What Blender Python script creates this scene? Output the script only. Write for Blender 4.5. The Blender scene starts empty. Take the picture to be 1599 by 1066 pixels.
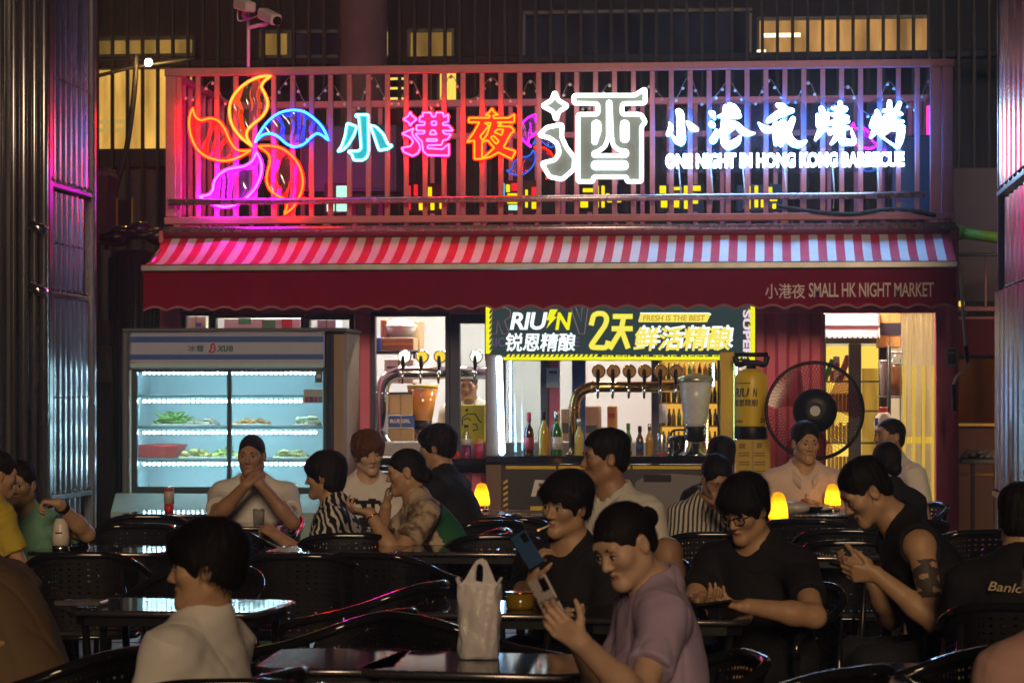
import bpy, math, random, time
import numpy as np
from mathutils import Vector, Matrix

random.seed(7); np.random.seed(7)
SC = bpy.context.scene
COL = SC.collection
R = math.radians
PI = math.pi

# ------------------------------------------------------------------ camera
FPX = 4000.0                       # focal length in photo pixels (1599 wide)
YAW = R(5.7)
EYE = 1.5
cam_d = bpy.data.cameras.new('camera'); cam = bpy.data.objects.new('camera', cam_d); COL.objects.link(cam)
cam.location = (0, 0, EYE); cam.rotation_euler = (R(90), 0, YAW)
cam_d.sensor_width = 36; cam_d.lens = FPX / 1599 * 36
cam_d.shift_y = 77 / 1599
cam_d.clip_start = 0.2; cam_d.clip_end = 300
cam_d.dof.use_dof = True; cam_d.dof.focus_distance = 13.0; cam_d.dof.aperture_fstop = 9.0
SC.camera = cam

# ------------------------------------------------------------------ night sky, street glow
w = bpy.data.worlds.new('World'); SC.world = w; w.use_nodes = True
nt = w.node_tree; nt.nodes.clear()
bg = nt.nodes.new('ShaderNodeBackground'); out = nt.nodes.new('ShaderNodeOutputWorld')
bg.inputs[0].default_value = (0.30, 0.21, 0.34, 1); bg.inputs[1].default_value = 0.014
nt.links.new(bg.outputs[0], out.inputs[0])
sun_d = bpy.data.lights.new('sun', 'SUN'); sun = bpy.data.objects.new('sun', sun_d); COL.objects.link(sun)
sun_d.energy = 1.2; sun_d.angle = R(14); sun_d.color = (1.0, 0.70, 0.41)
# weak warm street glow from the right, behind the camera
sun.rotation_euler = (R(72), 0, R(8))
SC.view_settings.view_transform = 'Standard'; SC.view_settings.look = 'None'
SC.view_settings.exposure = 0.0; SC.view_settings.gamma = 1.0; SC.view_settings.use_curve_mapping = False
SC.render.engine = 'CYCLES'
cy = SC.cycles
cy.use_denoising = True
try: cy.denoiser = 'OPENIMAGEDENOISE'
except Exception: pass
cy.max_bounces = 7; cy.diffuse_bounces = 3; cy.glossy_bounces = 4; cy.transmission_bounces = 6; cy.transparent_max_bounces = 12
cy.sample_clamp_indirect = 4.0; cy.caustics_reflective = False; cy.caustics_refractive = False
cy.use_light_tree = True

# ------------------------------------------------------------------ placing: a photo pixel on a real plane
FW = np.array([-math.sin(YAW), math.cos(YAW), 0.0]); RT = np.array([math.cos(YAW), math.sin(YAW), 0.0]); UP = np.array([0, 0, 1.0])
C0 = np.array([0, 0, EYE])
def at_d(px, py, d):
    return C0 + d * (FW + (px - 799.5) / FPX * RT + (610 - py) / FPX * UP)
def at_Y(px, py, Y):
    u = (px - 799.5) / FPX
    return at_d(px, py, Y / (FW[1] + u * RT[1]))
def at_Z(px, py, z):
    return at_d(px, py, (z - EYE) * FPX / (610 - py))
def X_(px, Y): return float(at_Y(px, 610, Y)[0])
def Z_(py, Y, px=800): return float(at_Y(px, py, Y)[2])

# ------------------------------------------------------------------ materials
MATS = {}
def mat(name, col, rough=0.6, metal=0.0, var=0.12, scale=14.0, bump=0.0, bscale=None, emit=None, estr=0.0,
        spec=0.5, trans=0.0, sss=0.0, coat=0.0, stretch=None, sheen=0.0):
    if name in MATS: return MATS[name]
    m = bpy.data.materials.new(name); m.use_nodes = True; MATS[name] = m
    n = m.node_tree.nodes; l = m.node_tree.links
    p = n['Principled BSDF']
    p.inputs['Roughness'].default_value = rough; p.inputs['Metallic'].default_value = metal
    p.inputs['Specular IOR Level'].default_value = spec
    p.inputs['Transmission Weight'].default_value = trans
    p.inputs['Coat Weight'].default_value = coat; p.inputs['Coat Roughness'].default_value = 0.1
    if sheen: p.inputs['Sheen Weight'].default_value = sheen
    if sss:
        p.inputs['Subsurface Weight'].default_value = sss
        p.inputs['Subsurface Radius'].default_value = (1.0, .35, .2); p.inputs['Subsurface Scale'].default_value = 0.008
    c = (*col, 1)
    p.inputs['Base Color'].default_value = c
    tc = n.new('ShaderNodeTexCoord'); vec = tc.outputs['Object']
    if stretch:
        mp = n.new('ShaderNodeMapping'); mp.inputs['Scale'].default_value = stretch
        l.new(vec, mp.inputs[0]); vec = mp.outputs[0]
    if var:
        nz = n.new('ShaderNodeTexNoise'); nz.inputs['Scale'].default_value = scale; nz.inputs['Detail'].default_value = 5; nz.inputs['Roughness'].default_value = .62
        l.new(vec, nz.inputs['Vector'])
        mx = n.new('ShaderNodeMix'); mx.data_type = 'RGBA'
        mx.inputs[6].default_value = (*[max(0, x * (1 - var * 1.6)) for x in col], 1); mx.inputs[7].default_value = (*[min(1, x * (1 + var)) for x in col], 1)
        l.new(nz.outputs[0], mx.inputs[0]); l.new(mx.outputs[2], p.inputs['Base Color'])
        mr = n.new('ShaderNodeMapRange'); mr.inputs[3].default_value = max(.02, rough - .12 * min(1, rough * 2)); mr.inputs[4].default_value = min(1, rough + .1)
        l.new(nz.outputs[0], mr.inputs[0]); l.new(mr.outputs[0], p.inputs['Roughness'])
    if bump:
        nb = n.new('ShaderNodeTexNoise'); nb.inputs['Scale'].default_value = bscale or scale * 6; nb.inputs['Detail'].default_value = 4
        l.new(vec, nb.inputs['Vector'])
        b = n.new('ShaderNodeBump'); b.inputs['Strength'].default_value = bump; b.inputs['Distance'].default_value = 0.01
        l.new(nb.outputs[0], b.inputs['Height']); l.new(b.outputs[0], p.inputs['Normal'])
    if emit is not None:
        p.inputs['Emission Color'].default_value = (*emit, 1); p.inputs['Emission Strength'].default_value = estr
    return m
def glow(name, col, s=1.0):
    """something that gives off light"""
    if name in MATS: return MATS[name]
    m = bpy.data.materials.new(name); m.use_nodes = True; MATS[name] = m
    n = m.node_tree.nodes; n.clear(); l = m.node_tree.links
    e = n.new('ShaderNodeEmission'); e.inputs[0].default_value = (*col, 1); e.inputs[1].default_value = s
    o = n.new('ShaderNodeOutputMaterial'); l.new(e.outputs[0], o.inputs[0])
    return m
def sheet(name, col=(.9, .95, 1), refl=0.08, rough=0.03, dens=0.0, dcol=(.8, .8, .8), trl=False):
    """thin clear sheet: transparent with a gloss on top, optionally a little milky"""
    if name in MATS: return MATS[name]
    m = bpy.data.materials.new(name); m.use_nodes = True; MATS[name] = m
    n = m.node_tree.nodes; n.clear(); l = m.node_tree.links
    t = n.new('ShaderNodeBsdfTransparent'); t.inputs[0].default_value = (*col, 1)
    g = n.new('ShaderNodeBsdfGlossy'); g.inputs['Roughness'].default_value = rough
    lw = n.new('ShaderNodeLayerWeight'); lw.inputs[0].default_value = 0.25
    mr = n.new('ShaderNodeMapRange'); mr.inputs[3].default_value = refl; mr.inputs[4].default_value = min(1, refl * 5)
    l.new(lw.outputs['Facing'], mr.inputs[0])
    mx = n.new('ShaderNodeMixShader'); l.new(mr.outputs[0], mx.inputs[0]); l.new(t.outputs[0], mx.inputs[1]); l.new(g.outputs[0], mx.inputs[2])
    last = mx
    if dens:
        d = n.new('ShaderNodeBsdfTranslucent' if trl else 'ShaderNodeBsdfDiffuse'); d.inputs[0].default_value = (*dcol, 1)
        m2 = n.new('ShaderNodeMixShader'); m2.inputs[0].default_value = dens
        l.new(mx.outputs[0], m2.inputs[1]); l.new(d.outputs[0], m2.inputs[2]); last = m2
    o = n.new('ShaderNodeOutputMaterial'); l.new(last.outputs[0], o.inputs[0])
    return m

# ------------------------------------------------------------------ objects
def tag(o, label=None, cat=None, group=None, kind=None):
    if label: o['label'] = label
    if cat: o['category'] = cat
    if group: o['group'] = group
    if kind: o['kind'] = kind
    return o
def thing(name, label, cat, loc=(0, 0, 0), rz=0.0, group=None):
    o = bpy.data.objects.new(name, None); COL.objects.link(o); o.empty_display_size = .1
    o.location = tuple(float(v) for v in loc); o.rotation_euler = (0, 0, rz)
    return tag(o, label, cat, group)
def root_of(o):
    while o.parent is not None: o = o.parent
    return o
KIDS = {}
def link(name, me, parent=None):
    o = bpy.data.objects.new(name, me); COL.objects.link(o)
    if parent is not None:
        o.parent = parent; KIDS.setdefault(parent.name, []).append(o)
    return o
def copy_tree(o, parent=None):
    c = o.copy(); COL.objects.link(c)
    if parent is not None:
        c.parent = parent; KIDS.setdefault(parent.name, []).append(c)
    for ch in list(KIDS.get(o.name, [])): copy_tree(ch, c)
    return c

class MB:
    def __init__(s): s.v = []; s.f = []; s.m = []; s.sm = []; s.cur = 0
    def add(s, vs, fs, smooth=False):
        b = len(s.v); s.v.extend([tuple(float(c) for c in p) for p in vs])
        for f in fs:
            s.f.append([i + b for i in f]); s.m.append(s.cur); s.sm.append(smooth)
        return s
    def mi(s, i): s.cur = i; return s
    def box(s, c, d, ch=0.0, rot=None):
        """box of centre c, full size d, edges chamfered by ch, turned by the 3x3 rot"""
        h = [x / 2 for x in d]; ch = min(ch, min(h) * .9); vs = []; fs = []
        if ch <= 0:
            vs = [(x, y, z) for x in (-h[0], h[0]) for y in (-h[1], h[1]) for z in (-h[2], h[2])]
            fs = [(0, 1, 3, 2), (4, 6, 7, 5), (0, 4, 5, 1), (2, 3, 7, 6), (0, 2, 6, 4), (1, 5, 7, 3)]
        else:
            idx = {}
            for sx in (-1, 1):
                for sy in (-1, 1):
                    for sz in (-1, 1):
                        for a in range(3):
                            p = [sx * h[0], sy * h[1], sz * h[2]]; q = (sx, sy, sz)
                            for k in range(3):
                                if k != a: p[k] -= q[k] * ch
                            idx[(sx, sy, sz, a)] = len(vs); vs.append(tuple(p))
            for a in range(3):
                o = [k for k in range(3) if k != a]
                for sg in (-1, 1):
                    q = []
                    for (i, j) in ((-1, -1), (1, -1), (1, 1), (-1, 1)):
                        t = [0, 0, 0]; t[a] = sg; t[o[0]] = i; t[o[1]] = j; q.append(idx[(*t, a)])
                    fs.append(tuple(q))
                for i in (-1, 1):
                    for j in (-1, 1):
                        t = [0, 0, 0]; t[o[0]] = i; t[o[1]] = j
                        t0 = list(t); t0[a] = -1; t1 = list(t); t1[a] = 1
                        fs.append((idx[(*t0, o[0])], idx[(*t1, o[0])], idx[(*t1, o[1])], idx[(*t0, o[1])]))
            for sx in (-1, 1):
                for sy in (-1, 1):
                    for sz in (-1, 1): fs.append(tuple(idx[(sx, sy, sz, a)] for a in range(3)))
            # orient outwards
            V = np.array(vs); nf = []
            for f in fs:
                p = V[list(f)]; n = np.cross(p[1] - p[0], p[2] - p[0])
                nf.append(f if np.dot(n, p.mean(0)) > 0 else tuple(reversed(f)))
            fs = nf
        V = np.array(vs)
        if rot is not None: V = V @ np.array(rot).T
        return s.add(V + np.array(c), fs)
    def b2(s, x0, x1, y0, y1, z0, z1, ch=0.0):
        return s.box(((x0 + x1) / 2, (y0 + y1) / 2, (z0 + z1) / 2), (abs(x1 - x0), abs(y1 - y0), abs(z1 - z0)), ch)
    def tube(s, pts, r, n=8, closed=False, caps=True, r2=None):
        P = np.array(pts, float); k = len(P)
        T = np.zeros_like(P)
        for i in range(k):
            a = P[(i - 1) % k] if (closed or i > 0) else P[i]; b = P[(i + 1) % k] if (closed or i < k - 1) else P[i]
            t = b - a; T[i] = t / (np.linalg.norm(t) + 1e-12)
        up = np.array([0, 0, 1.0])
        if abs(T[0] @ up) > .9: up = np.array([1.0, 0, 0])
        nrm = np.cross(T[0], up); nrm /= np.linalg.norm(nrm)
        vs = []
        for i in range(k):
            nrm = nrm - T[i] * (nrm @ T[i]); nrm /= (np.linalg.norm(nrm) + 1e-12)
            bn = np.cross(T[i], nrm)
            rr = r[i] if hasattr(r, '__len__') else r
            r_b = (r2 if r2 is not None else rr)
            for j in range(n):
                a = 2 * PI * j / n; vs.append(P[i] + nrm * math.cos(a) * rr + bn * math.sin(a) * r_b)
        fs = []
        for i in range(k if closed else k - 1):
            for j in range(n):
                a = i * n + j; b = i * n + (j + 1) % n; c = ((i + 1) % k) * n + (j + 1) % n; d = ((i + 1) % k) * n + j
                fs.append((a, d, c, b))
        s.add(vs, fs, True)
        if caps and not closed:
            base = len(s.v) - len(vs)
            s.f.append([base + j for j in range(n)]); s.m.append(s.cur); s.sm.append(False)
            s.f.append([base + (k - 1) * n + j for j in reversed(range(n))]); s.m.append(s.cur); s.sm.append(False)
        return s
    def cyl(s, a, b, r, rb=None, n=16): return s.tube([a, b], [r, r if rb is None else rb], n)
    def lathe(s, c, prof, n=24, axis='z', smooth=True):
        """prof: (radius, height) pairs from bottom to top"""
        vs = []; fs = []
        for (r, h) in prof:
            for j in range(n):
                a = 2 * PI * j / n; x, y = r * math.cos(a), r * math.sin(a)
                vs.append({'z': (x, y, h), 'y': (x, h, y), 'x': (h, x, y)}[axis])
        for i in range(len(prof) - 1):
            for j in range(n):
                q = (i * n + j, i * n + (j + 1) % n, (i + 1) * n + (j + 1) % n, (i + 1) * n + j)
                fs.append(q if axis != 'y' else tuple(reversed(q)))
        bot = tuple(reversed(range(n))); top = tuple((len(prof) - 1) * n + j for j in range(n))
        if axis == 'y': bot, top = tuple(reversed(bot)), tuple(reversed(top))
        b0 = len(s.f)
        s.add(np.array(vs) + np.array(c), fs, smooth); base = len(s.v) - len(vs)
        for f in (bot, top):
            s.f.append([base + i for i in f]); s.m.append(s.cur); s.sm.append(False)
        return s
    def ball(s, c, r, n=12, m=8):
        r = r if hasattr(r, '__len__') else (r, r, r)
        vs = [(0, 0, -1)]
        for i in range(1, m):
            t = -PI / 2 + PI * i / m
            for j in range(n): vs.append((math.cos(t) * math.cos(2 * PI * j / n), math.cos(t) * math.sin(2 * PI * j / n), math.sin(t)))
        vs.append((0, 0, 1)); fs = []
        for j in range(n): fs.append((0, 1 + (j + 1) % n, 1 + j))
        for i in range(m - 2):
            for j in range(n): fs.append((1 + i * n + j, 1 + i * n + (j + 1) % n, 1 + (i + 1) * n + (j + 1) % n, 1 + (i + 1) * n + j))
        e = 1 + (m - 2) * n; t = len(vs) - 1
        for j in range(n): fs.append((e + j, e + (j + 1) % n, t))
        return s.add(np.array(vs) * np.array(r) + np.array(c), fs, True)
    def prism(s, poly, y0, y1):
        """poly: (x, z) outline in the facade plane, given depth y0 (front) to y1"""
        A = sum(poly[i][0] * poly[(i + 1) % len(poly)][1] - poly[(i + 1) % len(poly)][0] * poly[i][1] for i in range(len(poly)))
        if A < 0: poly = list(reversed(poly))
        n = len(poly); vs = [(x, y0, z) for x, z in poly] + [(x, y1, z) for x, z in poly]
        fs = [tuple(range(n)), tuple(reversed(range(n, 2 * n)))] + [(j, j + n, (j + 1) % n + n, (j + 1) % n) for j in range(n)]
        return s.add(vs, fs)
    def quad(s, a, b, c, d): return s.add([a, b, c, d], [(0, 1, 2, 3)])
    def build(s, name, mats, parent=None, world=True, mesh_only=False):
        me = bpy.data.meshes.new(name)
        V = np.array(s.v) if s.v else np.zeros((0, 3))
        if parent is not None and world: V = V - np.array(root_of(parent).location)
        me.from_pydata(V.tolist(), [], s.f)
        if not isinstance(mats, (list, tuple)): mats = [mats]
        for m in mats: me.materials.append(m)
        me.polygons.foreach_set('material_index', s.m); me.polygons.foreach_set('use_smooth', s.sm)
        me.update()
        if mesh_only: return me
        return link(name, me, parent)

def smooth_loop(pts, sub=4, closed=True, corner=()):
    """Catmull-Rom through pts; indices in corner stay sharp"""
    P = [np.array(p, float) for p in pts]; k = len(P); o = []
    for i in range(k if closed else k - 1):
        p1, p2 = P[i], P[(i + 1) % k]
        p0 = P[(i - 1) % k] if (closed or i > 0) else p1; p3 = P[(i + 2) % k] if (closed or i + 2 < k) else p2
        if i in corner: p0 = p1
        if (i + 1) % k in corner: p3 = p2
        for j in range(sub):
            t = j / sub
            o.append(.5 * ((2 * p1) + (p2 - p0) * t + (2 * p0 - 5 * p1 + 4 * p2 - p3) * t * t + (-p0 + 3 * p1 - 3 * p2 + p3) * t ** 3))
    if not closed: o.append(P[-1])
    return o
def round_loop(pts, r, closed=True, seg=3):
    """polyline with its corners rounded by about r"""
    P = [np.array(p, float) for p in pts]; k = len(P); o = []
    for i in range(k):
        if not closed and i in (0, k - 1): o.append(P[i]); continue
        a, b, c = P[(i - 1) % k], P[i], P[(i + 1) % k]
        la, lc = np.linalg.norm(a - b), np.linalg.norm(c - b)
        q = min(r, la * .42, lc * .42); s0 = b + (a - b) / (la + 1e-9) * q; s1 = b + (c - b) / (lc + 1e-9) * q
        for j in range(seg + 1):
            t = j / seg; o.append((1 - t) ** 2 * s0 + 2 * t * (1 - t) * b + t * t * s1)
    return o

_TXT = {}
def text_geo(body, bold=0.0, shear=0.0, spacing=1.0, res=3):
    key = (body, bold, shear, spacing)
    if key in _TXT: return _TXT[key]
    cu = bpy.data.curves.new('lettering', 'FONT'); cu.body = body; cu.size = 1; cu.offset = bold; cu.shear = shear; cu.space_character = spacing
    cu.resolution_u = res; cu.fill_mode = 'FRONT'; cu.dimensions = '2D'
    o = bpy.data.objects.new('lettering', cu); COL.objects.link(o)
    dg = bpy.context.evaluated_depsgraph_get(); dg.update()
    me = bpy.data.meshes.new_from_object(o.evaluated_get(dg))
    V = np.array([v.co[:2] for v in me.vertices]); F = [tuple(p.vertices) for p in me.polygons]
    bpy.data.objects.remove(o); bpy.data.curves.remove(cu); bpy.data.meshes.remove(me)
    lo, hi = V.min(0), V.max(0); V = (V - lo) / (hi - lo)
    _TXT[key] = (V, F); return _TXT[key]
def put_text(mb, body, fn, bold=0.0, shear=0.0, spacing=1.0, thick=None):
    """lay lettering: fn maps (u, v) in 0..1 to a world point; thick pushes a back side that way to give it depth"""
    cjk = any(ord(ch) > 0x2e80 for ch in body)
    V, F = text_geo(body, 0.0 if cjk else bold, shear, spacing)
    if cjk and bold:      # heavier strokes: the same glyphs laid over each other, a hair apart in depth
        e0, e1 = np.array(fn(0, 0)), np.array(fn(1, 1)); hgt = abs(e1[2] - e0[2]); d = bold * hgt * .8
        for i, a in enumerate(range(8)):
            P = np.array([fn(u, v) for u, v in V]) + np.array([math.cos(a * PI / 4) * d, .00025 * (i + 1), math.sin(a * PI / 4) * d]); mb.add(P, F)
        thick = None
    P = np.array([fn(u, v) for u, v in V]); mb.add(P, F)
    if thick is not None:
        edges = {}
        for f in F:
            for i in range(len(f)):
                a, b = f[i], f[(i + 1) % len(f)]; edges[(a, b)] = edges.get((a, b), 0) + 1
        rim = [(a, b) for (a, b) in edges if (b, a) not in edges]
        n = len(P); T = np.array(thick)
        mb.add(np.vstack([P, P + T]), [(b, a, a + n, b + n) for a, b in rim])
def rect_fn(px0, px1, py0, py1, Y):
    a = at_Y(px0, py1, Y); b = at_Y(px1, py1, Y); c = at_Y((px0 + px1) / 2, py0, Y)
    x0, x1, z0, z1 = a[0], b[0], a[2], c[2]
    return lambda u, v: (x0 + u * (x1 - x0), Y, z0 + v * (z1 - z0))
def flip_hint(): pass

# ------------------------------------------------------------------ palette
M_PAVE = mat('paving', (.055, .050, .055), .35, var=.35, scale=5, bump=.25, bscale=60)
M_JOINT = mat('paving_joint', (.02, .019, .02), .8)
M_PINK = mat('pink_paint', (.72, .13, .24), .5, var=.14, scale=5, bump=.06, bscale=30)
M_RAIL = mat('pink_rail_paint', (.50, .17, .22), .45, var=.22, scale=9, bump=.08, bscale=50)
M_NAVY = mat('navy_frame', (.045, .05, .085), .4, var=.1)
M_BLACKFRAME = mat('black_frame', (.02, .02, .024), .4, var=.1)
M_WHITEWALL = mat('white_panel', (.66, .67, .68), .5, var=.05, scale=3)
M_STEEL = mat('zinc_steel', (.40, .39, .43), .24, .9, var=.3, scale=7, stretch=(1, 1, .08), bump=.05, bscale=25)
M_STEELD = mat('dull_steel', (.14, .135, .155), .32, .9, var=.3, scale=7, stretch=(1, 1, .1))
M_CHROME = mat('chrome', (.75, .75, .76), .12, 1.0, var=.08)
M_GOLD = mat('copper_gold', (.78, .46, .16), .14, 1.0, var=.1)
M_BLACK = mat('black_plastic', (.008, .008, .010), .42, var=.15, spec=.25)
M_GLOSSBLACK = mat('black_gloss', (.010, .010, .012), .07, var=.0, spec=.6)
M_RUBBER = mat('black_cable', (.012, .012, .014), .6)
M_DARKWALL = mat('dark_cladding', (.008, .006, .009), .6, var=.3, scale=3, spec=.2)
M_GLASS = sheet('window_glass', (.93, .97, .97), .05)
M_CARD = mat('cardboard', (.42, .29, .15), .8, var=.12, scale=8)
M_WHITE = mat('white_plastic', (.74, .74, .73), .4, var=.05)
M_YELLOW = mat('yellow_plastic', (.72, .50, .02), .35, var=.07)
M_RED = mat('red_plastic', (.55, .025, .03), .35, var=.1)
M_BLUE = mat('blue_print', (.02, .06, .28), .5, var=.08)

# ------------------------------------------------------------------ ground: paving slabs near the tables, plain beyond
g = MB(); g.quad((-60, -6, -.004), (60, -6, -.004), (60, 70, -.004), (-60, 70, -.004)); g.build('ground', M_JOINT)['kind'] = 'structure'
pv = tag(bpy.data.objects.new('pavement', None), kind='structure'); COL.objects.link(pv)
slab = MB().box((0, 0, 0), (.792, .792, .03), .006).build('slab', M_PAVE, mesh_only=True)
cnt = 0
for j in range(22):
    for i in range(13):
        x, y = -4.8 + i * .8, 2.6 + j * .8
        if abs(x - math.tan(-YAW) * y) > y * .24 + .9: continue
        o = link('slab', slab, pv); o.location = (x + random.uniform(-.002, .002), y, -.015 + random.uniform(-.002, .002)); o.rotation_euler = (random.uniform(-.003, .003), random.uniform(-.003, .003), 0); cnt += 1

# ------------------------------------------------------------------ dark building behind, with its fins and lit windows
YB = 24.6
bd = thing('office_building', 'dark building behind the pink container with vertical black fins over yellow lit windows', 'building', (X_(800, YB), YB, 0))
def px_box(mb, x0, x1, y0, y1, Y, dep, ch=0.0):
    a, b = at_Y(x0, y1, Y), at_Y(x1, y1, Y); c = at_Y((x0 + x1) / 2, y0, Y); a2 = at_Y((x0 + x1) / 2, y1, Y)
    return mb.b2(a[0], b[0], Y, Y + dep, a2[2], c[2], ch)
m = MB(); m.b2(X_(-900, YB + .3), X_(2500, YB + .3), YB + .55, YB + .85, 0, 7.5); m.build('wall', M_DARKWALL, bd)
m = MB(); px_box(m, 148, 250, 238, 600, YB + .05, .3); m.build('wall', mat('grey_render', (.045, .04, .045), .8, var=.3, scale=6), bd)
M_LIT1 = glow('window_light_amber', (1.0, .62, .16), .55); M_LIT2 = glow('window_light_dim', (1.0, .66, .22), .20)
M_LIT3 = glow('window_light_yellow', (1.0, .72, .10), 1.1); M_LIT4 = glow('window_light_orange', (.9, .50, .16), .42)
def lit(mname, x0, x1, y0, y1, mt, frame=True):
    fr = MB()
    for (a, b, c, d) in ((x0 - 4, x1 + 4, y0 - 5, y0), (x0 - 4, x1 + 4, y1, y1 + 5), (x0 - 4, x0, y0, y1), (x1, x1 + 4, y0, y1)): px_box(fr, a, b, c, d, YB + .30, .12)
    f = fr.build('window', M_BLACKFRAME, bd)
    p = MB(); px_box(p, x0, x1, y0, y1, YB + .36, .02); p.build('pane', mt, f)
M_LITN = MATS.get('curtain_lit')
def litnoise(name, c, s):
    m = glow(name, c, s); n = m.node_tree.nodes; l = m.node_tree.links
    tc = n.new('ShaderNodeTexCoord'); nz = n.new('ShaderNodeTexNoise'); nz.inputs['Scale'].default_value = 2.2; nz.inputs['Detail'].default_value = 4
    mp = n.new('ShaderNodeMapping'); mp.inputs['Scale'].default_value = (2.5, 1, .5); l.new(tc.outputs['Object'], mp.inputs[0]); l.new(mp.outputs[0], nz.inputs[0])
    mr = n.new('ShaderNodeMapRange'); mr.inputs[1].default_value = .3; mr.inputs[2].default_value = .72; mr.inputs[3].default_value = s * .35; mr.inputs[4].default_value = s * 1.35
    l.new(nz.outputs[0], mr.inputs[0]); l.new(mr.outputs[0], n['Emission'].inputs[1]); return m
M_CUR1 = litnoise('lit_blind_amber', (1.0, .53, .10), .85); M_CUR2 = litnoise('lit_blind_dim', (1.0, .56, .12), .26); M_CUR3 = litnoise('lit_blind_tan', (1.0, .50, .14), .55); M_CUR4 = litnoise('lit_blind_grey', (.5, .38, .55), .02)
lit('w', 152, 300, 96, 232, M_CUR1); lit('w', 152, 300, 62, 84, M_CUR2)
lit('w', 408, 448, 52, 86, M_CUR2); lit('w', 455, 535, 52, 86, M_CUR4); lit('w', 640, 705, 50, 88, M_CUR2)
lit('w', 686, 712, 104, 165, M_LIT3); lit('w', 1186, 1448, 30, 93, M_CUR3); lit('w', 820, 1170, 20, 92, M_CUR4)
for (x, y0, y1) in ((541, 50, 86), (561, 50, 86), (582, 50, 86), (603, 50, 86)):     # slots of light between the boards
    p = MB(); px_box(p, x - 1.8, x + 1.8, y0, y1, YB + .2, .02); p.build('light_slot', M_LIT3, bd)
for (x, y0, y1) in ((541, 104, 175), (561, 104, 165), (582, 104, 165), (603, 104, 180)):
    p = MB(); px_box(p, x - 1.6, x + 1.6, y0, y1, YB + .2, .02); p.build('light_slot', M_LIT1, bd)
for y in (123, 138, 154, 167):
    p = MB(); px_box(p, 604, 631, y - 1.7, y + 1.7, YB + .2, .02); p.build('light_slot', M_LIT3, bd)
for y in (190, 203):
    p = MB(); px_box(p, 150, 200, y - 3, y + 3, YB + .2, .02); p.build('light_slot', M_LIT1, bd)
p = MB(); px_box(p, 1188, 1250, 52, 58, YB + .2, .02); px_box(p, 1182, 1196, 78, 90, YB + .2, .02); p.build('tube_lamp', glow('tube_lamp_white', (1, .85, .5), 2.2), bd)
beam = MB(); px_box(beam, 60, 1800, 85, 97, YB - .02, .16, .01); beam.build('beam', M_DARKWALL, bd)
beam = MB(); px_box(beam, 60, 270, 234, 262, YB - .02, .3, .01); beam.build('beam', M_DARKWALL, bd)
M_FIN = mat('fin_paint', (.010, .008, .011), .5, var=.2, spec=.2)
fin = None
for i in range(62):
    x = 152 + i * 23.6
    a = at_Y(x, 300, YB - .12)
    if fin is None: fin = MB().b2(-.016, .016, -.02, .02, 1.6, 5.6, .004).build('fin', M_FIN, mesh_only=True)
    o = link('fin', fin, bd); o.location = Vector((a[0], YB - .12, 0)) - bd.location
# round concrete column
c0 = at_Y(568, 300, 23.6); rr = 37 / FPX * 23.7
col = thing('round_column', 'thick round concrete column rising behind the sign balcony', 'column', (c0[0], 23.6, 0))
m = MB(); m.lathe(c0 * np.array([1, 1, 0]), [(rr, 0), (rr, 2.6), (rr, 3.4), (rr, 6.5)], 40); m.build('shaft', mat('raw_concrete', (.10, .06, .075), .85, var=.35, scale=5, bump=.5, bscale=18), col)
m = MB(); m.lathe(c0 * np.array([1, 1, 0]), [(rr + .012, 3.9), (rr + .012, 3.96)], 40); m.build('band', M_DARKWALL, col)

# ------------------------------------------------------------------ steel clad stalls on both sides
def flutes(x0, x1, z0, z1, pitch, amp, fixed, axis, seg=6):
    """corrugated sheet standing along x (axis 'x') or along y (axis 'y') at the other coordinate `fixed`"""
    n = max(1, int(round(abs(x1 - x0) / pitch))); k = n * seg; v = []; f = []
    for i in range(k + 1):
        t = x0 + (x1 - x0) * i / k; q = fixed + amp * (abs(math.sin(PI * i / seg)) ** .7)
        for z in (z0, z1): v.append((t, q, z) if axis == 'x' else (q, t, z))
    for i in range(k): f.append((2 * i, 2 * i + 2, 2 * i + 3, 2 * i + 1))
    return v, f
ls = thing('steel_stall', 'steel clad stall corner with ribbed shutter panels beside the glass door fridge', 'stall', (-5.0, 17, 0))
XL = X_(140, 18.0)
def zl(py, Y, px): return float(at_Y(px, py, Y)[2])
for (pya, pyb, off) in ((-30, 296, 0.0), (304, 462, .03), (468, 772, .0), (778, 1010, .05)):
    za, zb = zl(pyb, 17.5, 107), zl(pya, 17.5, 107)
    v, f = flutes(16.9, 18.0, za, zb, .135, .055, XL - .05 - off, 'y'); m = MB(); m.add(v, f, False); m.build('ribbed_panel', M_STEEL, ls)
    m = MB(); m.b2(XL - .03 - off, XL + .018 - off, 16.9, 18.0, za - .02, za + .012, .004)
    for i in range(8): m.ball((XL + .02 - off, 16.96 + i * .14, za + .03), .013, 6, 5)
    m.build('edge_strip', M_STEELD, ls)
    for zr in (za + (zb - za) * .5,):
        for i in range(8): m = MB(); m.ball((XL + .012 - off, 16.965 + i * .135, zr), .010, 6, 5); m.build('rivet', M_STEELD, ls)
m = MB(); m.b2(XL - .5, XL - .09, 17.0, 18.02, 0, 6); m.build('core', M_STEELD, ls)
m = MB(); m.b2(XL - .05, XL + .035, 18.0, 18.07, 0, 6, .012); m.build('corner_post', M_STEEL, ls)
xs = [(-30, -12), (-10, 8), (16, 27), (29, 46), (48, 60), (62, 76)]
for i, (a, b) in enumerate(xs):
    xa, xb = X_(a, 16.85), X_(b, 16.85)
    m = MB(); m.tube([((xa + xb) / 2, 16.85, 0), ((xa + xb) / 2, 16.85, 6)], abs(xb - xa) / 2 * .96, 14); m.build('tube_post', M_STEEL, ls)
m = MB(); m.b2(X_(-60, 16.9), X_(78, 16.9), 16.9, 16.98, 0, 6); m.build('front_sheet', M_STEELD, ls)
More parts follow.
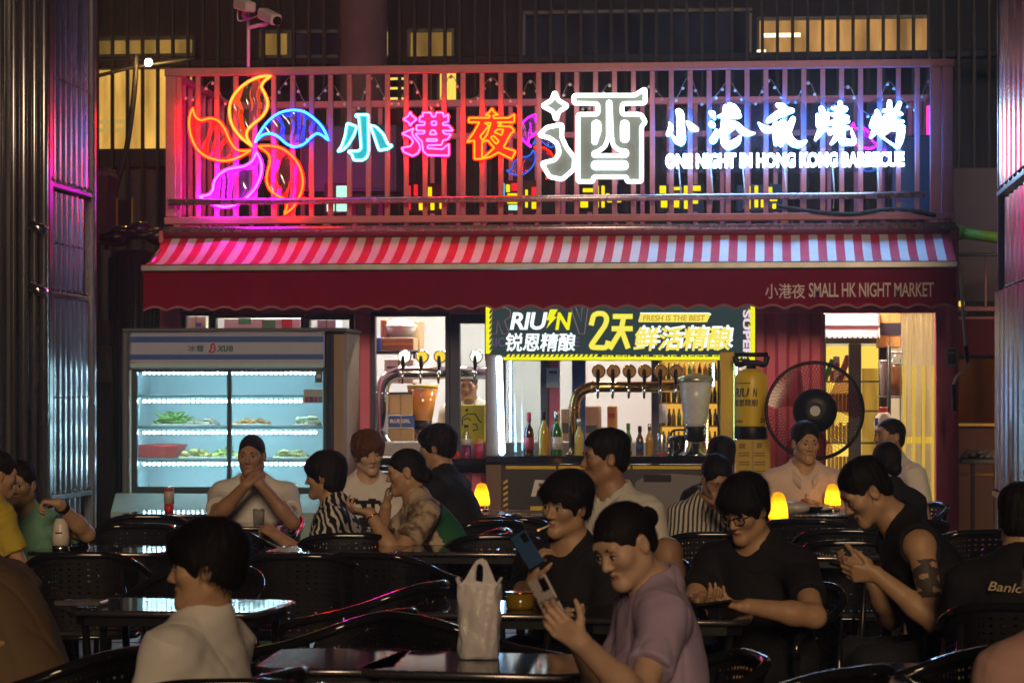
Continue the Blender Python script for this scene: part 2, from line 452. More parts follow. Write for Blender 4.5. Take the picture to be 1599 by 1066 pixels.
for py in (355, 452):
    z = zl(py, 16.75, 60); m = MB(); m.tube([(X_(46, 16.78), 16.78, z + .03), (X_(72, 16.78), 16.80, z - .03)], .035, 12); m.build('bracket', M_CHROME, ls)
rs = thing('steel_stall', 'steel clad stall edge with ribbed panels beside the lime green arm', 'stall', (1.7, 16, 0))
XR = 1.52
for (pya, pyb, off) in ((-60, 292, 0.0), (300, 452, -.035), (452, 775, .03)):
    za, zb = zl(pyb, 16.4, 1575), zl(pya, 16.4, 1575)
    v, f = flutes(15.2, 17.0, za, zb, .30, -.075, XR + .05 - off, 'y'); m = MB(); m.add(v, f, False); m.build('ribbed_panel', M_STEEL, rs)
    m = MB(); m.b2(XR - .03 - off, XR + .03 - off, 15.2, 17.0, za - .02, za + .012, .004)
    for i in range(12): m.ball((XR - .02 - off, 15.3 + i * .14, za + .03), .013, 6, 5)
    m.build('edge_strip', M_STEELD, rs)
m = MB(); m.b2(XR + .11, XR + .6, 15.2, 17.0, 0, 6); m.build('core', M_STEELD, rs)
m = MB(); m.b2(XR - .02, XR + .1, 17.0, 17.06, 0, 6, .01); m.build('corner_post', M_STEEL, rs)

# things in the dark gap left of the container
YG = 20.4
gp = thing('meter_box', 'small brown meter box on the wall left of the fridge', 'box', at_Y(158, 590, 19.9))
m = MB(); px_box(m, 146, 169, 540, 596, 19.9, .12, .01); m.build('case', mat('brown_metal', (.16, .10, .06), .5), gp)
m = MB(); px_box(m, 150, 165, 548, 575, 19.885, .014, .004); m.build('door', mat('brown_metal_dark', (.09, .06, .04), .5), gp)
wl = thing('tiled_wall', 'brown wall strip between the ribbed steel and the fridge', 'wall', (X_(157, 20.1), 20.1, 0))
m = MB(); px_box(m, 144, 172, 500, 722, 20.05, .1); px_box(m, 144, 172, 722, 930, 20.02, .13); m.build('face', mat('brown_render', (.07, .045, .03), .75, var=.3, scale=4), wl)
dr = thing('water_tank', 'dark ribbed tank with a shiny wrapped top left of the striped awning', 'tank', (X_(212, 20.6), 20.6, 0))
tc_ = np.array([X_(212, 20.6), 20.6, 0]); rr = 40 / FPX * 20.6
m = MB(); prof = [(rr, .2)]
m.lathe(tc_, [(rr, .2), (rr, Z_(395, 20.6)), (rr * .7, Z_(388, 20.6))], 40); m.build('body', M_BLACK, dr)
for i in range(14):
    a = PI + PI * i / 13; m = MB(); m.tube([tc_ + np.array([math.cos(a) * rr, math.sin(a) * rr, .25]), tc_ + np.array([math.cos(a) * rr, math.sin(a) * rr, Z_(400, 20.6)])], .018, 6); m.build('rib', M_BLACK, dr)
m = MB()
for i in range(9):
    a = i / 8; c = at_Y(175 + a * 72, 372 - 10 * math.sin(a * 3) + 4 * math.sin(i * 2.3), 20.5); m.ball(c, (.11, .14, .055 + .02 * math.sin(i * 1.7)), 10, 7)
m.build('wrapping', mat('shiny_film', (.02, .02, .024), .15, bump=.8, bscale=14), dr)
cb = thing('cable', 'black cable hanging in front of the yellow lit window', 'cable', at_Y(215, 120, 22.5))
m = MB(); m.tube(smooth_loop([at_Y(148, 120, 22.5), at_Y(180, 112, 22.5), at_Y(215, 104, 22.5), at_Y(300, 92, 22.5)], 5, False), .018, 6); m.build('strand', M_RUBBER, cb)
m = MB(); m.tube(smooth_loop([at_Y(212, 85, 22.5), at_Y(210, 140, 22.5), at_Y(198, 230, 22.5), at_Y(180, 300, 22.5), at_Y(165, 390, 22.5)], 5, False), .026, 6); m.build('strand', M_RUBBER, cb)
lp = thing('bulb_lamp', 'small bare bulb glowing beside the yellow lit window', 'lamp', at_Y(232, 92, 22.3))
m = MB(); m.ball(at_Y(232, 98, 22.3), .034, 12, 8); m.build('bulb', glow('bulb_warm', (1, .58, .15), 420), lp)
m = MB(); m.cyl(at_Y(232, 94, 22.3), at_Y(232, 86, 22.3), .02); m.build('socket', M_BLACK, lp)
# boxes and a frame stored in the gap
fb = thing('picture_frame', 'yellow edged dark frame leaning in the gap beside the container', 'frame', at_Y(194, 372, 20.9))
m = MB(); px_box(m, 183, 206, 312, 368, 20.9, .03); m.build('board', M_BLACK, fb)
m = MB()
for q in ((181, 184, 309, 371), (205, 208, 309, 371), (181, 208, 368, 371)): px_box(m, *q, 20.885, .03)
m.build('edge', mat('brass', (.6, .38, .08), .3, .8), fb)
sb = thing('storage_box', 'grey box standing on the roof of the gap behind the dark tank', 'box', at_Y(240, 345, 21.5))
m = MB(); px_box(m, 148, 168, 262, 380, 21.4, .3, .01); m.build('case', mat('grey_box', (.10, .09, .10), .7, var=.3), sb)
m = MB(); px_box(m, 146, 170, 268, 274, 21.38, .3, .003); m.build('lid', mat('grey_lid', (.16, .14, .15), .6), sb)

# ------------------------------------------------------------------ right background: the next stall
nx = thing('market_stall', 'dim neighbouring stall with a dark red awning right of the pink container', 'stall', (X_(1530, 21), 21, 0))
YN = 21.0
m = MB(); px_box(m, 1490, 1640, 500, 554, YN - .5, .02)
pl = []
for i in range(13):
    x = 1490 + i * 12; pl.append((x, 554 + (4 if i % 2 else -1)))
m.build('awning', mat('dark_red_cloth', (.13, .008, .02), .8), nx)
for (y0, y1) in ((478, 486), (494, 499)):
    m = MB(); px_box(m, 1490, 1640, y0, y1, YN - .52, .05, .008); m.build('awning_bar', M_RAIL, nx)
m = MB(); px_box(m, 1490, 1640, 395, 400, YN - .6, .05, .008); m.build('chrome_bar', M_CHROME, nx)
m = MB(); px_box(m, 1485, 1680, 262, 470, YN + .2, .1); m.build('upper_wall', mat('maroon_metal', (.045, .015, .025), .5, var=.35, scale=4), nx)
m = MB(); px_box(m, 1485, 1680, 560, 660, YN + .3, .05); m.build('window', litnoise('brick_glow', (.9, .22, .03), .045), nx)
m = MB(); px_box(m, 1485, 1680, 660, 666, YN + .1, .1, .005); m.build('counter_edge', mat('brass_edge', (.6, .36, .1), .3, .7), nx)
m = MB(); px_box(m, 1485, 1680, 668, 930, YN + .15, .1); m.build('front_panel', mat('rust_panel', (.13, .035, .015), .6, var=.3, scale=3), nx)
m = MB(); px_box(m, 1485, 1700, 540, 660, YN + .6, .1); m.build('back_panel', M_DARKWALL, nx)
for x in (1538,): 
    m = MB(); px_box(m, x, x + 3, 400, 478, YN - .55, .03); m.build('hanger', M_RAIL, nx)
ga = thing('crane_arm', 'lime green folding arm sticking out right of the striped awning', 'arm', at_Y(1530, 370, 20))
m = MB(); a, b = at_Y(1496, 363, 19.9), at_Y(1600, 377, 19.9); m.tube([a, b], .042, 12); m.build('arm_tube', mat('lime_paint', (.30, .60, .03), .35), ga)
m = MB(); m.tube([at_Y(1494, 362, 19.9), at_Y(1504, 364, 19.9)], .056, 12); m.build('collar', mat('lime_dark', (.2, .45, .03), .4), ga)
m = MB(); px_box(m, 1497, 1506, 470, 478, 19.95, .05, .004); m.build('marker_lamp', glow('marker_yellow', (1, .65, .05), 1.2), ga)
wt = thing('prep_table', 'steel prep table with wrapped food in the dim neighbouring stall', 'table', at_Y(1530, 900, 19.6))
m = MB(); px_box(m, 1500, 1562, 716, 724, 19.6, .5, .006); m.build('tabletop', M_STEEL, wt)
for x in (1516, 1552): 
    m = MB(); px_box(m, x, x + 6, 724, 905, 19.62, .03, .004); m.build('leg', M_STEELD, wt)
m = MB(); px_box(m, 1500, 1560, 738, 743, 19.63, .03, .004); m.build('rail', mat('brass_edge', (.6, .36, .1)), wt)
wf = thing('food_tray', 'pile of wrapped food on the steel prep table', 'food', at_Y(1528, 716, 19.7))
m = MB()
for i in range(16): m.ball(at_Y(1506 + i * 3, 712 - (i % 3) * 3, 19.7 + (i % 4) * .05), (.035, .04, .022), 7, 5)
m.build('parcel_pile', mat('foil_wrap', (.5, .46, .44), .35, .3, bump=.5), wf)

# ------------------------------------------------------------------ thin scattering air added to give the neon and lamps a halo
hz = MB().b2(-16, 16, -3, 32, -1, 9.5); ho = hz.build('halo_haze', None or mat('halo_haze', (1, 1, 1)))
hm = MATS['halo_haze']; hn = hm.node_tree.nodes; hn.clear(); hv = hn.new('ShaderNodeVolumePrincipled'); hv.inputs['Color'].default_value = (.9, .9, .92, 1); hv.inputs['Density'].default_value = 0.0028; hv.inputs['Anisotropy'].default_value = .75
hout = hn.new('ShaderNodeOutputMaterial'); hm.node_tree.links.new(hv.outputs[0], hout.inputs['Volume']); ho['kind'] = 'stuff'

# ------------------------------------------------------------------ the pink container bar
YF = 19.33; DEP = 2.42
xl, xr = X_(249, YF), X_(1497, YF)
ct = thing('container_bar', 'pink shipping container turned into a bar with open windows and a doorway', 'kiosk', ((xl + xr) / 2, YF, 0))
ZR = Z_(357, YF); ZF = .12; ZH = Z_(486, YF)      # roof top, floor, underside of the header
def wall(px0, px1, py0, py1, dep=.10, mt=None, name='wall', ch=.006, Y=YF):
    m = MB(); px_box(m, px0, px1, py0, py1, Y, dep, ch); return m.build(name, mt or M_PINK, ct)
wall(249, 283, 372, 905, .16, name='corner_post'); wall(1461, 1497, 372, 905, .16, name='corner_post')
wall(283.5, 1460.5, 372, 490, .10, name='header')
m = MB(); m.b2(xl, xr, YF - .03, YF + .15, ZR - .1, ZR, .01); m.build('roof_beam', M_PINK, ct)
m = MB(); m.b2(xl, xr, YF + .15, YF + DEP, ZR - .08, ZR - .01); m.build('roof', M_PINK, ct)
m = MB(); m.b2(xl, xr, YF + .0, YF + DEP, .0, ZF); m.build('floor', mat('bar_floor', (.12, .11, .10), .5), ct)
m = MB(); m.b2(xl + .02, xr - .02, YF + DEP - .05, YF + DEP, ZF, ZR - .08); m.build('back_wall', M_WHITEWALL, ct)
m = MB(); m.b2(xl, xl + .05, YF + .165, YF + DEP, ZF, ZR - .08); m.build('side_wall', M_WHITEWALL, ct)
m = MB(); m.b2(xr - .05, xr, YF + .165, YF + DEP, ZF, ZR - .08); m.build('side_wall', M_WHITEWALL, ct)
m = MB(); m.b2(xl + .05, xr - .05, YF + .12, YF + DEP - .05, ZR - .16, ZR - .085); m.build('ceiling', M_WHITEWALL, ct)
wall(555, 578, 490, 905, .1, name='post'); wall(857, 873, 490, 905, .1, name='post')
wall(283.5, 554.5, 735, 905, .08, name='sill_wall')
# ribbed steel below the serving windows and beside the door
def ribbed(px0, px1, py0, py1, name, Y=YF, pitch=.19, dep=.05):
    a, b = X_(px0, Y), X_(px1, Y); z0, z1 = Z_(py1, Y), Z_(py0, Y); n = max(1, round((b - a) / pitch)); pts = []
    for i in range(n):
        t = a + (b - a) * i / n; wd = (b - a) / n
        pts += [(t, 0), (t + wd * .36, 0), (t + wd * .5, dep), (t + wd * .86, dep)]
    pts.append((b, 0)); v = []; f = []
    for (x, q) in pts: v += [(x, Y + q, z0), (x, Y + q, z1)]
    for i in range(len(pts) - 1): f.append((2 * i, 2 * i + 2, 2 * i + 3, 2 * i + 1))
    m = MB(); m.add(v, f); return m.build(name, M_PINK, ct)
ribbed(1180, 1286, 490, 905, 'ribbed_panel'); ribbed(578.5, 856.5, 738, 905, 'ribbed_panel'); ribbed(873.5, 1180, 738, 905, 'ribbed_panel')
m = MB(); px_box(m, 1180, 1286, 488, 905, YF + .06, .03); m.build('panel_backing', M_PINK, ct)
# window frames and sashes
def frame(px0, px1, py0, py1, wpx, mt, Y=YF - .01, dep=.09, name='window_frame', pane=True):
    m = MB()
    for q in ((px0, px1, py0, py0 + wpx), (px0, px1, py1 - wpx, py1), (px0, px0 + wpx, py0 + wpx, py1 - wpx), (px1 - wpx, px1, py0 + wpx, py1 - wpx)): px_box(m, *q, Y, dep, .004)
    f = m.build(name, mt, ct)
    if pane:
        p = MB(); px_box(p, px0 + wpx, px1 - wpx, py0 + wpx, py1 - wpx, Y + dep * .5, .006); p.build('pane', M_GLASS, f)
    return f
frame(284, 331, 487, 735, 6, M_BLACKFRAME); frame(331.5, 474, 491, 735, 5, M_BLACKFRAME, pane=False); frame(474.5, 553, 491, 735, 8, M_BLACKFRAME)
frame(578.5, 702, 487, 735, 7, M_NAVY, pane=False); frame(702.5, 776, 490, 738, 15, M_NAVY, Y=YF + .02)
frame(776.5, 856, 489, 735, 12, mat('slate_frame', (.07, .09, .15), .4), pane=True)
m = MB(); px_box(m, 893, 914, 490, 735, YF + .05, .06, .004); m.build('window_post', mat('deep_blue_paint', (.01, .07, .26), .4), ct)
m = MB(); px_box(m, 1017, 1029, 490, 735, YF + .05, .06, .004); m.build('window_post', M_NAVY, ct)
# serving ledge in dark stone
m = MB(); px_box(m, 576, 758, 716, 727, YF - .28, .30, .008); m.build('serving_ledge', M_GLOSSBLACK, ct)
m = MB(); px_box(m, 579, 857, 690, 712, YF + .12, .5, .006); m.build('inner_counter', mat('grey_counter', (.42, .41, .44), .4), ct)
m = MB(); px_box(m, 874, 1180, 690, 712, YF + .12, .5, .006); m.build('inner_counter', mat('grey_counter', (.42, .41, .44), .4), ct)
# ceiling lights, and one unseen white tube added to brighten the doorway
M_CEIL = glow('ceiling_tube', (1.0, .94, .82), 270.0); M_CEILW = glow('ceiling_tube_warm', (1.0, .60, .14), 150.0)
for px, mm, ln in ((430, M_CEIL, 60), (650, M_CEIL, 90), (800, M_CEIL, 60), (960, M_CEIL, 60), (1330, M_CEIL, 50), (1420, M_CEILW, 40), (1345, M_CEILW, 40)):
    yo = .3 if px == 1330 else (.62 if px == 1345 else .85)
    c = at_Y(px, 480, YF + 1.0); hw = ln / FPX * 20 / 2
    m = MB(); m.b2(c[0] - hw, c[0] + hw, YF + yo, YF + yo + .08, ZR - .20, ZR - .175, .005); m.build('ceiling_light', mm, ct)
# doorway jamb (the small notice on the pink post is a separate sheet)
m = MB(); px_box(m, 1286, 1289, 490, 905, YF + .0, .12, .002); m.build('door_jamb', M_NAVY, ct)
nt_ = thing('paper_notice', 'small grey notice sheet taped to the pink post right of the doorway', 'notice', at_Y(1487, 572, YF - .004))
m = MB(); px_box(m, 1477, 1496, 542, 572, YF - .006, .004); m.build('sheet', mat('grey_paper', (.42, .38, .40), .6), nt_)
m = MB(); px_box(m, 1480, 1493, 552, 568, YF - .009, .002); m.build('print', mat('grey_ink', (.16, .13, .15), .6), nt_)
m = MB(); px_box(m, 1480, 1493, 545, 549, YF - .009, .002); m.build('print', mat('grey_ink', (.16, .13, .15), .6), nt_)
pn = thing('paper_notice', 'white paper notice hanging on the pink post behind the bar', 'notice', at_Y(862, 605, YF - .02))
m = MB(); px_box(m, 853, 874, 574, 605, YF - .02, .004); m.build('sheet', mat('white_paper', (.7, .7, .72), .6), pn)
m = MB(); px_box(m, 857, 870, 579, 583, YF - .024, .003); m.build('print', mat('grey_ink', (.16, .13, .15)), pn)

# ------------------------------------------------------------------ the balcony railing on the roof
rl = thing('roof_railing', 'pink steel railing round the container roof that carries the neon signs', 'railing', ((xl + xr) / 2, YF, ZR))
Zt, Zb = Z_(107, YF), Z_(341, YF)
xa, xb = X_(258, YF), X_(1490, YF)
def rbox(name, x0, x1, y0, y1, z0, z1, mt=M_RAIL, ch=.005):
    m = MB(); m.b2(x0, x1, y0, y1, z0, z1, ch); return m.build(name, mt, rl)
YK = YF + DEP - .1
for Y in (YF, YK):
    rbox('top_rail', xa, xb, Y - .03, Y + .03, Zt - .03, Zt + .03); rbox('bottom_rail', xa, xb, Y - .04, Y + .04, Zb - .03, Zb + .025)
    for x in (xa + .05, xb - .05, xb - .14): rbox('post', x - .04, x + .04, Y - .035, Y + .035, Zb + .026, Zt - .031)
    for i in range(6):
        x = xa + .1 + i * (xb - xa - .2) / 5; rbox('foot', x - .03, x + .03, Y - .03, Y + .03, ZR, Zb - .031)
for x in (xa + .03, xb - .03):
    rbox('side_rail', x - .025, x + .025, YF + .031, YK - .031, Zt - .025, Zt + .025); rbox('side_rail', x - .025, x + .025, YF + .041, YK - .041, Zb - .02, Zb + .02)
rbox('middle_rail', xa, xb, YK - .02, YK + .02, Z_(163, YF) - .03, Z_(163, YF) + .02)
bal = MB().b2(-.019, .019, -.016, .016, Zb + .026, Zt - .031, .004).build('baluster', M_RAIL, mesh_only=True)
def put_bal(x, y, name='baluster'):
    o = link(name, bal, rl); o.location = Vector((x, y, 0)) - rl.location
for i in range(41):
    px = 280 + i * 29.55
    if px > 1452: break
    put_bal(X_(px, YF), YF)
for i in range(26): put_bal(xa + .2 + i * (xb - xa - .4) / 25, YK)
for i in range(9):
    for x in (xa + .03, xb - .03): put_bal(x, YF + .25 + i * .24)
# long handrail tube across the lower part
m = MB(); m.tube([at_Y(262, 316, YF - .10), at_Y(1445, 304, YF - .10)], .026, 10); m.build('handrail_tube', mat('rail_tube', (.55, .42, .46), .25, .7), rl)
# steel gutter tube just above the awning
m = MB(); m.tube([at_Y(258, 360, YF - .08), at_Y(1492, 353, YF - .08)], .03, 10); m.build('gutter_tube', mat('rail_tube', (.55, .42, .46), .25, .7), rl)
# dark panel on the roof behind the sign, right
pb = thing('equipment_cabinet', 'dark blue cabinet on the roof behind the right end of the white neon sign', 'cabinet', at_Y(1440, 325, YF + 1.6))
m = MB(); px_box(m, 1392, 1462, 212, 335, YF + 1.5, .5, .01); m.build('body', mat('cabinet_blue', (.015, .03, .06), .4), pb)
m = MB(); px_box(m, 1398, 1456, 218, 330, YF + 1.485, .014, .004); m.build('door', mat('cabinet_blue', (.015, .03, .06)), pb)
p2 = thing('equipment_cabinet', 'dark blue board on the roof behind the flower sign', 'cabinet', at_Y(540, 330, YF + 1.7))
m = MB(); px_box(m, 470, 620, 195, 300, YF + 1.6, .3, .01); m.build('body', mat('cabinet_blue', (.015, .03, .06)), p2)
m = MB(); px_box(m, 476, 614, 200, 295, YF + 1.585, .014, .004); m.build('door', mat('cabinet_blue', (.015, .03, .06)), p2)

# ------------------------------------------------------------------ striped awning
YA = 18.6
aw = thing('striped_awning', 'red and white striped awning with a dark red scalloped front along the container', 'awning', (X_(860, YA), YA, Z_(415, YA)))
xal, xar = X_(223, YA), X_(1494, YA); zt, zf = Z_(367, YF - .04), Z_(413, YA)
M_STRW = mat('awning_white', (.72, .70, .70), .75, var=.16, scale=2.5, bump=.1, bscale=200); M_STRR = mat('awning_red', (.62, .02, .05), .75, var=.18, scale=2.5, bump=.1, bscale=200)
NS = 91; m = MB()
for i in range(NS):
    m.mi(i % 2)
    for k in range(3):
        q = lambda u, t: (xal + (xar - xal) * u / NS, (YF - .04) + (YA - YF + .04) * t, zt + (zf - zt) * t - (.030 + .016 * math.sin(u * .55) + .010 * math.sin(u * 1.3 + 1)) * math.sin(PI * t))
        m.add([q(i, k / 3), q(i, (k + 1) / 3), q(i + 1, (k + 1) / 3), q(i + 1, k / 3)], [(0, 1, 2, 3)], True)
m.build('canopy', [M_STRR, M_STRW], aw)
m = MB(); m.b2(xal - .01, xar + .01, YA - .035, YA + .01, zf - .04, zf + .012, .008); m.build('front_bar', mat('awning_alu', (.5, .49, .5), .3, .9), aw)
m = MB(); m.tube([(xal, YF - .06, zt + .03), (xar, YF - .06, zt + .03)], .045, 10); m.build('roller', mat('roller_maroon', (.2, .03, .06), .5), aw)
zv = Z_(482, YA); NV = 300; v = []; f = []
for i in range(NV + 1):
    u = i / NV; x = xal + .005 + (xar - xal - .01) * u; s = (u * 34) % 1; zz = zv - .015 + .03 * abs(math.sin(PI * u * 34)); wv = .006 * math.sin(u * 90) + .004 * math.sin(u * 37 + 1)
    v += [(x, YA - .005, zf - .035), (x, YA - .01 + wv * .5, (zf + zv) / 2), (x, YA - .012 + wv, zz + .016), (x, YA - .012 + wv, zz)]
for i in range(NV):
    for k in range(3): f.append((4 * i + k + 1, 4 * i + 5 + k, 4 * i + 4 + k, 4 * i + k))
m = MB(); m.add(v, [q for k, q in enumerate(f) if k % 3 < 2], True); m.build('valance', mat('valance_maroon', (.20, .002, .022), .9, var=.18, scale=2.2, bump=.1, bscale=150, spec=.08), aw)
m = MB(); m.add(v, [q for k, q in enumerate(f) if k % 3 == 2], True); m.build('scallop_edge', mat('valance_binding', (.32, .12, .14), .8), aw)
for x in (xal + .01, xar - .01):
    m = MB(); m.tube([(x, YF - .05, zt - .06), (x, YA + .02, zf - .03)], .022, 8); m.build('arm', mat('awning_alu', (.5, .49, .5)), aw)
M_PRINT = mat('awning_print', (.80, .66, .68), .7)
m = MB(); put_text(m, '小港夜', rect_fn(1195, 1257, 443, 466, YA - .026), .012); put_text(m, 'SMALL HK NIGHT MARKET', rect_fn(1263, 1458, 441, 464, YA - .026), .012, spacing=.96); m.build('lettering', M_PRINT, aw)
# crank pole
cp = thing('crank_pole', 'white awning crank pole hanging at the right end of the awning', 'pole', at_Y(1503, 640, YA))
m = MB(); m.tube(smooth_loop([at_Y(1499, 410, YA), at_Y(1503, 475, YA), at_Y(1508, 540, YA), at_Y(1511, 570, YA), at_Y(1494, 588, YA), at_Y(1489, 600, YA)], 4, False), .012, 8); m.build('rod', M_WHITE, cp)
m = MB(); m.tube([at_Y(1489, 600, YA), at_Y(1491, 642, YA)], .016, 8); m.build('grip', M_BLACK, cp)
m = MB(); m.tube([at_Y(1508, 540, YA - .004), at_Y(1511, 566, YA - .004)], .016, 8); m.build('grip', M_BLACK, cp)

# ------------------------------------------------------------------ neon on the balcony
from mathutils.geometry import tessellate_polygon
YS = YF - .075
def crop(ox, oy, sc, Y):
    return lambda p: at_Y(ox + p[0] / sc, oy + p[1] / sc, Y)
NS_ = 1.0
def neon(name, col, core, halo, parent, loops, r, pname='neon_tube'):
    """a glass tube round each loop: bright core, tinted sleeve just behind it"""
    for lp_ in loops:
        m = MB(); m.tube(lp_, r * .62, 8, closed=True); o = m.build(pname, glow(name + '_core', core[0], core[1] * NS_), parent)
        m = MB(); m.tube([q + np.array([0, r * .9, 0]) for q in lp_], r, 8, closed=True); m.build('sleeve', glow(name + '_sleeve', halo[0], halo[1] * NS_), o)
def plate(name, loops, y, mt, parent, thick=.006):
    vl = [[Vector((float(p[0]), float(p[2]), 0)) for p in lp_] for lp_ in loops]
    flat = [v for lp_ in vl for v in lp_]; tri = tessellate_polygon(vl); k = len(flat)
    v = [(q.x, y, q.y) for q in flat] + [(q.x, y + thick, q.y) for q in flat]; f = []
    for t in tri:
        a, b, c = (flat[i] for i in t); ccw = (b.x - a.x) * (c.y - a.y) - (b.y - a.y) * (c.x - a.x) > 0
        t = tuple(t) if ccw else tuple(reversed(t)); f += [t, tuple(i + k for i in reversed(t))]
    b0 = 0
    for lp_ in vl:
        n = len(lp_); f += [(b0 + i, b0 + (i + 1) % n, b0 + (i + 1) % n + k, b0 + i + k) for i in range(n)]; b0 += n
    m = MB(); m.add(v, f); return m.build(name, mt, parent)

NEON = {  # tube colours: (core colour, strength), (sleeve colour, strength)
    'yellow': (((5.5, .90, .12), 1), ((7, .55, .0), 1)),
    'orange': (((14, .60, .04), 1), ((70, .05, .02), 1)),
    'red':    (((14, .52, .03), 1), ((70, .03, .04), 1)),
    'blue':   (((.28, 2.4, 7), 1), ((.0, .30, 14), 1)),
    'purple': (((6, .55, 8), 1), ((80, .0, 90), 1)),
    'cyan':   (((1.3, 4.5, 5.2), 1), ((.08, 1.6, 2.0), 1)),
    'pink':   (((6, .60, 4), 1), ((80, .0, 1.8), 1)),
    'gold':   (((11, .72, .02), 1), ((40, .05, .0), 1)),
    'white':  (((7, 7.6, 7.2), 1), ((3.0, 3.5, 3.3), 1)),
}
PETALS = {
 'yellow': [(635, 62), (560, 66), (470, 105), (395, 170), (352, 250), (348, 340), (375, 420), (430, 490), (505, 548), (468, 490), (470, 440), (510, 395), (570, 345), (605, 290), (610, 235), (590, 180), (568, 135), (590, 95)],
 'orange': [(92, 285), (110, 340), (150, 368), (210, 355), (265, 370), (310, 420), (345, 500), (385, 560), (430, 580), (495, 577), (440, 610), (370, 640), (290, 648), (200, 625), (130, 575), (85, 490), (68, 400), (75, 330)],
 'blue': [(525, 520), (560, 450), (620, 370), (700, 315), (790, 298), (870, 312), (950, 370), (1000, 430), (1035, 510), (985, 470), (950, 462), (910, 490), (860, 535), (800, 552), (740, 530), (690, 485), (640, 462), (580, 470)],
 'red': [(545, 548), (620, 545), (700, 560), (770, 605), (820, 665), (850, 740), (855, 820), (835, 890), (790, 970), (728, 1020), (745, 960), (735, 915), (680, 890), (630, 850), (605, 790), (612, 720), (628, 660), (615, 600)],
 'purple': [(535, 590), (565, 650), (570, 720), (550, 790), (510, 860), (440, 925), (400, 950), (310, 968), (225, 948), (180, 925), (138, 895), (200, 885), (232, 850), (240, 800), (270, 750), (330, 710), (400, 695), (455, 685), (505, 650)]}
CORN = {'yellow': (0, 8), 'orange': (0, 9), 'blue': (0, 8), 'red': (0, 9), 'purple': (0, 10)}
M_CRINK = sheet('crinkled_acrylic', (.92, .92, .95), .13, .12, .03, (.8, .8, .85))
_n = M_CRINK.node_tree.nodes; _l = M_CRINK.node_tree.links
_w = _n.new('ShaderNodeTexWave'); _w.inputs['Scale'].default_value = 2.2; _w.inputs['Distortion'].default_value = 9; _w.inputs['Detail'].default_value = 2
_tc = _n.new('ShaderNodeTexCoord'); _l.new(_tc.outputs['Object'], _w.inputs[0])
_b = _n.new('ShaderNodeBump'); _b.inputs['Strength'].default_value = 1.0; _b.inputs['Distance'].default_value = .04; _l.new(_w.outputs[1], _b.inputs['Height'])
for nn in _n:
    if nn.type in ('BSDF_GLOSSY', 'BSDF_DIFFUSE'): _l.new(_b.outputs[0], nn.inputs['Normal'])
def flower(label, ox, oy, sc, Y, r, cats, colmap=None, keep=None, dim=1.0):
    t = thing('neon_flower', label, 'neon sign', at_Y(ox + 520 / sc, oy + 560 / sc, Y))
    for k, pts in PETALS.items():
        if keep and k not in keep: continue
        fn = crop(ox, oy, sc, Y); lp_ = [np.array(fn(p)) for p in smooth_loop(pts, 4, True, CORN[k])]
        pl_ = plate('petal', [lp_], Y + .022, M_CRINK, t, .004)
        c, h = NEON[(colmap or {}).get(k, k)]; c = (c[0], c[1] * dim); h = (h[0], h[1] * dim); neon('neon_' + k + ('_dim' if dim < 1 else ''), k, c, h, pl_, [lp_], r)
    return t
flower('five petal neon flower in yellow, blue, red and purple on the left of the railing', 280, 105, 4.44, YS + .0, .0115, None)
flower('small neon flower seen through the bars just left of the big white character', 776, 172, 9.5, YF + 1.3, .006, None, colmap={'yellow': 'purple', 'orange': 'red', 'red': 'orange', 'purple': 'blue'}, keep=('blue', 'yellow', 'purple', 'red'), dim=.10)
fl3 = flower('small purple neon flower half hidden behind the last white character', 1322, 160, 9.0, YF + 1.3, .007, None, colmap={k: 'purple' for k in PETALS}, keep=('orange', 'purple'), dim=.12)

def neon_char(label, kind, ox, oy, sc, loops, r, fill, round_px, Y=YS, split=True):
    t = thing('neon_character', label, 'neon sign', at_Y(ox + loops[0][0][0][0] / sc, oy + loops[0][0][0][1] / sc, Y), group='neon characters on the railing')
    for grp in loops:
        fn = crop(ox, oy, sc, Y); L = [[np.array(fn(p)) for p in round_loop(lp_, round_px)] for lp_ in grp]
        pl_ = plate('stroke', L, Y + r * 1.9 + .004, fill, t, .006)
        c, h = NEON[kind]; neon('char_' + kind, kind, c, h, pl_, L, r)
    return t
M_TEAL = mat('teal_acrylic', (.02, .5, .55), .4, var=0); M_MAG = mat('magenta_acrylic', (.75, .01, .22), .4, var=0); M_REDA = mat('red_acrylic', (.8, .02, .01), .4, var=0); M_WHA = mat('white_acrylic', (.15, .165, .155), .4, var=0)
neon_char('teal neon character with a white outline, one hook between two dots', 'cyan', 515, 155, 7.614, [
    [[(205, 285), (320, 325), (285, 430), (220, 540), (160, 600), (90, 625), (140, 560), (180, 440)]],
    [[(310, 185), (455, 185), (460, 620), (440, 690), (390, 725), (285, 725), (265, 660), (215, 620), (345, 615), (372, 585), (345, 215), (310, 205)]],
    [[(475, 310), (545, 325), (630, 410), (690, 540), (745, 550), (690, 590), (585, 610), (560, 540), (520, 420)]]], .0125, M_TEAL, 18)
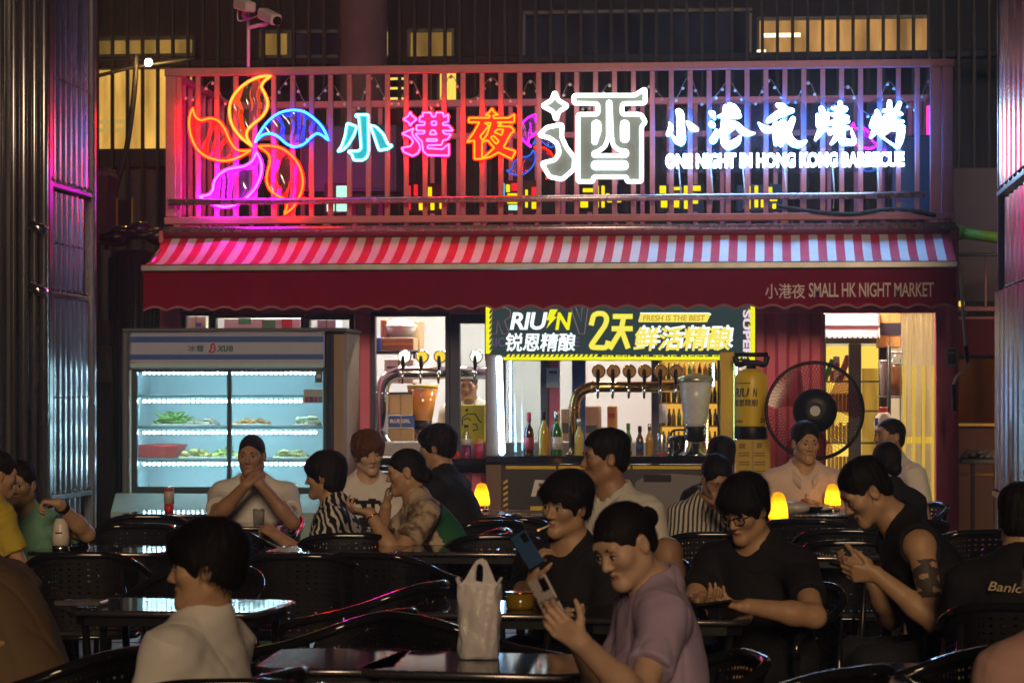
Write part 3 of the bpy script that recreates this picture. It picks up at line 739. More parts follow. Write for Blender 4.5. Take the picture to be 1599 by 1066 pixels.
neon_char('pink neon character meaning harbour, outlined in thin bright pink', 'pink', 515, 155, 7.614, [
    [[(955, 150), (975, 195), (1035, 240), (980, 280), (955, 320), (935, 275), (872, 240), (930, 205)]],
    [[(1000, 345), (860, 410), (965, 460), (990, 510), (960, 560), (855, 580), (880, 630), (985, 675), (1050, 640), (1075, 580), (1060, 520), (990, 440), (975, 390)]],
    [[(1105, 160), (1200, 160), (1215, 210), (1255, 210), (1265, 160), (1345, 160), (1355, 215), (1410, 180), (1405, 270), (1345, 280), (1345, 310), (1410, 310), (1465, 375), (1335, 375), (1365, 415), (1440, 415), (1400, 480), (1345, 490), (1330, 545), (1165, 550), (1160, 585), (1340, 595), (1415, 530), (1415, 670), (1160, 665), (1110, 620), (1095, 500), (1050, 460), (1015, 410), (1120, 410), (1130, 375), (1030, 375), (1030, 310), (1125, 310), (1130, 270), (1065, 270), (1070, 210), (1110, 205)],
     [(1210, 265), (1265, 265), (1265, 310), (1210, 310)], [(1205, 370), (1245, 370), (1270, 420), (1185, 420)], [(1150, 475), (1275, 475), (1275, 500), (1150, 500)]]], .0085, M_MAG, 12)
neon_char('red and yellow neon character meaning night', 'gold', 715, 155, 9.693, [
    [[(515, 140), (545, 195), (610, 235), (530, 250), (545, 290), (770, 285), (855, 230), (850, 350), (590, 350), (660, 375), (600, 410), (800, 415), (855, 480), (800, 520), (690, 730), (875, 790), (815, 905), (610, 805), (500, 870), (370, 900), (550, 740), (450, 620), (365, 650), (365, 905), (250, 905), (250, 625), (135, 650), (230, 520), (325, 350), (165, 350), (165, 285), (470, 285), (490, 250), (420, 240), (480, 195)],
     [(400, 362), (500, 358), (440, 540), (372, 625), (335, 565), (470, 400)], [(590, 460), (690, 460), (660, 545), (555, 500)], [(540, 550), (620, 640), (580, 680), (495, 580)]]], .0098, M_REDA, 14)
neon_char('largest neon character, glowing white, meaning wine', 'white', 830, 125, 6.09, [
    [[(220, 110), (250, 190), (345, 245), (260, 300), (230, 380), (205, 300), (100, 245), (190, 190)]],
    [[(290, 420), (285, 540), (330, 640), (408, 740), (400, 850), (290, 945), (170, 920), (95, 790), (220, 760), (265, 690), (240, 600), (170, 550), (70, 525), (140, 450)]],
    [[(400, 145), (980, 145), (1080, 80), (1080, 220), (860, 225), (860, 325), (1040, 325), (1085, 400), (1045, 440), (1045, 965), (905, 965), (905, 920), (585, 920), (585, 965), (440, 965), (440, 325), (630, 325), (630, 225), (400, 220)],
     [(590, 400), (640, 400), (640, 490), (602, 600), (590, 590)], [(745, 210), (760, 540), (775, 620), (830, 668), (905, 675), (905, 718), (590, 718), (590, 690), (625, 684), (695, 635), (730, 550), (728, 210)],
     [(862, 400), (908, 400), (908, 575), (862, 575)], [(585, 785), (900, 785), (900, 835), (585, 835)]]], .0165, M_WHA, 22)

# white brush lettering on clear plates with the English line below
ws = thing('neon_lettering', 'white neon lettering in Chinese brush strokes over one line of English on a clear plate', 'neon sign', at_Y(1225, 262, YS))
M_LETW = glow('letter_cool_white', (.40, .68, 1.0), 26); M_LETB = glow('letter_blue_edge', (.03, .28, 1.0), 60)
BR = {
 'a': (1025, [[(262, 262, 36), (283, 300, 44), (288, 450, 48), (300, 600, 46), (290, 650, 20)], [(290, 650, 16), (240, 610, 30), (185, 548, 8)], [(155, 398, 10), (172, 450, 28), (142, 530, 26)], [(365, 385, 12), (425, 450, 40), (480, 472, 22)]]),
 'b': (1025, [[(640, 270, 18), (668, 290, 34), (690, 345, 14)], [(655, 412, 36), (672, 425, 30)], [(712, 480, 14), (695, 560, 38), (672, 602, 42)], [(822, 205, 26), (812, 420, 44), (790, 500, 32)], [(868, 180, 22), (920, 215, 36), (985, 262, 12)], [(735, 320, 12), (880, 300, 46), (985, 312, 28)], [(715, 560, 18), (800, 470, 36), (850, 410, 36), (950, 415, 32)], [(950, 412, 30), (1020, 490, 40), (1085, 520, 32), (1168, 520, 6)], [(800, 500, 40), (812, 620, 46), (860, 668, 44), (950, 625, 42), (990, 570, 20)], [(840, 500, 26), (930, 440, 22)]]),
 'c': (1025, [[(1440, 180, 22), (1500, 205, 40), (1540, 215, 20)], [(1215, 398, 8), (1290, 468, 38), (1380, 470, 32), (1440, 400, 20)], [(1330, 372, 24), (1440, 300, 42), (1560, 255, 40), (1615, 250, 26)], [(1425, 420, 42), (1420, 560, 34), (1420, 645, 24)], [(1500, 390, 34), (1510, 520, 34), (1480, 655, 26)], [(1625, 350, 30), (1570, 470, 42), (1530, 560, 30)], [(1545, 420, 36), (1585, 590, 46), (1690, 655, 38), (1778, 612, 14)]]),
 'd': (1225, [[(438, 225, 30), (470, 330, 36), (430, 480, 36), (370, 592, 16)], [(395, 305, 22), (410, 420, 34)], [(512, 285, 22), (500, 400, 30)], [(470, 460, 34), (560, 492, 10)], [(660, 155, 24), (660, 330, 46)], [(570, 222, 16), (720, 232, 34)], [(550, 290, 10), (650, 310, 40), (755, 330, 16)], [(552, 400, 26), (650, 380, 40), (760, 378, 18)], [(545, 515, 28), (640, 450, 34), (750, 455, 22)], [(640, 510, 34), (600, 590, 28), (558, 640, 16)], [(690, 500, 34), (690, 610, 42), (760, 625, 34), (830, 618, 26), (792, 465, 8)]]),
 'e': (1225, [[(1098, 262, 26), (1110, 420, 52), (1030, 560, 18)], [(1060, 330, 20), (1040, 430, 32)], [(1195, 320, 20), (1160, 420, 36)], [(1130, 470, 46), (1170, 565, 20)], [(1248, 150, 26), (1250, 300, 32)], [(1370, 165, 24), (1290, 330, 36)], [(1180, 250, 16), (1290, 265, 36), (1395, 292, 14)], [(1230, 380, 34), (1410, 380, 14)], [(1170, 530, 24), (1300, 420, 44), (1420, 445, 16)], [(1290, 470, 24), (1385, 465, 42), (1365, 620, 40), (1340, 690, 16)], [(1340, 690, 12), (1195, 588, 8)]])}
BRUSH_BB = {'a': (108, 250, 500, 690), 'b': (618, 160, 1172, 712), 'c': (1208, 158, 1782, 700), 'd': (352, 135, 855, 665), 'e': (1000, 135, 1430, 705)}
def ribbon(mb, pts, fn, y0, y1):
    P = smooth_loop([(p[0], p[1], p[2]) for p in pts], 5, False); Lf = []; Rt = []
    for i, p in enumerate(P):
        t = np.array((P[min(i + 1, len(P) - 1)] - P[max(i - 1, 0)])[:2]); t /= np.linalg.norm(t) + 1e-9; nn = np.array([-t[1], t[0]])
        Lf.append(p[:2] + nn * p[2]); Rt.append(p[:2] - nn * p[2])
    def cap(p, q, c, w):      # half round end
        d = np.array([-(q - p)[1], (q - p)[0]]); d = d / (np.linalg.norm(d) + 1e-9); return [c + (p - c) * math.cos(a) + d * w * math.sin(a) * sgn for a in (PI * .25, PI * .5, PI * .75)]
    sgn = 1; e1 = cap(Lf[-1], Rt[-1], P[-1][:2], P[-1][2])
    if np.dot(e1[1] - P[-1][:2], P[-1][:2] - P[-2][:2]) < 0: sgn = -1; e1 = cap(Lf[-1], Rt[-1], P[-1][:2], P[-1][2])
    sgn = 1; e0 = cap(Rt[0], Lf[0], P[0][:2], P[0][2])
    if np.dot(e0[1] - P[0][:2], P[0][:2] - P[1][:2]) < 0: sgn = -1; e0 = cap(Rt[0], Lf[0], P[0][:2], P[0][2])
    W = [fn(p) for p in Lf + e1 + Rt[::-1] + e0]; k = len(P)
    c0 = len(W); vs = [(q[0], y0, q[2]) for q in W] + [(q[0], y1, q[2]) for q in W]; n = len(W); fs = []
    li = list(range(k)); ri = [k + 3 + (k - 1 - i) for i in range(k)]
    for i in range(k - 1): fs.append((li[i], ri[i], ri[i + 1], li[i + 1]))
    fs.append((li[-1],) + (ri[-1],) + (k + 2, k + 1, k)); fs.append((ri[0], li[0], n - 1, n - 2, n - 3))
    mb.mi(0); mb.add(vs, fs)
    mb.mi(1); mb.add(vs, [(i, (i + 1) % n, (i + 1) % n + n, i + n) for i in range(n)]); mb.mi(0)
M_PLATE = sheet('lit_acrylic_plate', (.88, .95, 1), .07, .05, .10, (.5, .75, 1.0), trl=True)
for k, (ox, strokes) in BR.items():
    x0, y0, x1, y1 = BRUSH_BB[k]; fn = crop(ox, 140, 7.615, YS); e = 46
    lp_ = round_loop([(x0 - e, y0 + 90), (x0 + 60, y0 - e), (x1 - 60, y0 - e), (x1 + e, y0 + 110), (x1 + e, y1 - 70), (x1 - 80, y1 + 30), (x0 + 60, y1 + 30), (x0 - e, y1 - 60)], 90)
    pl_ = plate('acrylic_plate', [[np.array(fn(p)) for p in lp_]], YS + .030, M_PLATE, ws, .006)
    m = MB()
    for i, st in enumerate(strokes): ribbon(m, st, fn, YS - .0011 * i, YS + .026)
    m.build('character', [M_LETW, M_LETB], pl_)
fn = crop(1025, 140, 7.615, YS)
lp_ = round_loop([(60, 718), (2960, 712), (2990, 975), (60, 985)], 50)
pl_ = plate('acrylic_plate', [[np.array(fn(p)) for p in lp_]], YS + .034, M_PLATE, ws, .006)
m = MB(); put_text(m, 'ONE NIGHT IN HONG KONG BARBECUE', rect_fn(1039, 1412, 238.5, 263, YS), .04, spacing=1.0, thick=(0, .026, 0)); 
m.build('english_lettering', M_LETW, pl_)
for x in (1060, 1110, 1160, 1225, 1300, 1370):      # wires that feed the letters
    m = MB(); m.tube([at_Y(x, 262, YS + .05), at_Y(x + 3, 300, YS + .06), at_Y(x + 1, 326, YS + .07)], .006, 6); m.build('feed_wire', mat('clear_wire', (.45, .5, .55), .3), ws)

# small strip and lit boards that stand on the roof behind the bars
st = thing('neon_strip', 'short upright red and pink neon strip at the right end of the balcony', 'neon sign', at_Y(1456, 212, YF + 1.0))
m = MB(); px_box(m, 1453, 1457, 143, 182, YF + 1.0, .03, .006); m.build('tube', glow('strip_red', (1, .02, .03), 3.0), st)
m = MB(); px_box(m, 1447, 1452.5, 165, 210, YF + 1.0, .03, .006); m.build('tube', glow('strip_pink', (1, .03, .35), 2.5), st)
M_LY = glow('board_yellow', (1, .72, .0), 1.25); M_LR = glow('board_red', (1, .02, .03), 1.0); M_LG = glow('board_mint', (.5, 1, .75), 1.2); M_LC = glow('board_cyan', (.1, .6, .9), 1.0)
def lit_board(label, x0, x1, y0, y1, cells):
    t = thing('light_board', label, 'light board', at_Y((x0 + x1) / 2, y1, YF + .7), group='lit boards standing on the container roof')
    m = MB(); px_box(m, x0 - 2, x1 + 2, y0 - 2, y1 + 2, YF + .72, .05, .004); m.build('board', M_BLACK, t)
    for (a, b, c, d, mt) in cells:
        m = MB(); px_box(m, x0 + a, x0 + b, y0 + c, y0 + d, YF + .70, .018, .003); m.build('lit_cell', mt, t)
lit_board('lit mint green board behind the bars below the teal character', 508, 542, 288, 332, [(2, 14, 30, 42, M_LG), (17, 33, 2, 20, M_LG), (17, 33, 25, 42, M_LG)])
lit_board('lit board of yellow and red bars below the pink character', 634, 700, 288, 330, [(2, 7, 2, 40, M_LR), (12, 18, 0, 18, M_LR), (20, 26, 22, 40, M_LY), (30, 40, 4, 20, M_LY), (30, 34, 24, 40, M_LY), (38, 44, 24, 40, M_LY), (52, 60, 22, 38, M_LY)])
lit_board('lit board of red, yellow and blue cells below the big white character', 776, 842, 284, 330, [(4, 12, 2, 30, M_LC), (14, 20, 4, 16, M_LY), (22, 36, 2, 14, M_LR), (16, 34, 18, 34, M_LY), (18, 38, 36, 44, M_LG), (44, 48, 12, 40, M_LY), (54, 62, 8, 24, M_LR), (54, 64, 28, 42, M_LY)])
def yb(label, x0, cells):
    lit_board(label, x0, x0 + 68, 290, 328, [(a, b, c, d, M_LY) for a, b, c, d in cells])
yb('lit board of yellow bars between the two white signs', 904, [(6, 22, 4, 10), (2, 14, 14, 34), (26, 31, 0, 34), (35, 40, 0, 34), (42, 48, 12, 18), (44, 66, 20, 26)])
yb('lit board of yellow bars below the first white brush characters', 1028, [(2, 12, 0, 12), (4, 14, 16, 34), (20, 36, 2, 7), (18, 60, 12, 18), (24, 34, 20, 34), (40, 46, 0, 36), (50, 62, 22, 28), (54, 66, 0, 8)])
yb('lit board of yellow bars below the last white brush characters', 1152, [(2, 10, 12, 20), (14, 20, 0, 36), (22, 46, 12, 18), (26, 32, 0, 34), (36, 46, 20, 34), (48, 54, 2, 16), (50, 62, 18, 24), (54, 60, 28, 36)])
# fairy lights
fy = thing('fairy_lights', 'string of small unlit bulbs looped along the railing', 'string lights', at_Y(700, 120, YF + .06))
rng = random.Random(3); pts = []
for a in range(0, 19):
    x0 = 270 + a * 62; ys = 122 + rng.uniform(-6, 12)
    pts += [(x0, ys), (x0 + 20, ys + rng.uniform(18, 40)), (x0 + 42, ys + rng.uniform(18, 44))]
pts.append((1450, 124)); pts = [p for p in pts if p[0] < 1452]
L = [at_Y(p[0], p[1], YF + .06) for p in pts]; m = MB(); m.tube(smooth_loop(L, 4, False), .0028, 4); m.build('wire', mat('fairy_wire', (.35, .33, .36), .4), fy)
bulb = MB().ball((0, 0, 0), .013, 8, 6).build('bulb', mat('bulb_frost', (.8, .78, .8), .25), mesh_only=True)
for i, p in enumerate(smooth_loop(L, 2, False)):
    o = link('bulb', bulb, fy); o.location = Vector(tuple(p + np.array([0, 0, -.018]))) - fy.location
# loose cable along the bottom rail
lc = thing('cable', 'black cable sagging along the bottom rail under the white lettering', 'cable', at_Y(1270, 330, YF - .06))
m = MB(); m.tube(smooth_loop([at_Y(1215, 322, YF - .06), at_Y(1270, 330, YF - .06), at_Y(1330, 334, YF - .06), at_Y(1400, 326, YF - .06), at_Y(1462, 336, YF - .06)], 5, False), .016, 6); m.build('strand', M_RUBBER, lc)
# security cameras on a pole
sc_ = thing('security_camera', 'white security cameras on a thin pole above the neon flower', 'camera', at_Y(388, 112, YF + .5))
YC = YF + .5; MW = mat('camera_white', (.62, .58, .60), .35)
m = MB(); m.tube([at_Y(388, 120, YC), at_Y(388, -20, YC)], .014, 10); m.build('pole', MW, sc_)
def along(mb, a, b, w, h, ch=.01):
    a, b = np.array(a), np.array(b); d = (b - a) / np.linalg.norm(b - a); s = np.cross(d, UP); s /= np.linalg.norm(s); u = np.cross(s, d)
    mb.box((a + b) / 2, (np.linalg.norm(b - a), w, h), ch, np.array([d, s, u]).T)
m = MB(); along(m, at_Y(410, 21, YC - .05), at_Y(432, 32, YC - .30), .09, .085, .012); h = m.build('camera_housing', MW, sc_)
m = MB(); m.cyl(at_Y(433, 33, YC - .305), at_Y(431.5, 32, YC - .285), .034, n=16); m.build('lens', M_GLOSSBLACK, h)
m = MB(); m.tube(smooth_loop([at_Y(388, 44, YC), at_Y(404, 40, YC - .04), at_Y(416, 38, YC - .08), at_Y(416, 32, YC - .1)], 4, False), .017, 8); m.build('bracket', MW, sc_)
m = MB(); along(m, at_Y(372, 6, YC - .04), at_Y(392, 12, YC - .26), .09, .08, .012); h = m.build('camera_housing', MW, sc_)
m = MB(); m.tube(smooth_loop([at_Y(384, 14, YC), at_Y(381, 24, YC - .02), at_Y(386, 30, YC - .02)], 4, False), .02, 8); m.build('bracket', MW, sc_)
m = MB(); m.tube(smooth_loop([at_Y(372, 10, YC - .03), at_Y(371, 28, YC - .03), at_Y(376, 33, YC - .03), at_Y(400, 26, YC - .05), at_Y(412, 18, YC - .05)], 5, False), .006, 6); m.build('wire', MW, sc_)

# ------------------------------------------------------------------ lit beer sign under the awning
YP = 18.70
bs = thing('beer_sign', 'dark lit beer sign with yellow and white lettering hanging under the awning', 'sign', at_Y(970, 562, YP))
m = MB(); px_box(m, 757, 1181, 470, 563, YP + .012, .09, .004); m.build('case', M_BLACK, bs)
m = MB(); px_box(m, 759, 1179, 472, 561, YP + .006, .005); m.build('face', glow('sign_dark_green', (.32, .52, .52), .09), bs)
M_SY = glow('sign_yellow', (.88, .84, .01), 1.1); M_SYO = glow('sign_yolk', (1, .86, .13), 1.0); M_SW = glow('sign_white', (.92, 1, .98), 1.25); M_SP = glow('sign_pink_white', (1, .78, .9), .9); M_SPK = glow('sign_pink_line', (.75, .34, .44), .5); M_SPU = glow('sign_purple_line', (.28, .17, .33), .5); M_SB = mat('sign_black_ink', (.01, .01, .01), .6)
def stext(name, body, px0, px1, py0, py1, mt, lift, bold=.02, shear=0.0, spacing=1.0):
    m = MB(); put_text(m, body, rect_fn(px0, px1, py0, py1, YP + .006 - lift), bold, shear, spacing, thick=(0, lift * .8, 0)); return m.build(name, mt, bs)
for (a, b, c, d, nm) in ((758.5, 764, 472, 552, 'edge_strip'), (1172, 1179, 472, 562, 'edge_strip'), (782, 1150, 557, 562, 'edge_strip')):
    m = MB(); px_box(m, a, b, c, d, YP + .002, .003); m.build(nm, M_SY, bs)
def haz(x0, y0, n, dx, dy, shape):
    m = MB()
    for i in range(n):
        P = [at_Y(x0 + dx * i + q[0], y0 + dy * i + q[1], YP + .002) for q in shape]; m.add(P, [tuple(range(len(P)))])
    m.build('hazard_stripe', M_SY, bs)['kind'] = 'stuff'
haz(764, 482, 9, 0, 8.2, [(0, 0), (4.5, -3), (0, 5)]); haz(1172, 484, 10, 0, 8.2, [(0, 0), (-4.5, -3), (0, 5)]); haz(790, 557, 19, 7.6, 0, [(0, 0), (3, -4), (7, -4), (4.5, 0)])
def outl(name, body, px0, px1, py0, py1, mt, rr):
    """hollow letter outline: thin tubes along simple stroke outlines"""
    m = MB(); fn = lambda q: at_Y(px0 + q[0] * (px1 - px0), py0 + q[1] * (py1 - py0), YP + .004)
    for lp_ in body: m.tube([np.array(fn(q)) for q in lp_], rr, 4, closed=True)
    m.build(name, mt, bs)
outl('outline_letter', [[(.1, 0), (.75, 0), (1, .12), (1, .35), (.7, .5), (.95, 1), (.6, 1), (.35, .5), (.3, 1), (0, 1)]], 766, 797, 480, 521, M_SPK, .0022)
outl('outline_letter', [[(0, 0), (.3, 0), (.6, .55), (.68, 0), (1, 0), (.8, 1), (.5, 1)]], 891, 918, 480, 521, M_SPK, .0022)
stext('small_print', 'RIC', 764, 788, 527, 541, M_SPU, .002, .0); stext('small_print', 'E', 896, 905, 527, 541, M_SPU, .002, .0)
stext('brand_lettering', 'RIU', 796, 855, 487.5, 515, M_SW, .005, .028, .18, .95); stext('brand_lettering', 'N', 867, 893, 487.5, 515, M_SY, .005, .035, .18)
m = MB(); P = [at_Y(x, y, YP - .001) for x, y in ((859, 483), (871, 483), (865, 494), (870, 494), (853, 513), (858, 500), (853, 500))]; m.add(P, [(6, 5, 2, 1, 0), (5, 4, 3, 2)]); m.build('bolt', M_SY, bs)
stext('brand_lettering', '锐恩精酿', 790, 898, 520, 548, M_SW, .005, .030, .14, .97)
def stroke_char(strokes, mt, lift, w):
    m = MB()
    for s in strokes: m.tube([np.array(at_Y(x, y, YP + .006 - lift)) for x, y in round_loop(s, 6, False)], .004, 6, r2=w)
    m.build('numeral', mt, bs)
two = [(923, 508), (927, 492), (934, 489), (944, 490), (948, 498), (945, 508), (921, 542), (947, 543), (950, 532)]
tian = [[(957, 494), (988, 494)], [(955, 513), (988, 513)], [(974, 494), (970, 515), (952, 545)], [(971, 516), (981, 544)]]
stroke_char([two] + tian, M_SY, .003, .022); stroke_char([two] + tian, M_SYO, .007, .014)
m = MB(); P = [at_Y(x, y, YP + .003) for x, y in ((1000, 489.5), (1107, 489.5), (1109, 492), (1104, 503), (997, 503), (997, 500))]; m.add(P, [tuple(reversed(range(6)))]); m.build('slogan_bar', M_SYO, bs)
m = MB(); P = [at_Y(x, y, YP + .0045) for x, y in ((999, 488), (1108, 488), (1111, 491), (1108, 493), (1106, 491), (1001, 491))]; m.add(P, [tuple(reversed(range(6)))]); m.build('slogan_edge', M_SW, bs)
stext('slogan', 'FRESH IS THE BEST', 1004, 1101, 492, 501, glow('sign_ochre', (.85, .48, .03), .7), .0045, .02, .1)
stext('slogan', '鲜活精酿', 995, 1145, 508, 543, M_SW, .003, .034, .14, 1.0); stext('slogan', '鲜活精酿', 990, 1140, 511, 547, M_SYO, .007, .030, .14, 1.0)
stext('slogan', 'FRESH IS THE BEST FRESH', 940, 1166, 554, 560, M_SY, .0045, .02)
m = MB(); a = rect_fn(1160, 1172, 484, 561, YP + .001); put_text(m, 'SUPER', lambda u, v: a(v, 1 - u), .04, 0, 1.02); m.build('slogan', M_SP, bs)

# ------------------------------------------------------------------ bar booth in front of the container
YBAR = 18.62
bb = thing('beer_bar', 'black beer bar with gold and purple posts standing under the lit beer sign', 'bar counter', (X_(950, YBAR), YBAR, 0))
M_GOLDP = mat('gold_post', (.50, .33, .03), .4, .2, var=.1); M_PURP = mat('bronze_post', (.16, .09, .06), .45, var=.15)
m = MB(); px_box(m, 758, 784, 552, 905, YBAR, .12, .008); m.build('post', M_PURP, bb)
m = MB(); px_box(m, 1124, 1147, 549, 905, YBAR, .12, .008); m.build('post', M_GOLDP, bb)
m = MB(); px_box(m, 758, 1147, 712, 724, YBAR - .04, .52, .01); m.build('countertop', M_GLOSSBLACK, bb)
m = MB(); px_box(m, 784, 1124, 725, 905, YBAR + .02, .05); m.build('front_panel', mat('bar_front', (.022, .012, .024), .4, var=.2), bb)
for a, b in ((790, 868), (872, 958), (962, 984), (988, 1120)):
    m = MB(); px_box(m, a, b, 727, 732, YBAR + .012, .006); m.build('yellow_strip', M_YELLOW, bb)
m = MB(); px_box(m, 803, 874, 736, 905, YBAR + .010, .009); m.build('door_panel', mat('bar_door', (.018, .016, .022), .35), bb)
m = MB(); px_box(m, 876, 984, 736, 905, YBAR + .010, .009); m.build('door_panel', mat('bar_door', (.018, .016, .022)), bb)
m = MB(); P = [at_Y(x, y, YBAR + .011) for x, y in [(992, 752), (1010, 742), (1050, 739), (1090, 742), (1122, 750), (1122, 905), (992, 905)]]; m.add(P, [tuple(reversed(range(7)))]); m.build('grey_panel', mat('grey_lilac', (.17, .155, .175), .5), bb)
m = MB(); px_box(m, 1005, 1048, 741, 752, YBAR + .004, .006, .002); m.build('slot', M_BLACK, bb)
M_LOGO = mat('logo_white', (.72, .68, .72), .5)
m = MB(); put_text(m, 'RIU', rect_fn(829, 905, 749, 775, YBAR + .007), .03, .18, .95); m.build('brand_lettering', M_LOGO, bb)
m = MB(); put_text(m, 'N', rect_fn(918, 945, 749, 775, YBAR + .007), .03, .18); m.build('brand_lettering', M_YELLOW, bb)
m = MB(); px_box(m, 828, 850, 790, 806, YBAR + .004, .005, .001); m.build('sticker', M_YELLOW, bb)
m = MB(); px_box(m, 856, 876, 790, 806, YBAR + .004, .005, .001); m.build('sticker', M_YELLOW, bb)
for i in range(9):
    m = MB(); P = [at_Y(x, y, YBAR + .014) for x, y in ((786, 752 + i * 9), (793, 748 + i * 9), (793, 752 + i * 9), (786, 756 + i * 9))]; m.add(P, [(3, 2, 1, 0)]); m.build('hazard_mark', M_YELLOW, bb)
M_LED = glow('led_cool', (.30, .62, 1.0), 34); M_LEDW = glow('led_warm', (1, .8, .25), 14); M_STRIP = mat('led_tape', (.6, .62, .66), .5)
def led_strip(px0, py0, px1, py1, Y, n, mt, parent, r=.011, wid=.03):
    a, b = at_Y(px0, py0, Y), at_Y(px1, py1, Y); m = MB(); m.tube([a + np.array([0, .012, 0]), b + np.array([0, .012, 0])], .004, 4, r2=wid / 2); s = m.build('led_tape', M_STRIP, parent)
    m = MB()
    for i in range(n): m.ball(a + (b - a) * (i + .5) / n, r, 6, 4)
    o = m.build('led_row', mt, s); o['kind'] = 'stuff'
led_strip(779, 558, 784, 708, YBAR - .012, 27, M_LED, bb, .024, .06); led_strip(797, 562, 797, 690, YBAR + .45, 26, M_LED, bb, .008)
led_strip(1150, 562, 1150, 692, YBAR + .0, 28, M_LED, bb, .006); led_strip(1114, 566, 1114, 604, YBAR + .45, 7, M_LED, bb, .008); led_strip(1104, 640, 1104, 706, YBAR + .45, 14, M_LEDW, bb, .007)
led_strip(893, 625, 893, 708, YBAR + .3, 18, M_LEDW, bb, .007)
gp_ = MB(); px_box(gp_, 800, 900, 564, 708, YBAR + .47, .006); gp_.build('glass_screen', M_GLASS, bb)

# beer taps: copper pipe with six taps
def tap_tower(name, label, px_l, px_r, py_top, py_bot, Y, r, mt, xs, mm, back=.0, med=None):
    t = thing(name, label, 'beer tower', at_Y(px_l, py_bot, Y))
    m = MB(); m.tube(round_loop([np.array(at_Y(px_l, py_bot, Y)), np.array(at_Y(px_l, py_top, Y)), np.array(at_Y(px_r, py_top, Y + back))], .16, False, 8), r, 18); m.build('pipe', mt, t)
    m = MB(); m.lathe(at_Y(px_l, py_bot, Y), [(r * 1.7, 0), (r * 1.7, .012), (r * 1.15, .03), (r * 1.1, .05)], 24); m.build('foot', mt, t)
    for q in ((px_l, py_top + 32, 'z'), (px_l + 28, py_top, 'x')):
        c = at_Y(q[0], q[1], Y); d = np.array([0, 0, .008]) if q[2] == 'z' else np.array([.008, 0, 0]); m = MB(); m.tube([c - d, c + d], r * 1.14, 20); m.build('ring', mt, t)
    for x in xs:
        Yt = Y + back * (x - px_l) / (px_r - px_l); c = at_Y(x, py_top, Yt); m = MB()
        m.tube([c + np.array([0, -r * .8, 0]), c + np.array([0, -r - .06, 0]), c + np.array([0, -r - .075, -.02]), c + np.array([0, -r - .075, -.085])], [.018, .018, .016, .007], 8); tp = m.build('tap', M_CHROME, t)
        m = MB(); m.tube([c + np.array([0, -r - .05, .02]), c + np.array([0, -r - .055, .09]), c + np.array([0, -r - .05, .13])], [.009, .016, .011], 8); m.build('handle', M_BLACK, tp)
        m = MB(); cc = c + np.array([0, -r * .3, r + .075]); m.lathe(cc, [(.048, -.012), (.052, -.004), (.052, .010), (.046, .014)], 24, 'y'); md = m.build('medallion', mt, tp)
        m = MB(); m.lathe(cc + np.array([0, -.0145, 0]), [(.042, -.002), (.042, .002)], 24, 'y'); m.build('badge', mm if not callable(mm) else mm(x), md)
        m = MB(); m.cyl(c + np.array([0, -r * .3, r * .9]), c + np.array([0, -r * .3, r + .04]), .010, n=8); m.build('stem', mt, md)
    return t
tap_tower('beer_tower', 'copper beer tower with six taps standing on the black bar', 897, 1068, 604, 711, YBAR + .22, .040, M_GOLD, [935, 958, 983, 1007, 1032, 1056], mat('badge_amber', (.42, .20, .04), .4))
MBW = glow('badge_lit_white', (1, .92, .75), 2.6); MBY = glow('badge_lit_yellow', (1, .72, .06), 1.0)
tap_tower('beer_tower', 'chrome beer tower with lit round badges inside the serving window', 597, 764, 582, 690, YF + .22, .050, M_CHROME, [632, 660, 688, 744], lambda x: MBW if x in (632, 744) else MBY)

# tall beer dispenser
def lathe_thing(name, label, cat, px, py, Y, parts, group=None, n=20):
    t = thing(name, label, cat, at_Y(px, py, Y), group=group)
    for pn_, prof, mt in parts:
        m = MB(); m.lathe(at_Y(px, py, Y), prof, n); m.build(pn_, mt, t)
    return t
M_CLEAR = sheet('clear_glass', (.88, .92, .9), .12); M_FROST = mat('frosted_tube', (.62, .66, .72), .25, var=.05)
td = lathe_thing('drink_dispenser', 'tall white drink dispenser flaring at the top on the right end of the bar', 'dispenser', 1086, 711, YBAR + .1, [
    ('base', [(.125, 0), (.125, .01), (.085, .035), (.075, .12)], M_CHROME), ('band', [(.078, .121), (.080, .125), (.084, .205), (.083, .21)], M_BLACK),
    ('tube', [(.080, .211), (.086, .24), (.105, .40), (.125, .535)], M_FROST), ('lid', [(.13, .536), (.135, .545), (.13, .57), (.07, .585), (.03, .60)], mat('brushed_lid', (.45, .45, .36), .3, .7))], n=28)
for x in (1072, 1100):
    c = at_Y(x, 672, YBAR - .0); m = MB(); m.tube([c + np.array([0, .03, 0]), c + np.array([0, -.05, 0]), c + np.array([0, -.06, -.05])], [.012, .012, .006], 8); tp = m.build('tap', M_CHROME, td)
    m = MB(); m.tube([c + np.array([0, -.04, .01]), c + np.array([0, -.045, .06])], [.006, .01], 8); m.build('handle', M_CHROME, tp)
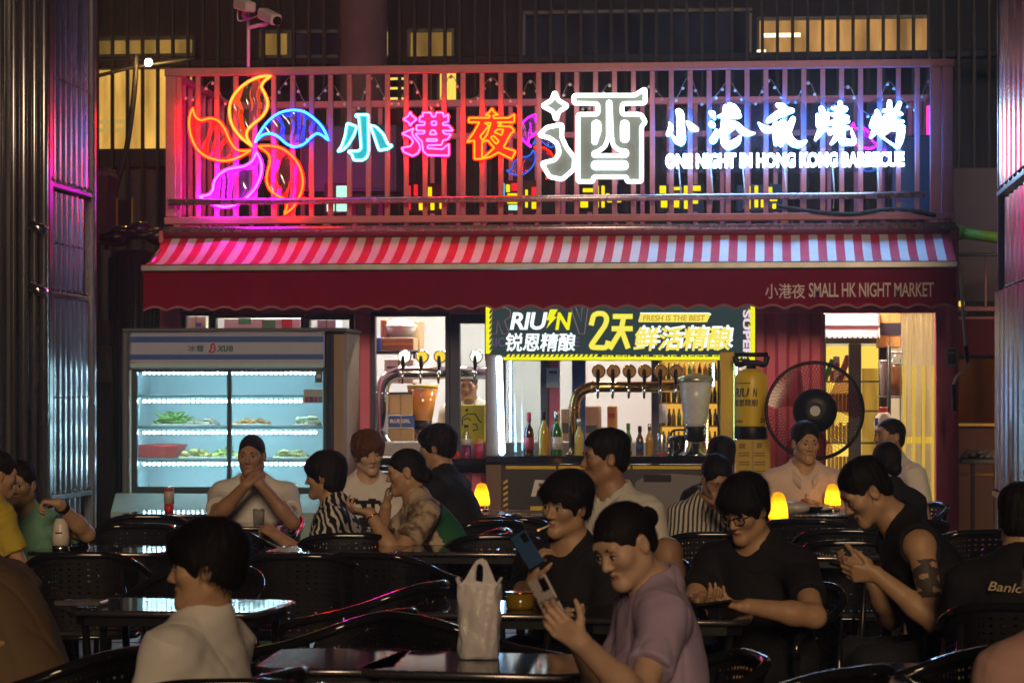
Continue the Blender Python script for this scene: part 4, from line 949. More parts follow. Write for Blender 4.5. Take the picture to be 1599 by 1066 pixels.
# bottles
def bottle(label, px, py, h, r, glass, neck, lab, Y, cat='bottle', capm=None, group='bottles on the bar'):
    t = thing('bottle', label, cat, at_Y(px, py, Y), group=group); b = at_Y(px, py, Y)
    m = MB(); m.lathe(b, [(r * .92, 0), (r, .008), (r, h * .52), (r * .85, h * .6), (neck, h * .72), (neck * .9, h * .95), (neck * 1.1, h * .955), (neck * 1.1, h)], 18); m.build('glass_body', glass, t)
    if lab is not None: m = MB(); m.lathe(b, [(r * 1.012, h * .14), (r * 1.012, h * .42)], 18); m.build('paper_label', lab, t)
    m = MB(); m.lathe(b, [(neck * 1.15, h * .80), (neck * 1.2, h * .99), (neck * .9, h * 1.005)], 14); m.build('cap', capm or M_BLACK, t)
    return t
def bglass(name, c): return mat(name, c, .06, 0, var=0, spec=.8, coat=.5)
G_DK = bglass('dark_bottle', (.05, .012, .01)); G_GOLD = bglass('gold_bottle', (.50, .30, .02)); G_GRN = bglass('green_bottle', (.02, .14, .02)); G_YEL = bglass('yellow_bottle', (.6, .5, .12)); G_BRN = bglass('brown_bottle', (.12, .05, .012)); G_CLR = bglass('clear_bottle', (.5, .48, .36)); G_LGRN = bglass('light_green_bottle', (.10, .3, .05)); G_AMB = bglass('amber_bottle', (.5, .28, .04))
M_LABW = mat('label_white', (.6, .58, .55), .6); M_LABR = mat('label_red', (.35, .04, .05), .6); M_LABB = mat('label_blue', (.04, .10, .35), .6); M_FOIL = mat('silver_foil', (.7, .7, .72), .25, .9); M_FOILR = mat('red_foil', (.45, .03, .05), .3, .3)
YO = YBAR + .06
bottle('dark red wine bottle with a red cap, leftmost on the bar', 826, 711, .315, .036, G_DK, .014, M_LABR, YO, capm=M_FOILR)
bottle('golden bottle with a black cap, second on the bar', 849, 711, .325, .042, G_GOLD, .015, None, YO)
bottle('green sparkling wine bottle with a silver neck on the bar', 869, 711, .325, .042, G_GRN, .016, M_LABW, YO, capm=M_FOIL)
bottle('pale yellow bottle beside the copper tower foot', 904, 711, .27, .034, G_YEL, .014, None, YO, capm=M_FOIL)
bottle('small green beer bottle on the bar', 981, 711, .235, .028, G_LGRN, .012, M_LABW, YO, capm=G_LGRN)
bottle('brown beer bottle with a blue label on the bar', 999, 711, .215, .028, G_BRN, .012, M_LABB, YO)
bottle('clear amber beer bottle on the bar beside the steel mug', 1014, 711, .23, .028, G_AMB, .011, None, YO, capm=M_FOIL)
lathe_thing('beer_can', 'tall silver can with a red foot on the bar', 'can', 1033, 711, YO, [('shell', [(.03, 0), (.033, .008), (.033, .15), (.028, .162)], M_FOIL), ('red_band', [(.0335, .0), (.0335, .02)], M_RED)])
mg = thing('glass_mug', 'empty glass mug beside the silver can on the bar', 'mug', at_Y(1044, 711, YO + .1))
m = MB(); m.lathe(at_Y(1044, 711, YO + .1), [(.036, 0), (.04, .01), (.042, .11), (.040, .112)], 18); m.build('glass', M_CLEAR, mg)
c = at_Y(1044, 711, YO + .1); m = MB(); m.tube(smooth_loop([c + np.array([.04, 0, .09]), c + np.array([.075, 0, .085]), c + np.array([.078, 0, .05]), c + np.array([.04, 0, .025])], 4, False), .006, 6); m.build('handle', M_CLEAR, mg)
cl_ = thing('cooler_jug', 'black insulated jug with a handle in front of the yellow lit fridge', 'jug', at_Y(1062, 711, YBAR + .35))
m = MB(); m.lathe(at_Y(1062, 711, YBAR + .35), [(.085, 0), (.095, .01), (.095, .13), (.07, .15)], 20); m.build('body', M_BLACK, cl_)
c = at_Y(1062, 711, YBAR + .35); m = MB(); m.tube(smooth_loop([c + np.array([-.07, 0, .14]), c + np.array([-.05, 0, .185]), c + np.array([.05, 0, .185]), c + np.array([.07, 0, .14])], 4, False), .009, 6); m.build('handle', M_BLACK, cl_)
lathe_thing('paper_cup', 'white paper cup turned down behind the bar bottles', 'cup', 1032, 660, YF + .3, [('cup', [(.055, 0), (.042, .14), (.04, .142)], M_WHITE)])
# things on the counter behind the bar
def carton(label, x0, x1, y0, y1, Y, dep, mt=None, tape=None, name='carton', cat='box', pr=None):
    t = thing(name, label, cat, at_Y((x0 + x1) / 2, y1, Y)); m = MB(); px_box(m, x0, x1, y0, y1, Y, dep, .006); m.build('box', mt or M_CARD, t)
    xm = (x0 + x1) / 2
    if tape: m = MB(); px_box(m, x0 + 1, x1 - 1, (y0 + y1) / 2 - 1.6, (y0 + y1) / 2 + 1.6, Y - .003, .003); m.build('tape', tape, t)
    else: m = MB(); px_box(m, xm - 1.2, xm + 1.2, y0 + .5, y1 - .5, Y - .003, .003); m.build('tape', mat('parcel_tape', (.34, .22, .10), .35), t)
    if pr:
        for (a, b, c_, d, mm) in pr: m = MB(); px_box(m, a, b, c_, d, Y - .005, .004); m.build('print', mm, t)
    return t
carton('cardboard carton on the inner counter left of the copper tower', 876, 890, 638, 690, YF + .45, .3, pr=[(878, 888, 660, 676, mat('print_black', (.03, .03, .03), .6))])
carton('cardboard carton with a printed grid behind the copper tower', 905, 935, 634, 690, YF + .55, .3, pr=[(908, 932, 664, 676, mat('print_black', (.03, .03, .03)))])
carton('amber drinks carton behind the bar taps', 948, 962, 634, 672, YF + .5, .2, mat('amber_carton', (.55, .22, .03), .5), pr=[(950, 960, 645, 652, mat('print_red', (.4, .05, .04), .6))])
def fridge_amber():
    t = thing('bottle_fridge', 'glass fridge full of amber lit bottles seen behind the copper tower', 'fridge', at_Y(1070, 690, YF + .6))
    m = MB(); px_box(m, 1029, 1122, 560, 700, YF + .95, .03); m.build('back_panel', glow('fridge_amber_glow', (1, .50, .06), .85), t)
    for q in ((1027, 1031, 558, 702), (1120, 1124, 558, 702)): m = MB(); px_box(m, *q, YF + .6, .38, .004); m.build('side', M_BLACKFRAME, t)
    for y in (592, 628, 664, 699):
        m = MB(); px_box(m, 1031, 1120, y, y + 2.5, YF + .62, .3, .003); m.build('shelf', mat('wire_shelf', (.4, .3, .15), .35, .6), t)
    bm = [G_AMB, G_BRN, G_YEL, G_LGRN]; k = 0
    for y in (592, 628, 664, 699):
        for i in range(11):
            x = 1036 + i * 8 + (k % 3) * .5; b = at_Y(x, y, YF + .72); m = MB(); m.lathe(b, [(.017, 0), (.017, .075), (.008, .105), (.008, .13)], 8); tag(m.build('bottle', bm[(k * 7) % 4]), '%s bottle on the %s shelf of the amber lit bottle fridge' % (('amber', 'brown', 'pale yellow', 'green')[(k * 7) % 4], {592: 'top', 628: 'second', 664: 'third', 699: 'lowest'}[y]), 'bottle', 'bottles in the amber fridge'); k += 1
fridge_amber()
# keg and the yellow boxes under it
kg = lathe_thing('beer_keg', 'yellow plastic beer keg with a black collar and black lettering', 'keg', 1173, 685, YBAR - .12, [
    ('foot_band', [(.118, 0), (.121, .01), (.121, .085), (.119, .09)], M_BLACK), ('shell', [(.119, .0905), (.120, .10), (.120, .40), (.112, .45), (.085, .49), (.04, .505)], M_YELLOW), ('neck', [(.035, .50), (.035, .55)], M_BLACK)], n=36)
c = at_Y(1173, 685, YBAR - .12); m = MB(); m.tube(smooth_loop([c + np.array([-.115, 0, .595]), c + np.array([-.095, -.01, .535]), c + np.array([-.04, -.02, .545]), c + np.array([.04, -.02, .545]), c + np.array([.095, -.01, .535]), c + np.array([.115, 0, .595])], 4, False), .022, 8); m.tube([c + np.array([-.12, 0, .605]), c + np.array([.12, 0, .605])], .016, 8); m.build('collar', M_BLACK, kg)
def wrap(c, r, a0, a1, z0, z1): return lambda u, v: (c[0] + r * math.sin(a0 + (a1 - a0) * u), c[1] - r * math.cos(a0 + (a1 - a0) * u), c[2] + z0 + (z1 - z0) * v)
MI = mat('print_black', (.03, .03, .03))
for body, a0, a1, z0, z1, b, sh in (('RIU', -1.15, -.1, .30, .365, .03, .18), ('N', .1, .38, .30, .365, .03, .18), ('锐恩精酿', -1.2, .4, .235, .285, .03, .1), ('FRESH BEER', -1.0, .0, .395, .405, .01, 0), ('2', .55, .74, .118, .15, .03, 0), ('0', .76, .95, .118, .15, .03, 0), ('KEG', -1.0, -.5, .12, .135, .02, 0)):
    if body in ('FRESH BEER', 'KEG'):     # illegible small print: plain bars
        m = MB(); f_ = wrap(c, .1212, a0, a1, z0, z1)
        for i in range(5): m.add([f_(i / 5, 0), f_(i / 5 + .14, 0), f_(i / 5 + .14, 1), f_(i / 5, 1)], [(0, 1, 2, 3)])
        m.build('small_print', MI, kg); continue
    m = MB(); put_text(m, body, wrap(c, .1212, a0, a1, z0, z1), b, sh); m.build('lettering', MI, kg)
M_YBOX = mat('yellow_carton', (.50, .34, .04), .6, var=.08); M_YPR = mat('yellow_carton_print', (.22, .14, .02), .6)
for y0, y1, lb in ((686, 792, 'yellow printed carton that the yellow keg stands on'), (793, 905, 'yellow carton on the ground under the keg carton')):
    pr = []
    for r_ in range(3):
        for cidx in range(2): pr.append((1153 + cidx * 25, 1170 + cidx * 25, y0 + 20 + r_ * 14, y0 + 22 + r_ * 14, M_YPR)); pr.append((1153 + cidx * 25, 1170 + cidx * 25, y0 + 24 + r_ * 14, y0 + 26 + r_ * 14, M_YPR))
    pr += [(1154, 1164, y0 + 6, y0 + 14, M_YPR), (1182, 1190, y0 + 5, y0 + 13, M_YPR)]
    carton(lb, 1148, 1203, y0, y1, YBAR - .26, .28, M_YBOX, pr=pr)

# ------------------------------------------------------------------ pedestal fan
YFAN = 18.15
fc = at_Y(1272, 641, YFAN); fn_ = thing('pedestal_fan', 'large black pedestal fan in front of the doorway', 'fan', (fc[0], YFAN, 0))
FR = .345
for yy, rr_ in ((-.075, FR * .965), (0, FR), (.07, FR * .96)):
    m = MB(); m.tube([fc + np.array([math.cos(a) * rr_, yy, math.sin(a) * rr_]) for a in np.linspace(0, 2 * PI, 49)[:-1]], .0075 if yy == 0 else .0045, 6, closed=True); m.build('cage_ring', M_BLACK, fn_)
wm_ = MB()
for side, sg in ((-1, -1), (1, 1)):
    for i in range(72):
        a = 2 * PI * i / 72; tw = .5 * side
        pts = [fc + np.array([math.cos(a + tw * (1 - t)) * FR * (.24 + .75 * t), sg * (.13 * (1 - t ** 3) + .004), math.sin(a + tw * (1 - t)) * FR * (.24 + .75 * t)]) for t in (0, .33, .66, 1)]
        wm_.tube(pts, .0016, 3, caps=False)
o = wm_.build('cage_wire', M_BLACK, fn_); o['kind'] = 'stuff'
for i in range(3):
    a = i * 2 * PI / 3 + .4; v = []; f = []
    for j in range(7):
        for k in range(5):
            t = .12 + .21 * k / 4; b = a + (j / 6 - .5) * 1.05 * (.75 + .5 * k / 4 if k < 4 else 1.0); v.append(fc + np.array([math.cos(b) * t, .03 - .07 * (j / 6 - .5), math.sin(b) * t]))
    for j in range(6):
        for k in range(4): f.append((j * 5 + k, j * 5 + k + 1, (j + 1) * 5 + k + 1, (j + 1) * 5 + k))
    m = MB(); m.add(v, f, True); m.build('blade', sheet('fan_blade', (.62, .40, .46), .05, .2, .25, (.10, .03, .05)), fn_)
m = MB(); m.lathe(fc, [(.06, -.20), (.135, -.185), (.155, -.14), (.155, -.06), (.12, -.03)], 32, 'y'); m.build('motor', M_BLACK, fn_)
m = MB(); m.lathe(fc, [(.036, -.208), (.036, -.198)], 20, 'y'); m.build('badge', mat('fan_badge', (.55, .55, .55), .4), fn_)
m = MB(); m.tube([(fc[0], YFAN + .06, .05), (fc[0], YFAN + .06, fc[2] - .05), (fc[0], YFAN + .0, fc[2])], .022, 10); m.build('pole', M_BLACK, fn_)
m = MB(); m.lathe((fc[0], YFAN + .06, 0), [(.24, 0), (.24, .02), (.05, .05), (.03, .1)], 28); m.build('base', M_BLACK, fn_)

# ------------------------------------------------------------------ doorway interior
ac = thing('air_curtain', 'white air curtain unit above the doorway with dangling ribbons', 'air curtain', at_Y(1328, 525, YF + .6))
m = MB(); px_box(m, 1280, 1374, 482, 512, YF + .6, .22, .02); m.build('case', M_WHITE, ac)
m = MB()
for i in range(46):
    x = 1282 + i * 2; m.add([at_Y(x, 511, YF + .62), at_Y(x + 1.9, 511, YF + .62), at_Y(x + 2.2, 526 + (i * 7 % 4), YF + .61), at_Y(x + .4, 525 + (i * 5 % 4), YF + .61)], [(3, 2, 1, 0)])
m.build('ribbon_fringe', mat('ribbon_white', (.7, .7, .7), .6), ac)['kind'] = 'stuff'
dc = thing('drinks_fridge', 'black framed drinks fridge with bright packets and amber lit shelves inside the doorway', 'fridge', at_Y(1340, 905, YF + 1.0))
M_DGL = glow('drinks_amber_glow', (1, .58, .08), 1.5)
m = MB(); px_box(m, 1284, 1372, 540, 900, YF + 1.35, .03); m.build('back_panel', M_DGL, dc)
for q in ((1278, 1385, 525, 536), (1278, 1290, 536, 900), (1325, 1345, 536, 900), (1372, 1385, 536, 900)): m = MB(); px_box(m, *q, YF + .98, .06, .006); m.build('door_frame', M_BLACKFRAME, dc)
for x0, x1 in ((1290, 1325), (1345, 1372)):
    m = MB(); px_box(m, x0, x1, 536, 900, YF + 1.0, .006); m.build('door_glass', M_GLASS, dc)
for y in (594, 640, 690, 740, 790):
    m = MB(); px_box(m, 1284, 1372, y, y + 3, YF + 1.05, .28, .003); m.build('shelf', mat('wire_shelf', (.4, .3, .15)), dc)
pk = [(.05, .35, .06), (.62, .6, .58), (.6, .12, .04), (.55, .05, .05), (.6, .3, .04)]; k = 0
for y, rows in ((594, [(1290, 8, 34), (1301, 10, 38), (1313, 10, 40), (1296, 7, 16)]), (640, [(1292 + i * 6, 5, 26) for i in range(6)]), (690, [(1292 + i * 6, 5, 26 + i % 2 * 5) for i in range(6)]), (740, [(1292 + i * 6, 5, 28) for i in range(6)])):
    for (x, wd, hh) in rows:
        col_ = pk[k % 5] if y == 594 else (.75, .42, .06); k += 1
        m = MB(); a = at_Y(x + wd / 2, y - hh / 2, YF + 1.12); sc_f = FPX / a[1]; tl = .35 if y == 594 and k % 2 else .0
        m.box(a, (wd / sc_f, .07, hh / sc_f), .006, [[math.cos(tl), 0, math.sin(tl)], [0, 1, 0], [-math.sin(tl), 0, math.cos(tl)]]); o_ = m.build('packet', mat('packet_%s' % ''.join('%02d' % int(c * 99) for c in col_), col_, .4)); tag(o_, ['green packet leaning on the top shelf of the drinks fridge', 'white packet leaning beside a red star in the drinks fridge', 'orange red packet at the right end of the drinks fridge top shelf', 'short bright red packet low on the drinks fridge top shelf'][k - 1] if y == 594 else 'amber packet in the row on the %s shelf of the drinks fridge' % {640: 'second', 690: 'third', 740: 'fourth'}[y], 'packet', 'packets in the drinks fridge')
    if y == 594:
        a = at_Y(1307, 570, YF + 1.075); m = MB(); m.lathe(a, [(.024, -.004), (.024, .004)], 5, 'y'); m.build('star_print', M_RED, dc)
m = MB(); px_box(m, 1346, 1371, 575, 900, YF + 1.2, .04); m.build('lit_side', litnoise('patchy_amber_glow', (1, .50, .06), .7), dc)  # panel glows amber in uneven patches
carton('brown carton with a black band on top of the drinks fridge', 1371, 1407, 484, 542, YF + .75, .4, mat('carton_gold', (.50, .30, .08), .7), tape=None, pr=[(1371, 1407, 504, 523, mat('band_black', (.015, .018, .03), .5))])
bp = thing('steel_pole', 'thin black pole standing inside the doorway', 'pole', at_Y(1388, 905, YF + .45))
m = MB(); m.tube([at_Y(1388, 905, YF + .45), at_Y(1388, 540, YF + .45)], .016, 8); m.build('pole', M_BLACK, bp)
m = MB(); m.lathe(at_Y(1388, 905, YF + .45), [(.12, .12), (.12, .135), (.02, .16)], 20); m.build('foot', M_BLACK, bp)
for lb, px, py, prof, mt, cat, nm in (('tall white plastic cup stack hanging by the doorway pole', 1380, 618, [(.026, 0), (.036, .25), (.040, .26)], M_WHITE, 'cups', 'cup_stack'), ('brown tinted jar beside the doorway pole', 1398, 618, [(.05, 0), (.055, .1), (.05, .22), (.045, .24)], mat('brown_jar', (.22, .10, .03), .2), 'jar', 'storage_jar'), ('clear tall jar above the brown jar by the doorway', 1400, 572, [(.045, 0), (.05, .02), (.05, .1)], M_CLEAR, 'jar', 'storage_jar')):
    lathe_thing(nm, lb, cat, px, py, YF + .6, [('body', prof, mt), ('lid', [(prof[-1][0] * 1.05, prof[-1][1]), (prof[-1][0] * 1.05, prof[-1][1] + .015)], M_WHITE)])
ds = thing('side_shelf', 'steel side shelf with jars inside the doorway', 'shelf', at_Y(1392, 905, YF + .6))
for y in (618.5, 690): m = MB(); px_box(m, 1372, 1408, y, y + 3, YF + .52, .25, .003); m.build('board', M_STEELD, ds)
for x in (1373, 1405): m = MB(); px_box(m, x, x + 2, 560, 900, YF + .76, .02); m.build('upright', M_STEELD, ds)
pb_ = thing('plastic_bag', 'white and red plastic bag hanging by the doorway pole', 'bag', at_Y(1378, 690, YF + .4))
m = MB(); m.ball(at_Y(1380, 662, YF + .42), (.075, .05, .10), 14, 10); 
m.build('pouch', mat('bag_white', (.7, .66, .6), .4, bump=.6, bscale=18), pb_)
m = MB(); px_box(m, 1372, 1386, 635, 644, YF + .36, .03, .004); m.build('red_label', M_RED, pb_); m = MB(); px_box(m, 1366, 1371, 652, 664, YF + .37, .012, .003); m.build('blue_mark', M_BLUE, pb_)
sc2 = thing('strip_curtain', 'clear plastic strip curtain at the right side of the doorway', 'curtain', at_Y(1433, 900, YF + .2))
M_STRIPC = sheet('pvc_strip', (.95, .90, .72), .18, .12, .22, (.8, .72, .5), trl=True)
for i in range(7):
    x = 1408 + i * 7.6; v = []
    for j in range(9):
        y = 486 + (900 - 486) * j / 8; o = .012 * math.sin(j * .9 + i * 1.7)
        v += [at_Y(x + o * 80, y, YF + .20 + .015 * (i % 2)), at_Y(x + 4.2 + o * 80, y, YF + .175 + .015 * (i % 2)), at_Y(x + 8.4 + o * 80, y, YF + .20 + .015 * (i % 2))]
    m = MB(); m.add(v, [(3 * j + k, 3 * j + 3 + k, 3 * j + 4 + k, 3 * j + 1 + k) for j in range(8) for k in range(2)], True); m.build('strip', M_STRIPC, sc2)
m = MB(); px_box(m, 1405, 1461, 482, 487, YF + .18, .03, .003); m.build('rail', M_STEEL, sc2)
yw = thing('glow_rack', 'rack of glowing yellow bars in place of light behind the plastic strip curtain', 'rack', at_Y(1435, 900, YF + .9))
for i in range(4): m = MB(); px_box(m, 1410 + i * 15, 1414 + i * 15, 570, 900, YF + .9, .05, .005); m.build('glow_bar', glow('rack_glow_yellow', (1, .68, .05), .95), yw)  # bars glow themselves, standing in for the yellow light behind the curtain
m = MB(); px_box(m, 1404, 1461, 682, 692, YF + .86, .04, .005); m.build('cross_bar', glow('rack_glow_yellow', (1, .68, .05)), yw)

# ------------------------------------------------------------------ inside the serving window
sh = thing('wall_shelf', 'black wall shelf with cartons inside the serving window', 'shelf', at_Y(610, 550, YF + .7))
m = MB(); px_box(m, 572, 656, 547, 552, YF + .7, .45, .004); m.build('board', M_BLACK, sh)
m = MB(); px_box(m, 645, 648, 552, 690, YF + .74, .03); m.build('upright', M_BLACK, sh)
carton('cardboard carton with a yellow band on the wall shelf', 596, 646, 527, 547, YF + .75, .35, tape=mat('yellow_tape', (.7, .55, .02), .5))
carton('upright cardboard carton behind the plastic lid', 640, 657, 501, 547, YF + 1.0, .2)
carton('open flap of a cardboard carton left of the plastic lid', 594, 604, 499, 527, YF + .8, .2)
carton('blue and white box at the left end of the wall shelf', 572, 595, 527, 548, YF + .72, .2, M_BLUE, tape=None, pr=[(581, 585, 533, 541, M_WHITE)])
pl_ = thing('mixing_bowl', 'big translucent plastic bowl stacked on the carton on the wall shelf', 'bowl', at_Y(625, 526, YF + .9))
m = MB(); m.lathe(at_Y(625, 526, YF + .88), [(.10, 0), (.125, .05), (.13, .085), (.10, .12), (.05, .142)], 28); m.build('bowl', mat('milky_plastic', (.62, .64, .56), .3), pl_)
m = MB(); m.lathe(at_Y(625, 526, YF + .88), [(.133, .08), (.137, .086), (.133, .092)], 28); m.build('rim', M_WHITE, pl_)
carton('white box with a black line under the wall shelf', 600, 646, 560, 598, YF + .6, .3, M_WHITE, pr=[(604, 640, 572, 575, MI)])
carton('sandy paper sack printed box beside the chrome tower', 607, 644, 615, 648, YF + .5, .25, mat('sand_box', (.55, .42, .2), .6), pr=[(608, 643, 612, 616, MI)])
bg_ = carton('navy blue beer carton with white lettering beside the chrome tower', 606, 646, 649, 668, YF + .48, .28, M_BLUE, pr=[(606, 646, 667, 668, M_WHITE)])
m = MB(); put_text(m, 'BLUE GIRL', rect_fn(609, 641, 654, 660, YF + .474), .03); m.build('lettering', M_WHITE, bg_)
carton('plain cardboard carton at the bottom beside the chrome tower', 606, 646, 669, 690, YF + .5, .28)
lathe_thing('drink_dispenser', 'amber beer dispenser standing behind the chrome tower', 'dispenser', 660, 690, YF + .62, [('base', [(.10, 0), (.085, .02), (.07, .10)], M_FOIL), ('band', [(.07, .101), (.075, .17)], M_BLACK), ('tube', [(.075, .171), (.12, .42)], bglass('beer_amber', (.62, .25, .03))), ('lid', [(.122, .421), (.122, .45)], M_YELLOW)])
# on the ledge
YL = YF - .14
yp = thing('gift_bag', 'yellow paper bag with a sketched face on the serving ledge', 'bag', at_Y(730, 690, YF + .2))
m = MB(); px_box(m, 706, 757, 632, 690, YF + .2, .14, .004); m.build('bag', mat('bright_yellow_paper', (.75, .62, .02), .5), yp)
m = MB()
for pts in ([(722, 664), (722, 652), (730, 646), (742, 646), (748, 656), (752, 660)], [(724, 656), (730, 652), (735, 656)], [(738, 662), (744, 662), (746, 670), (738, 672)]): m.tube([at_Y(x, y, YF + .197) for x, y in pts], .005, 4)
m.tube([at_Y(727, 640, YF + .197), at_Y(731, 640, YF + .197)], .012, 4); m.build('sketch', MI, yp)
for i in range(2): m = MB(); m.tube(smooth_loop([at_Y(722, 633, YF + .2 + i * .13), at_Y(726, 622, YF + .2 + i * .13), at_Y(738, 622, YF + .2 + i * .13), at_Y(742, 633, YF + .2 + i * .13)], 4, False), .004, 5); m.build('handle', M_YELLOW, yp)
lathe_thing('drink_bottle', 'clear plastic bottle half full of purple juice on the serving ledge', 'bottle', 728, 716, YL, [('juice', [(.036, 0), (.038, .01), (.038, .10)], mat('purple_juice', (.22, .02, .12), .2)), ('bottle', [(.038, .101), (.038, .15), (.016, .21), (.014, .235)], M_CLEAR), ('paper_label', [(.0385, .105), (.0385, .15)], M_LABW), ('cap', [(.018, .236), (.018, .256)], M_BLACK)])
lathe_thing('plastic_cup', 'red and violet cup at the right end of the serving ledge', 'cup', 748, 716, YL, [('cup', [(.035, 0), (.045, .11)], mat('red_violet_cup', (.55, .05, .12), .3)), ('lid', [(.046, .111), (.046, .118), (.02, .15)], mat('amber_lid', (.7, .3, .05), .3))])
rt = thing('red_tray', 'red plastic tray on the serving ledge', 'tray', at_Y(700, 716, YL))
m = MB(); v0 = at_Y(684, 716, YL - .1); m.b2(X_(683, YL), X_(716, YL), YL - .1, YL + .1, v0[2], v0[2] + .012, .003); m.build('bottom', M_RED, rt)
for q in ((683, 716, 'a'), (683, 716, 'b')):
    Y_ = YL - .1 if q[2] == 'a' else YL + .09; m = MB(); m.b2(X_(683, YL), X_(716, YL), Y_, Y_ + .012, v0[2] + .012, v0[2] + .05, .003); m.build('rim', M_RED, rt)

# ------------------------------------------------------------------ glass door fridge on the left
YFR = 18.5
fr = thing('display_fridge', 'wide glass door display fridge with blue striped header and lit shelves', 'fridge', at_Y(360, 925, YFR))
M_FBODY = mat('fridge_body', (.10, .115, .13), .4, var=.1); M_FHEAD = mat('fridge_header', (.36, .38, .56), .45, var=.05); M_FIN_ = mat('fridge_inside', (.55, .72, .80), .5, var=.04); M_FTAN = mat('fridge_side', (.26, .17, .12), .5)
m = MB(); px_box(m, 201, 506, 519, 576, YFR - .03, .14, .02); hd = m.build('header', M_FHEAD, fr)
for y0, y1 in ((525, 534), (553, 561)): m = MB(); px_box(m, 202, 505, y0, y1, YFR - .034, .004); m.build('blue_stripe', mat('stripe_blue', (.02, .09, .38), .4), hd)
m = MB(); px_box(m, 204, 505, 567, 574, YFR - .034, .003); m.build('pale_strip', mat('pale_blue', (.35, .55, .66), .4), hd)
m = MB(); put_text(m, '冰雪', rect_fn(293, 318, 539, 549, YFR - .036), .02); m.build('lettering', mat('teal_ink', (.04, .14, .16), .5), hd); m = MB(); put_text(m, 'xue', rect_fn(339, 364, 539, 549, YFR - .036), .03, .15); m.build('lettering', mat('teal_ink', (.04, .14, .16), .5), hd)
m = MB(); m.tube(round_loop([np.array(at_Y(x, y, YFR - .037)) for x, y in ((334, 536), (328, 539), (331, 543), (326, 549), (333, 550), (336, 546))], .01), .006, 5, closed=True); m.build('emblem', M_RED, hd)
m = MB(); px_box(m, 205, 212, 565, 566.5, YFR - .036, .003); m.build('small_print', M_RED, hd)
for (a, b, mt, nm) in ((190, 200.5, M_FBODY, 'side_panel'), (506.5, 517, M_BLACK, 'side_panel')): m = MB(); px_box(m, a, b, 517, 790, YFR - .0, .72, .015); m.build(nm, mt, fr)
m = MB(); px_box(m, 517.5, 541, 516, 800, YFR + .12, .62, .02); m.build('outer_side', M_FTAN, fr)
m = MB(); px_box(m, 190, 541, 512, 518, YFR + .05, .7, .01); m.build('top_panel', M_FBODY, fr)
# body foot flaring forward
pr = [at_Y(200, 790, YFR), at_Y(200, 775, YFR)]
x0f, x1f = X_(182, YFR), X_(520, YFR)
v = []
for x in (x0f, x1f): v += [(x, YFR - .02, Z_(772, YFR)), (x, YFR - .17, Z_(800, YFR)), (x, YFR - .17, 0.06), (x, YFR + .7, .06), (x, YFR + .7, Z_(772, YFR))]
m = MB(); m.add(v, [(0, 1, 6, 5), (1, 2, 7, 6), (2, 3, 8, 7), (3, 4, 9, 8), (0, 4, 3, 2, 1), (5, 6, 7, 8, 9)]); m.build('base', mat('fridge_base', (.28, .40, .44), .3), fr)
m = MB(); px_box(m, 204, 515, 577, 762, YFR + .62, .04); m.build('back_liner', M_FIN_, fr)
for a, b in ((201, 206), (512, 516)): m = MB(); px_box(m, a, b, 577, 770, YFR + .05, .56); m.build('side_liner', M_FIN_, fr)
for y in (577, 765): m = MB(); px_box(m, 206, 512, y, y + 4, YFR + .05, .56); m.build('liner', M_FIN_, fr)
for q in ((205, 510, 574, 580), (205, 510, 760, 776), (205, 214, 580, 760), (504, 510, 580, 760), (354, 361, 580, 760)): m = MB(); px_box(m, *q, YFR + .0, .04, .004); m.build('door_frame', mat('teal_black_frame', (.02, .045, .055), .35), fr)
for q in ((214, 354, 580, 760), (361, 504, 580, 760)): m = MB(); px_box(m, *q, YFR + .018, .006); m.build('door_glass', sheet('misty_glass', (.93, .97, .97), .06, .05, .09, (.7, .8, .85)), fr)
M_FLED = glow('fridge_led', (.56, .92, 1.0), 120)
for y in (616, 665, 716):
    m = MB(); px_box(m, 206, 512, y, y + 4, YFR + .12, .42, .004); s_ = m.build('shelf', mat('fridge_shelf', (.10, .22, .25), .4), fr)
for y in (582, 626, 675, 724):
    m = MB(); n_ = 36; a, b = at_Y(222, y, YFR + .13), at_Y(496, y, YFR + .13)
    for i in range(n_): p = a + (b - a) * (i + .5) / n_; m.box(p, (.020, .012, .018), .004)
    m.build('led_row', M_FLED, fr)['kind'] = 'stuff'
    m = MB(); m.b2(a[0], b[0], YFR + .12, YFR + .15, a[2] + .011, a[2] + .015); m.build('led_tape', M_STRIP, fr)
ppr = thing('price_sheet', 'small printed price sheet stuck inside the fridge door', 'notice', at_Y(490, 629, YFR))
m = MB(); px_box(m, 474, 504, 608, 629, YFR - .006, .004); m.build('sheet', mat('sheet_grey', (.35, .42, .45), .6), ppr)
for i, c_ in enumerate(((.4, .05, .06), (.05, .1, .35), (.3, .05, .2), (.1, .2, .4))): m = MB(); px_box(m, 476 + i * 7, 482 + i * 7, 619, 628, YFR - .009, .003); m.build('print', mat('print_%d%d' % (c_[0] * 99, c_[2] * 99), c_, .6), ppr)
ls_ = thing('price_sheet', 'small dark card in the top right corner of the fridge door', 'notice', at_Y(498, 597, YFR))
m = MB(); px_box(m, 492, 503, 581, 597, YFR - .006, .004); m.build('card', mat('card_dark', (.06, .07, .06), .6), ls_); m = MB(); px_box(m, 494, 501, 584, 590, YFR - .008, .002); m.build('print', mat('sheet_grey', (.35, .42, .45)), ls_)
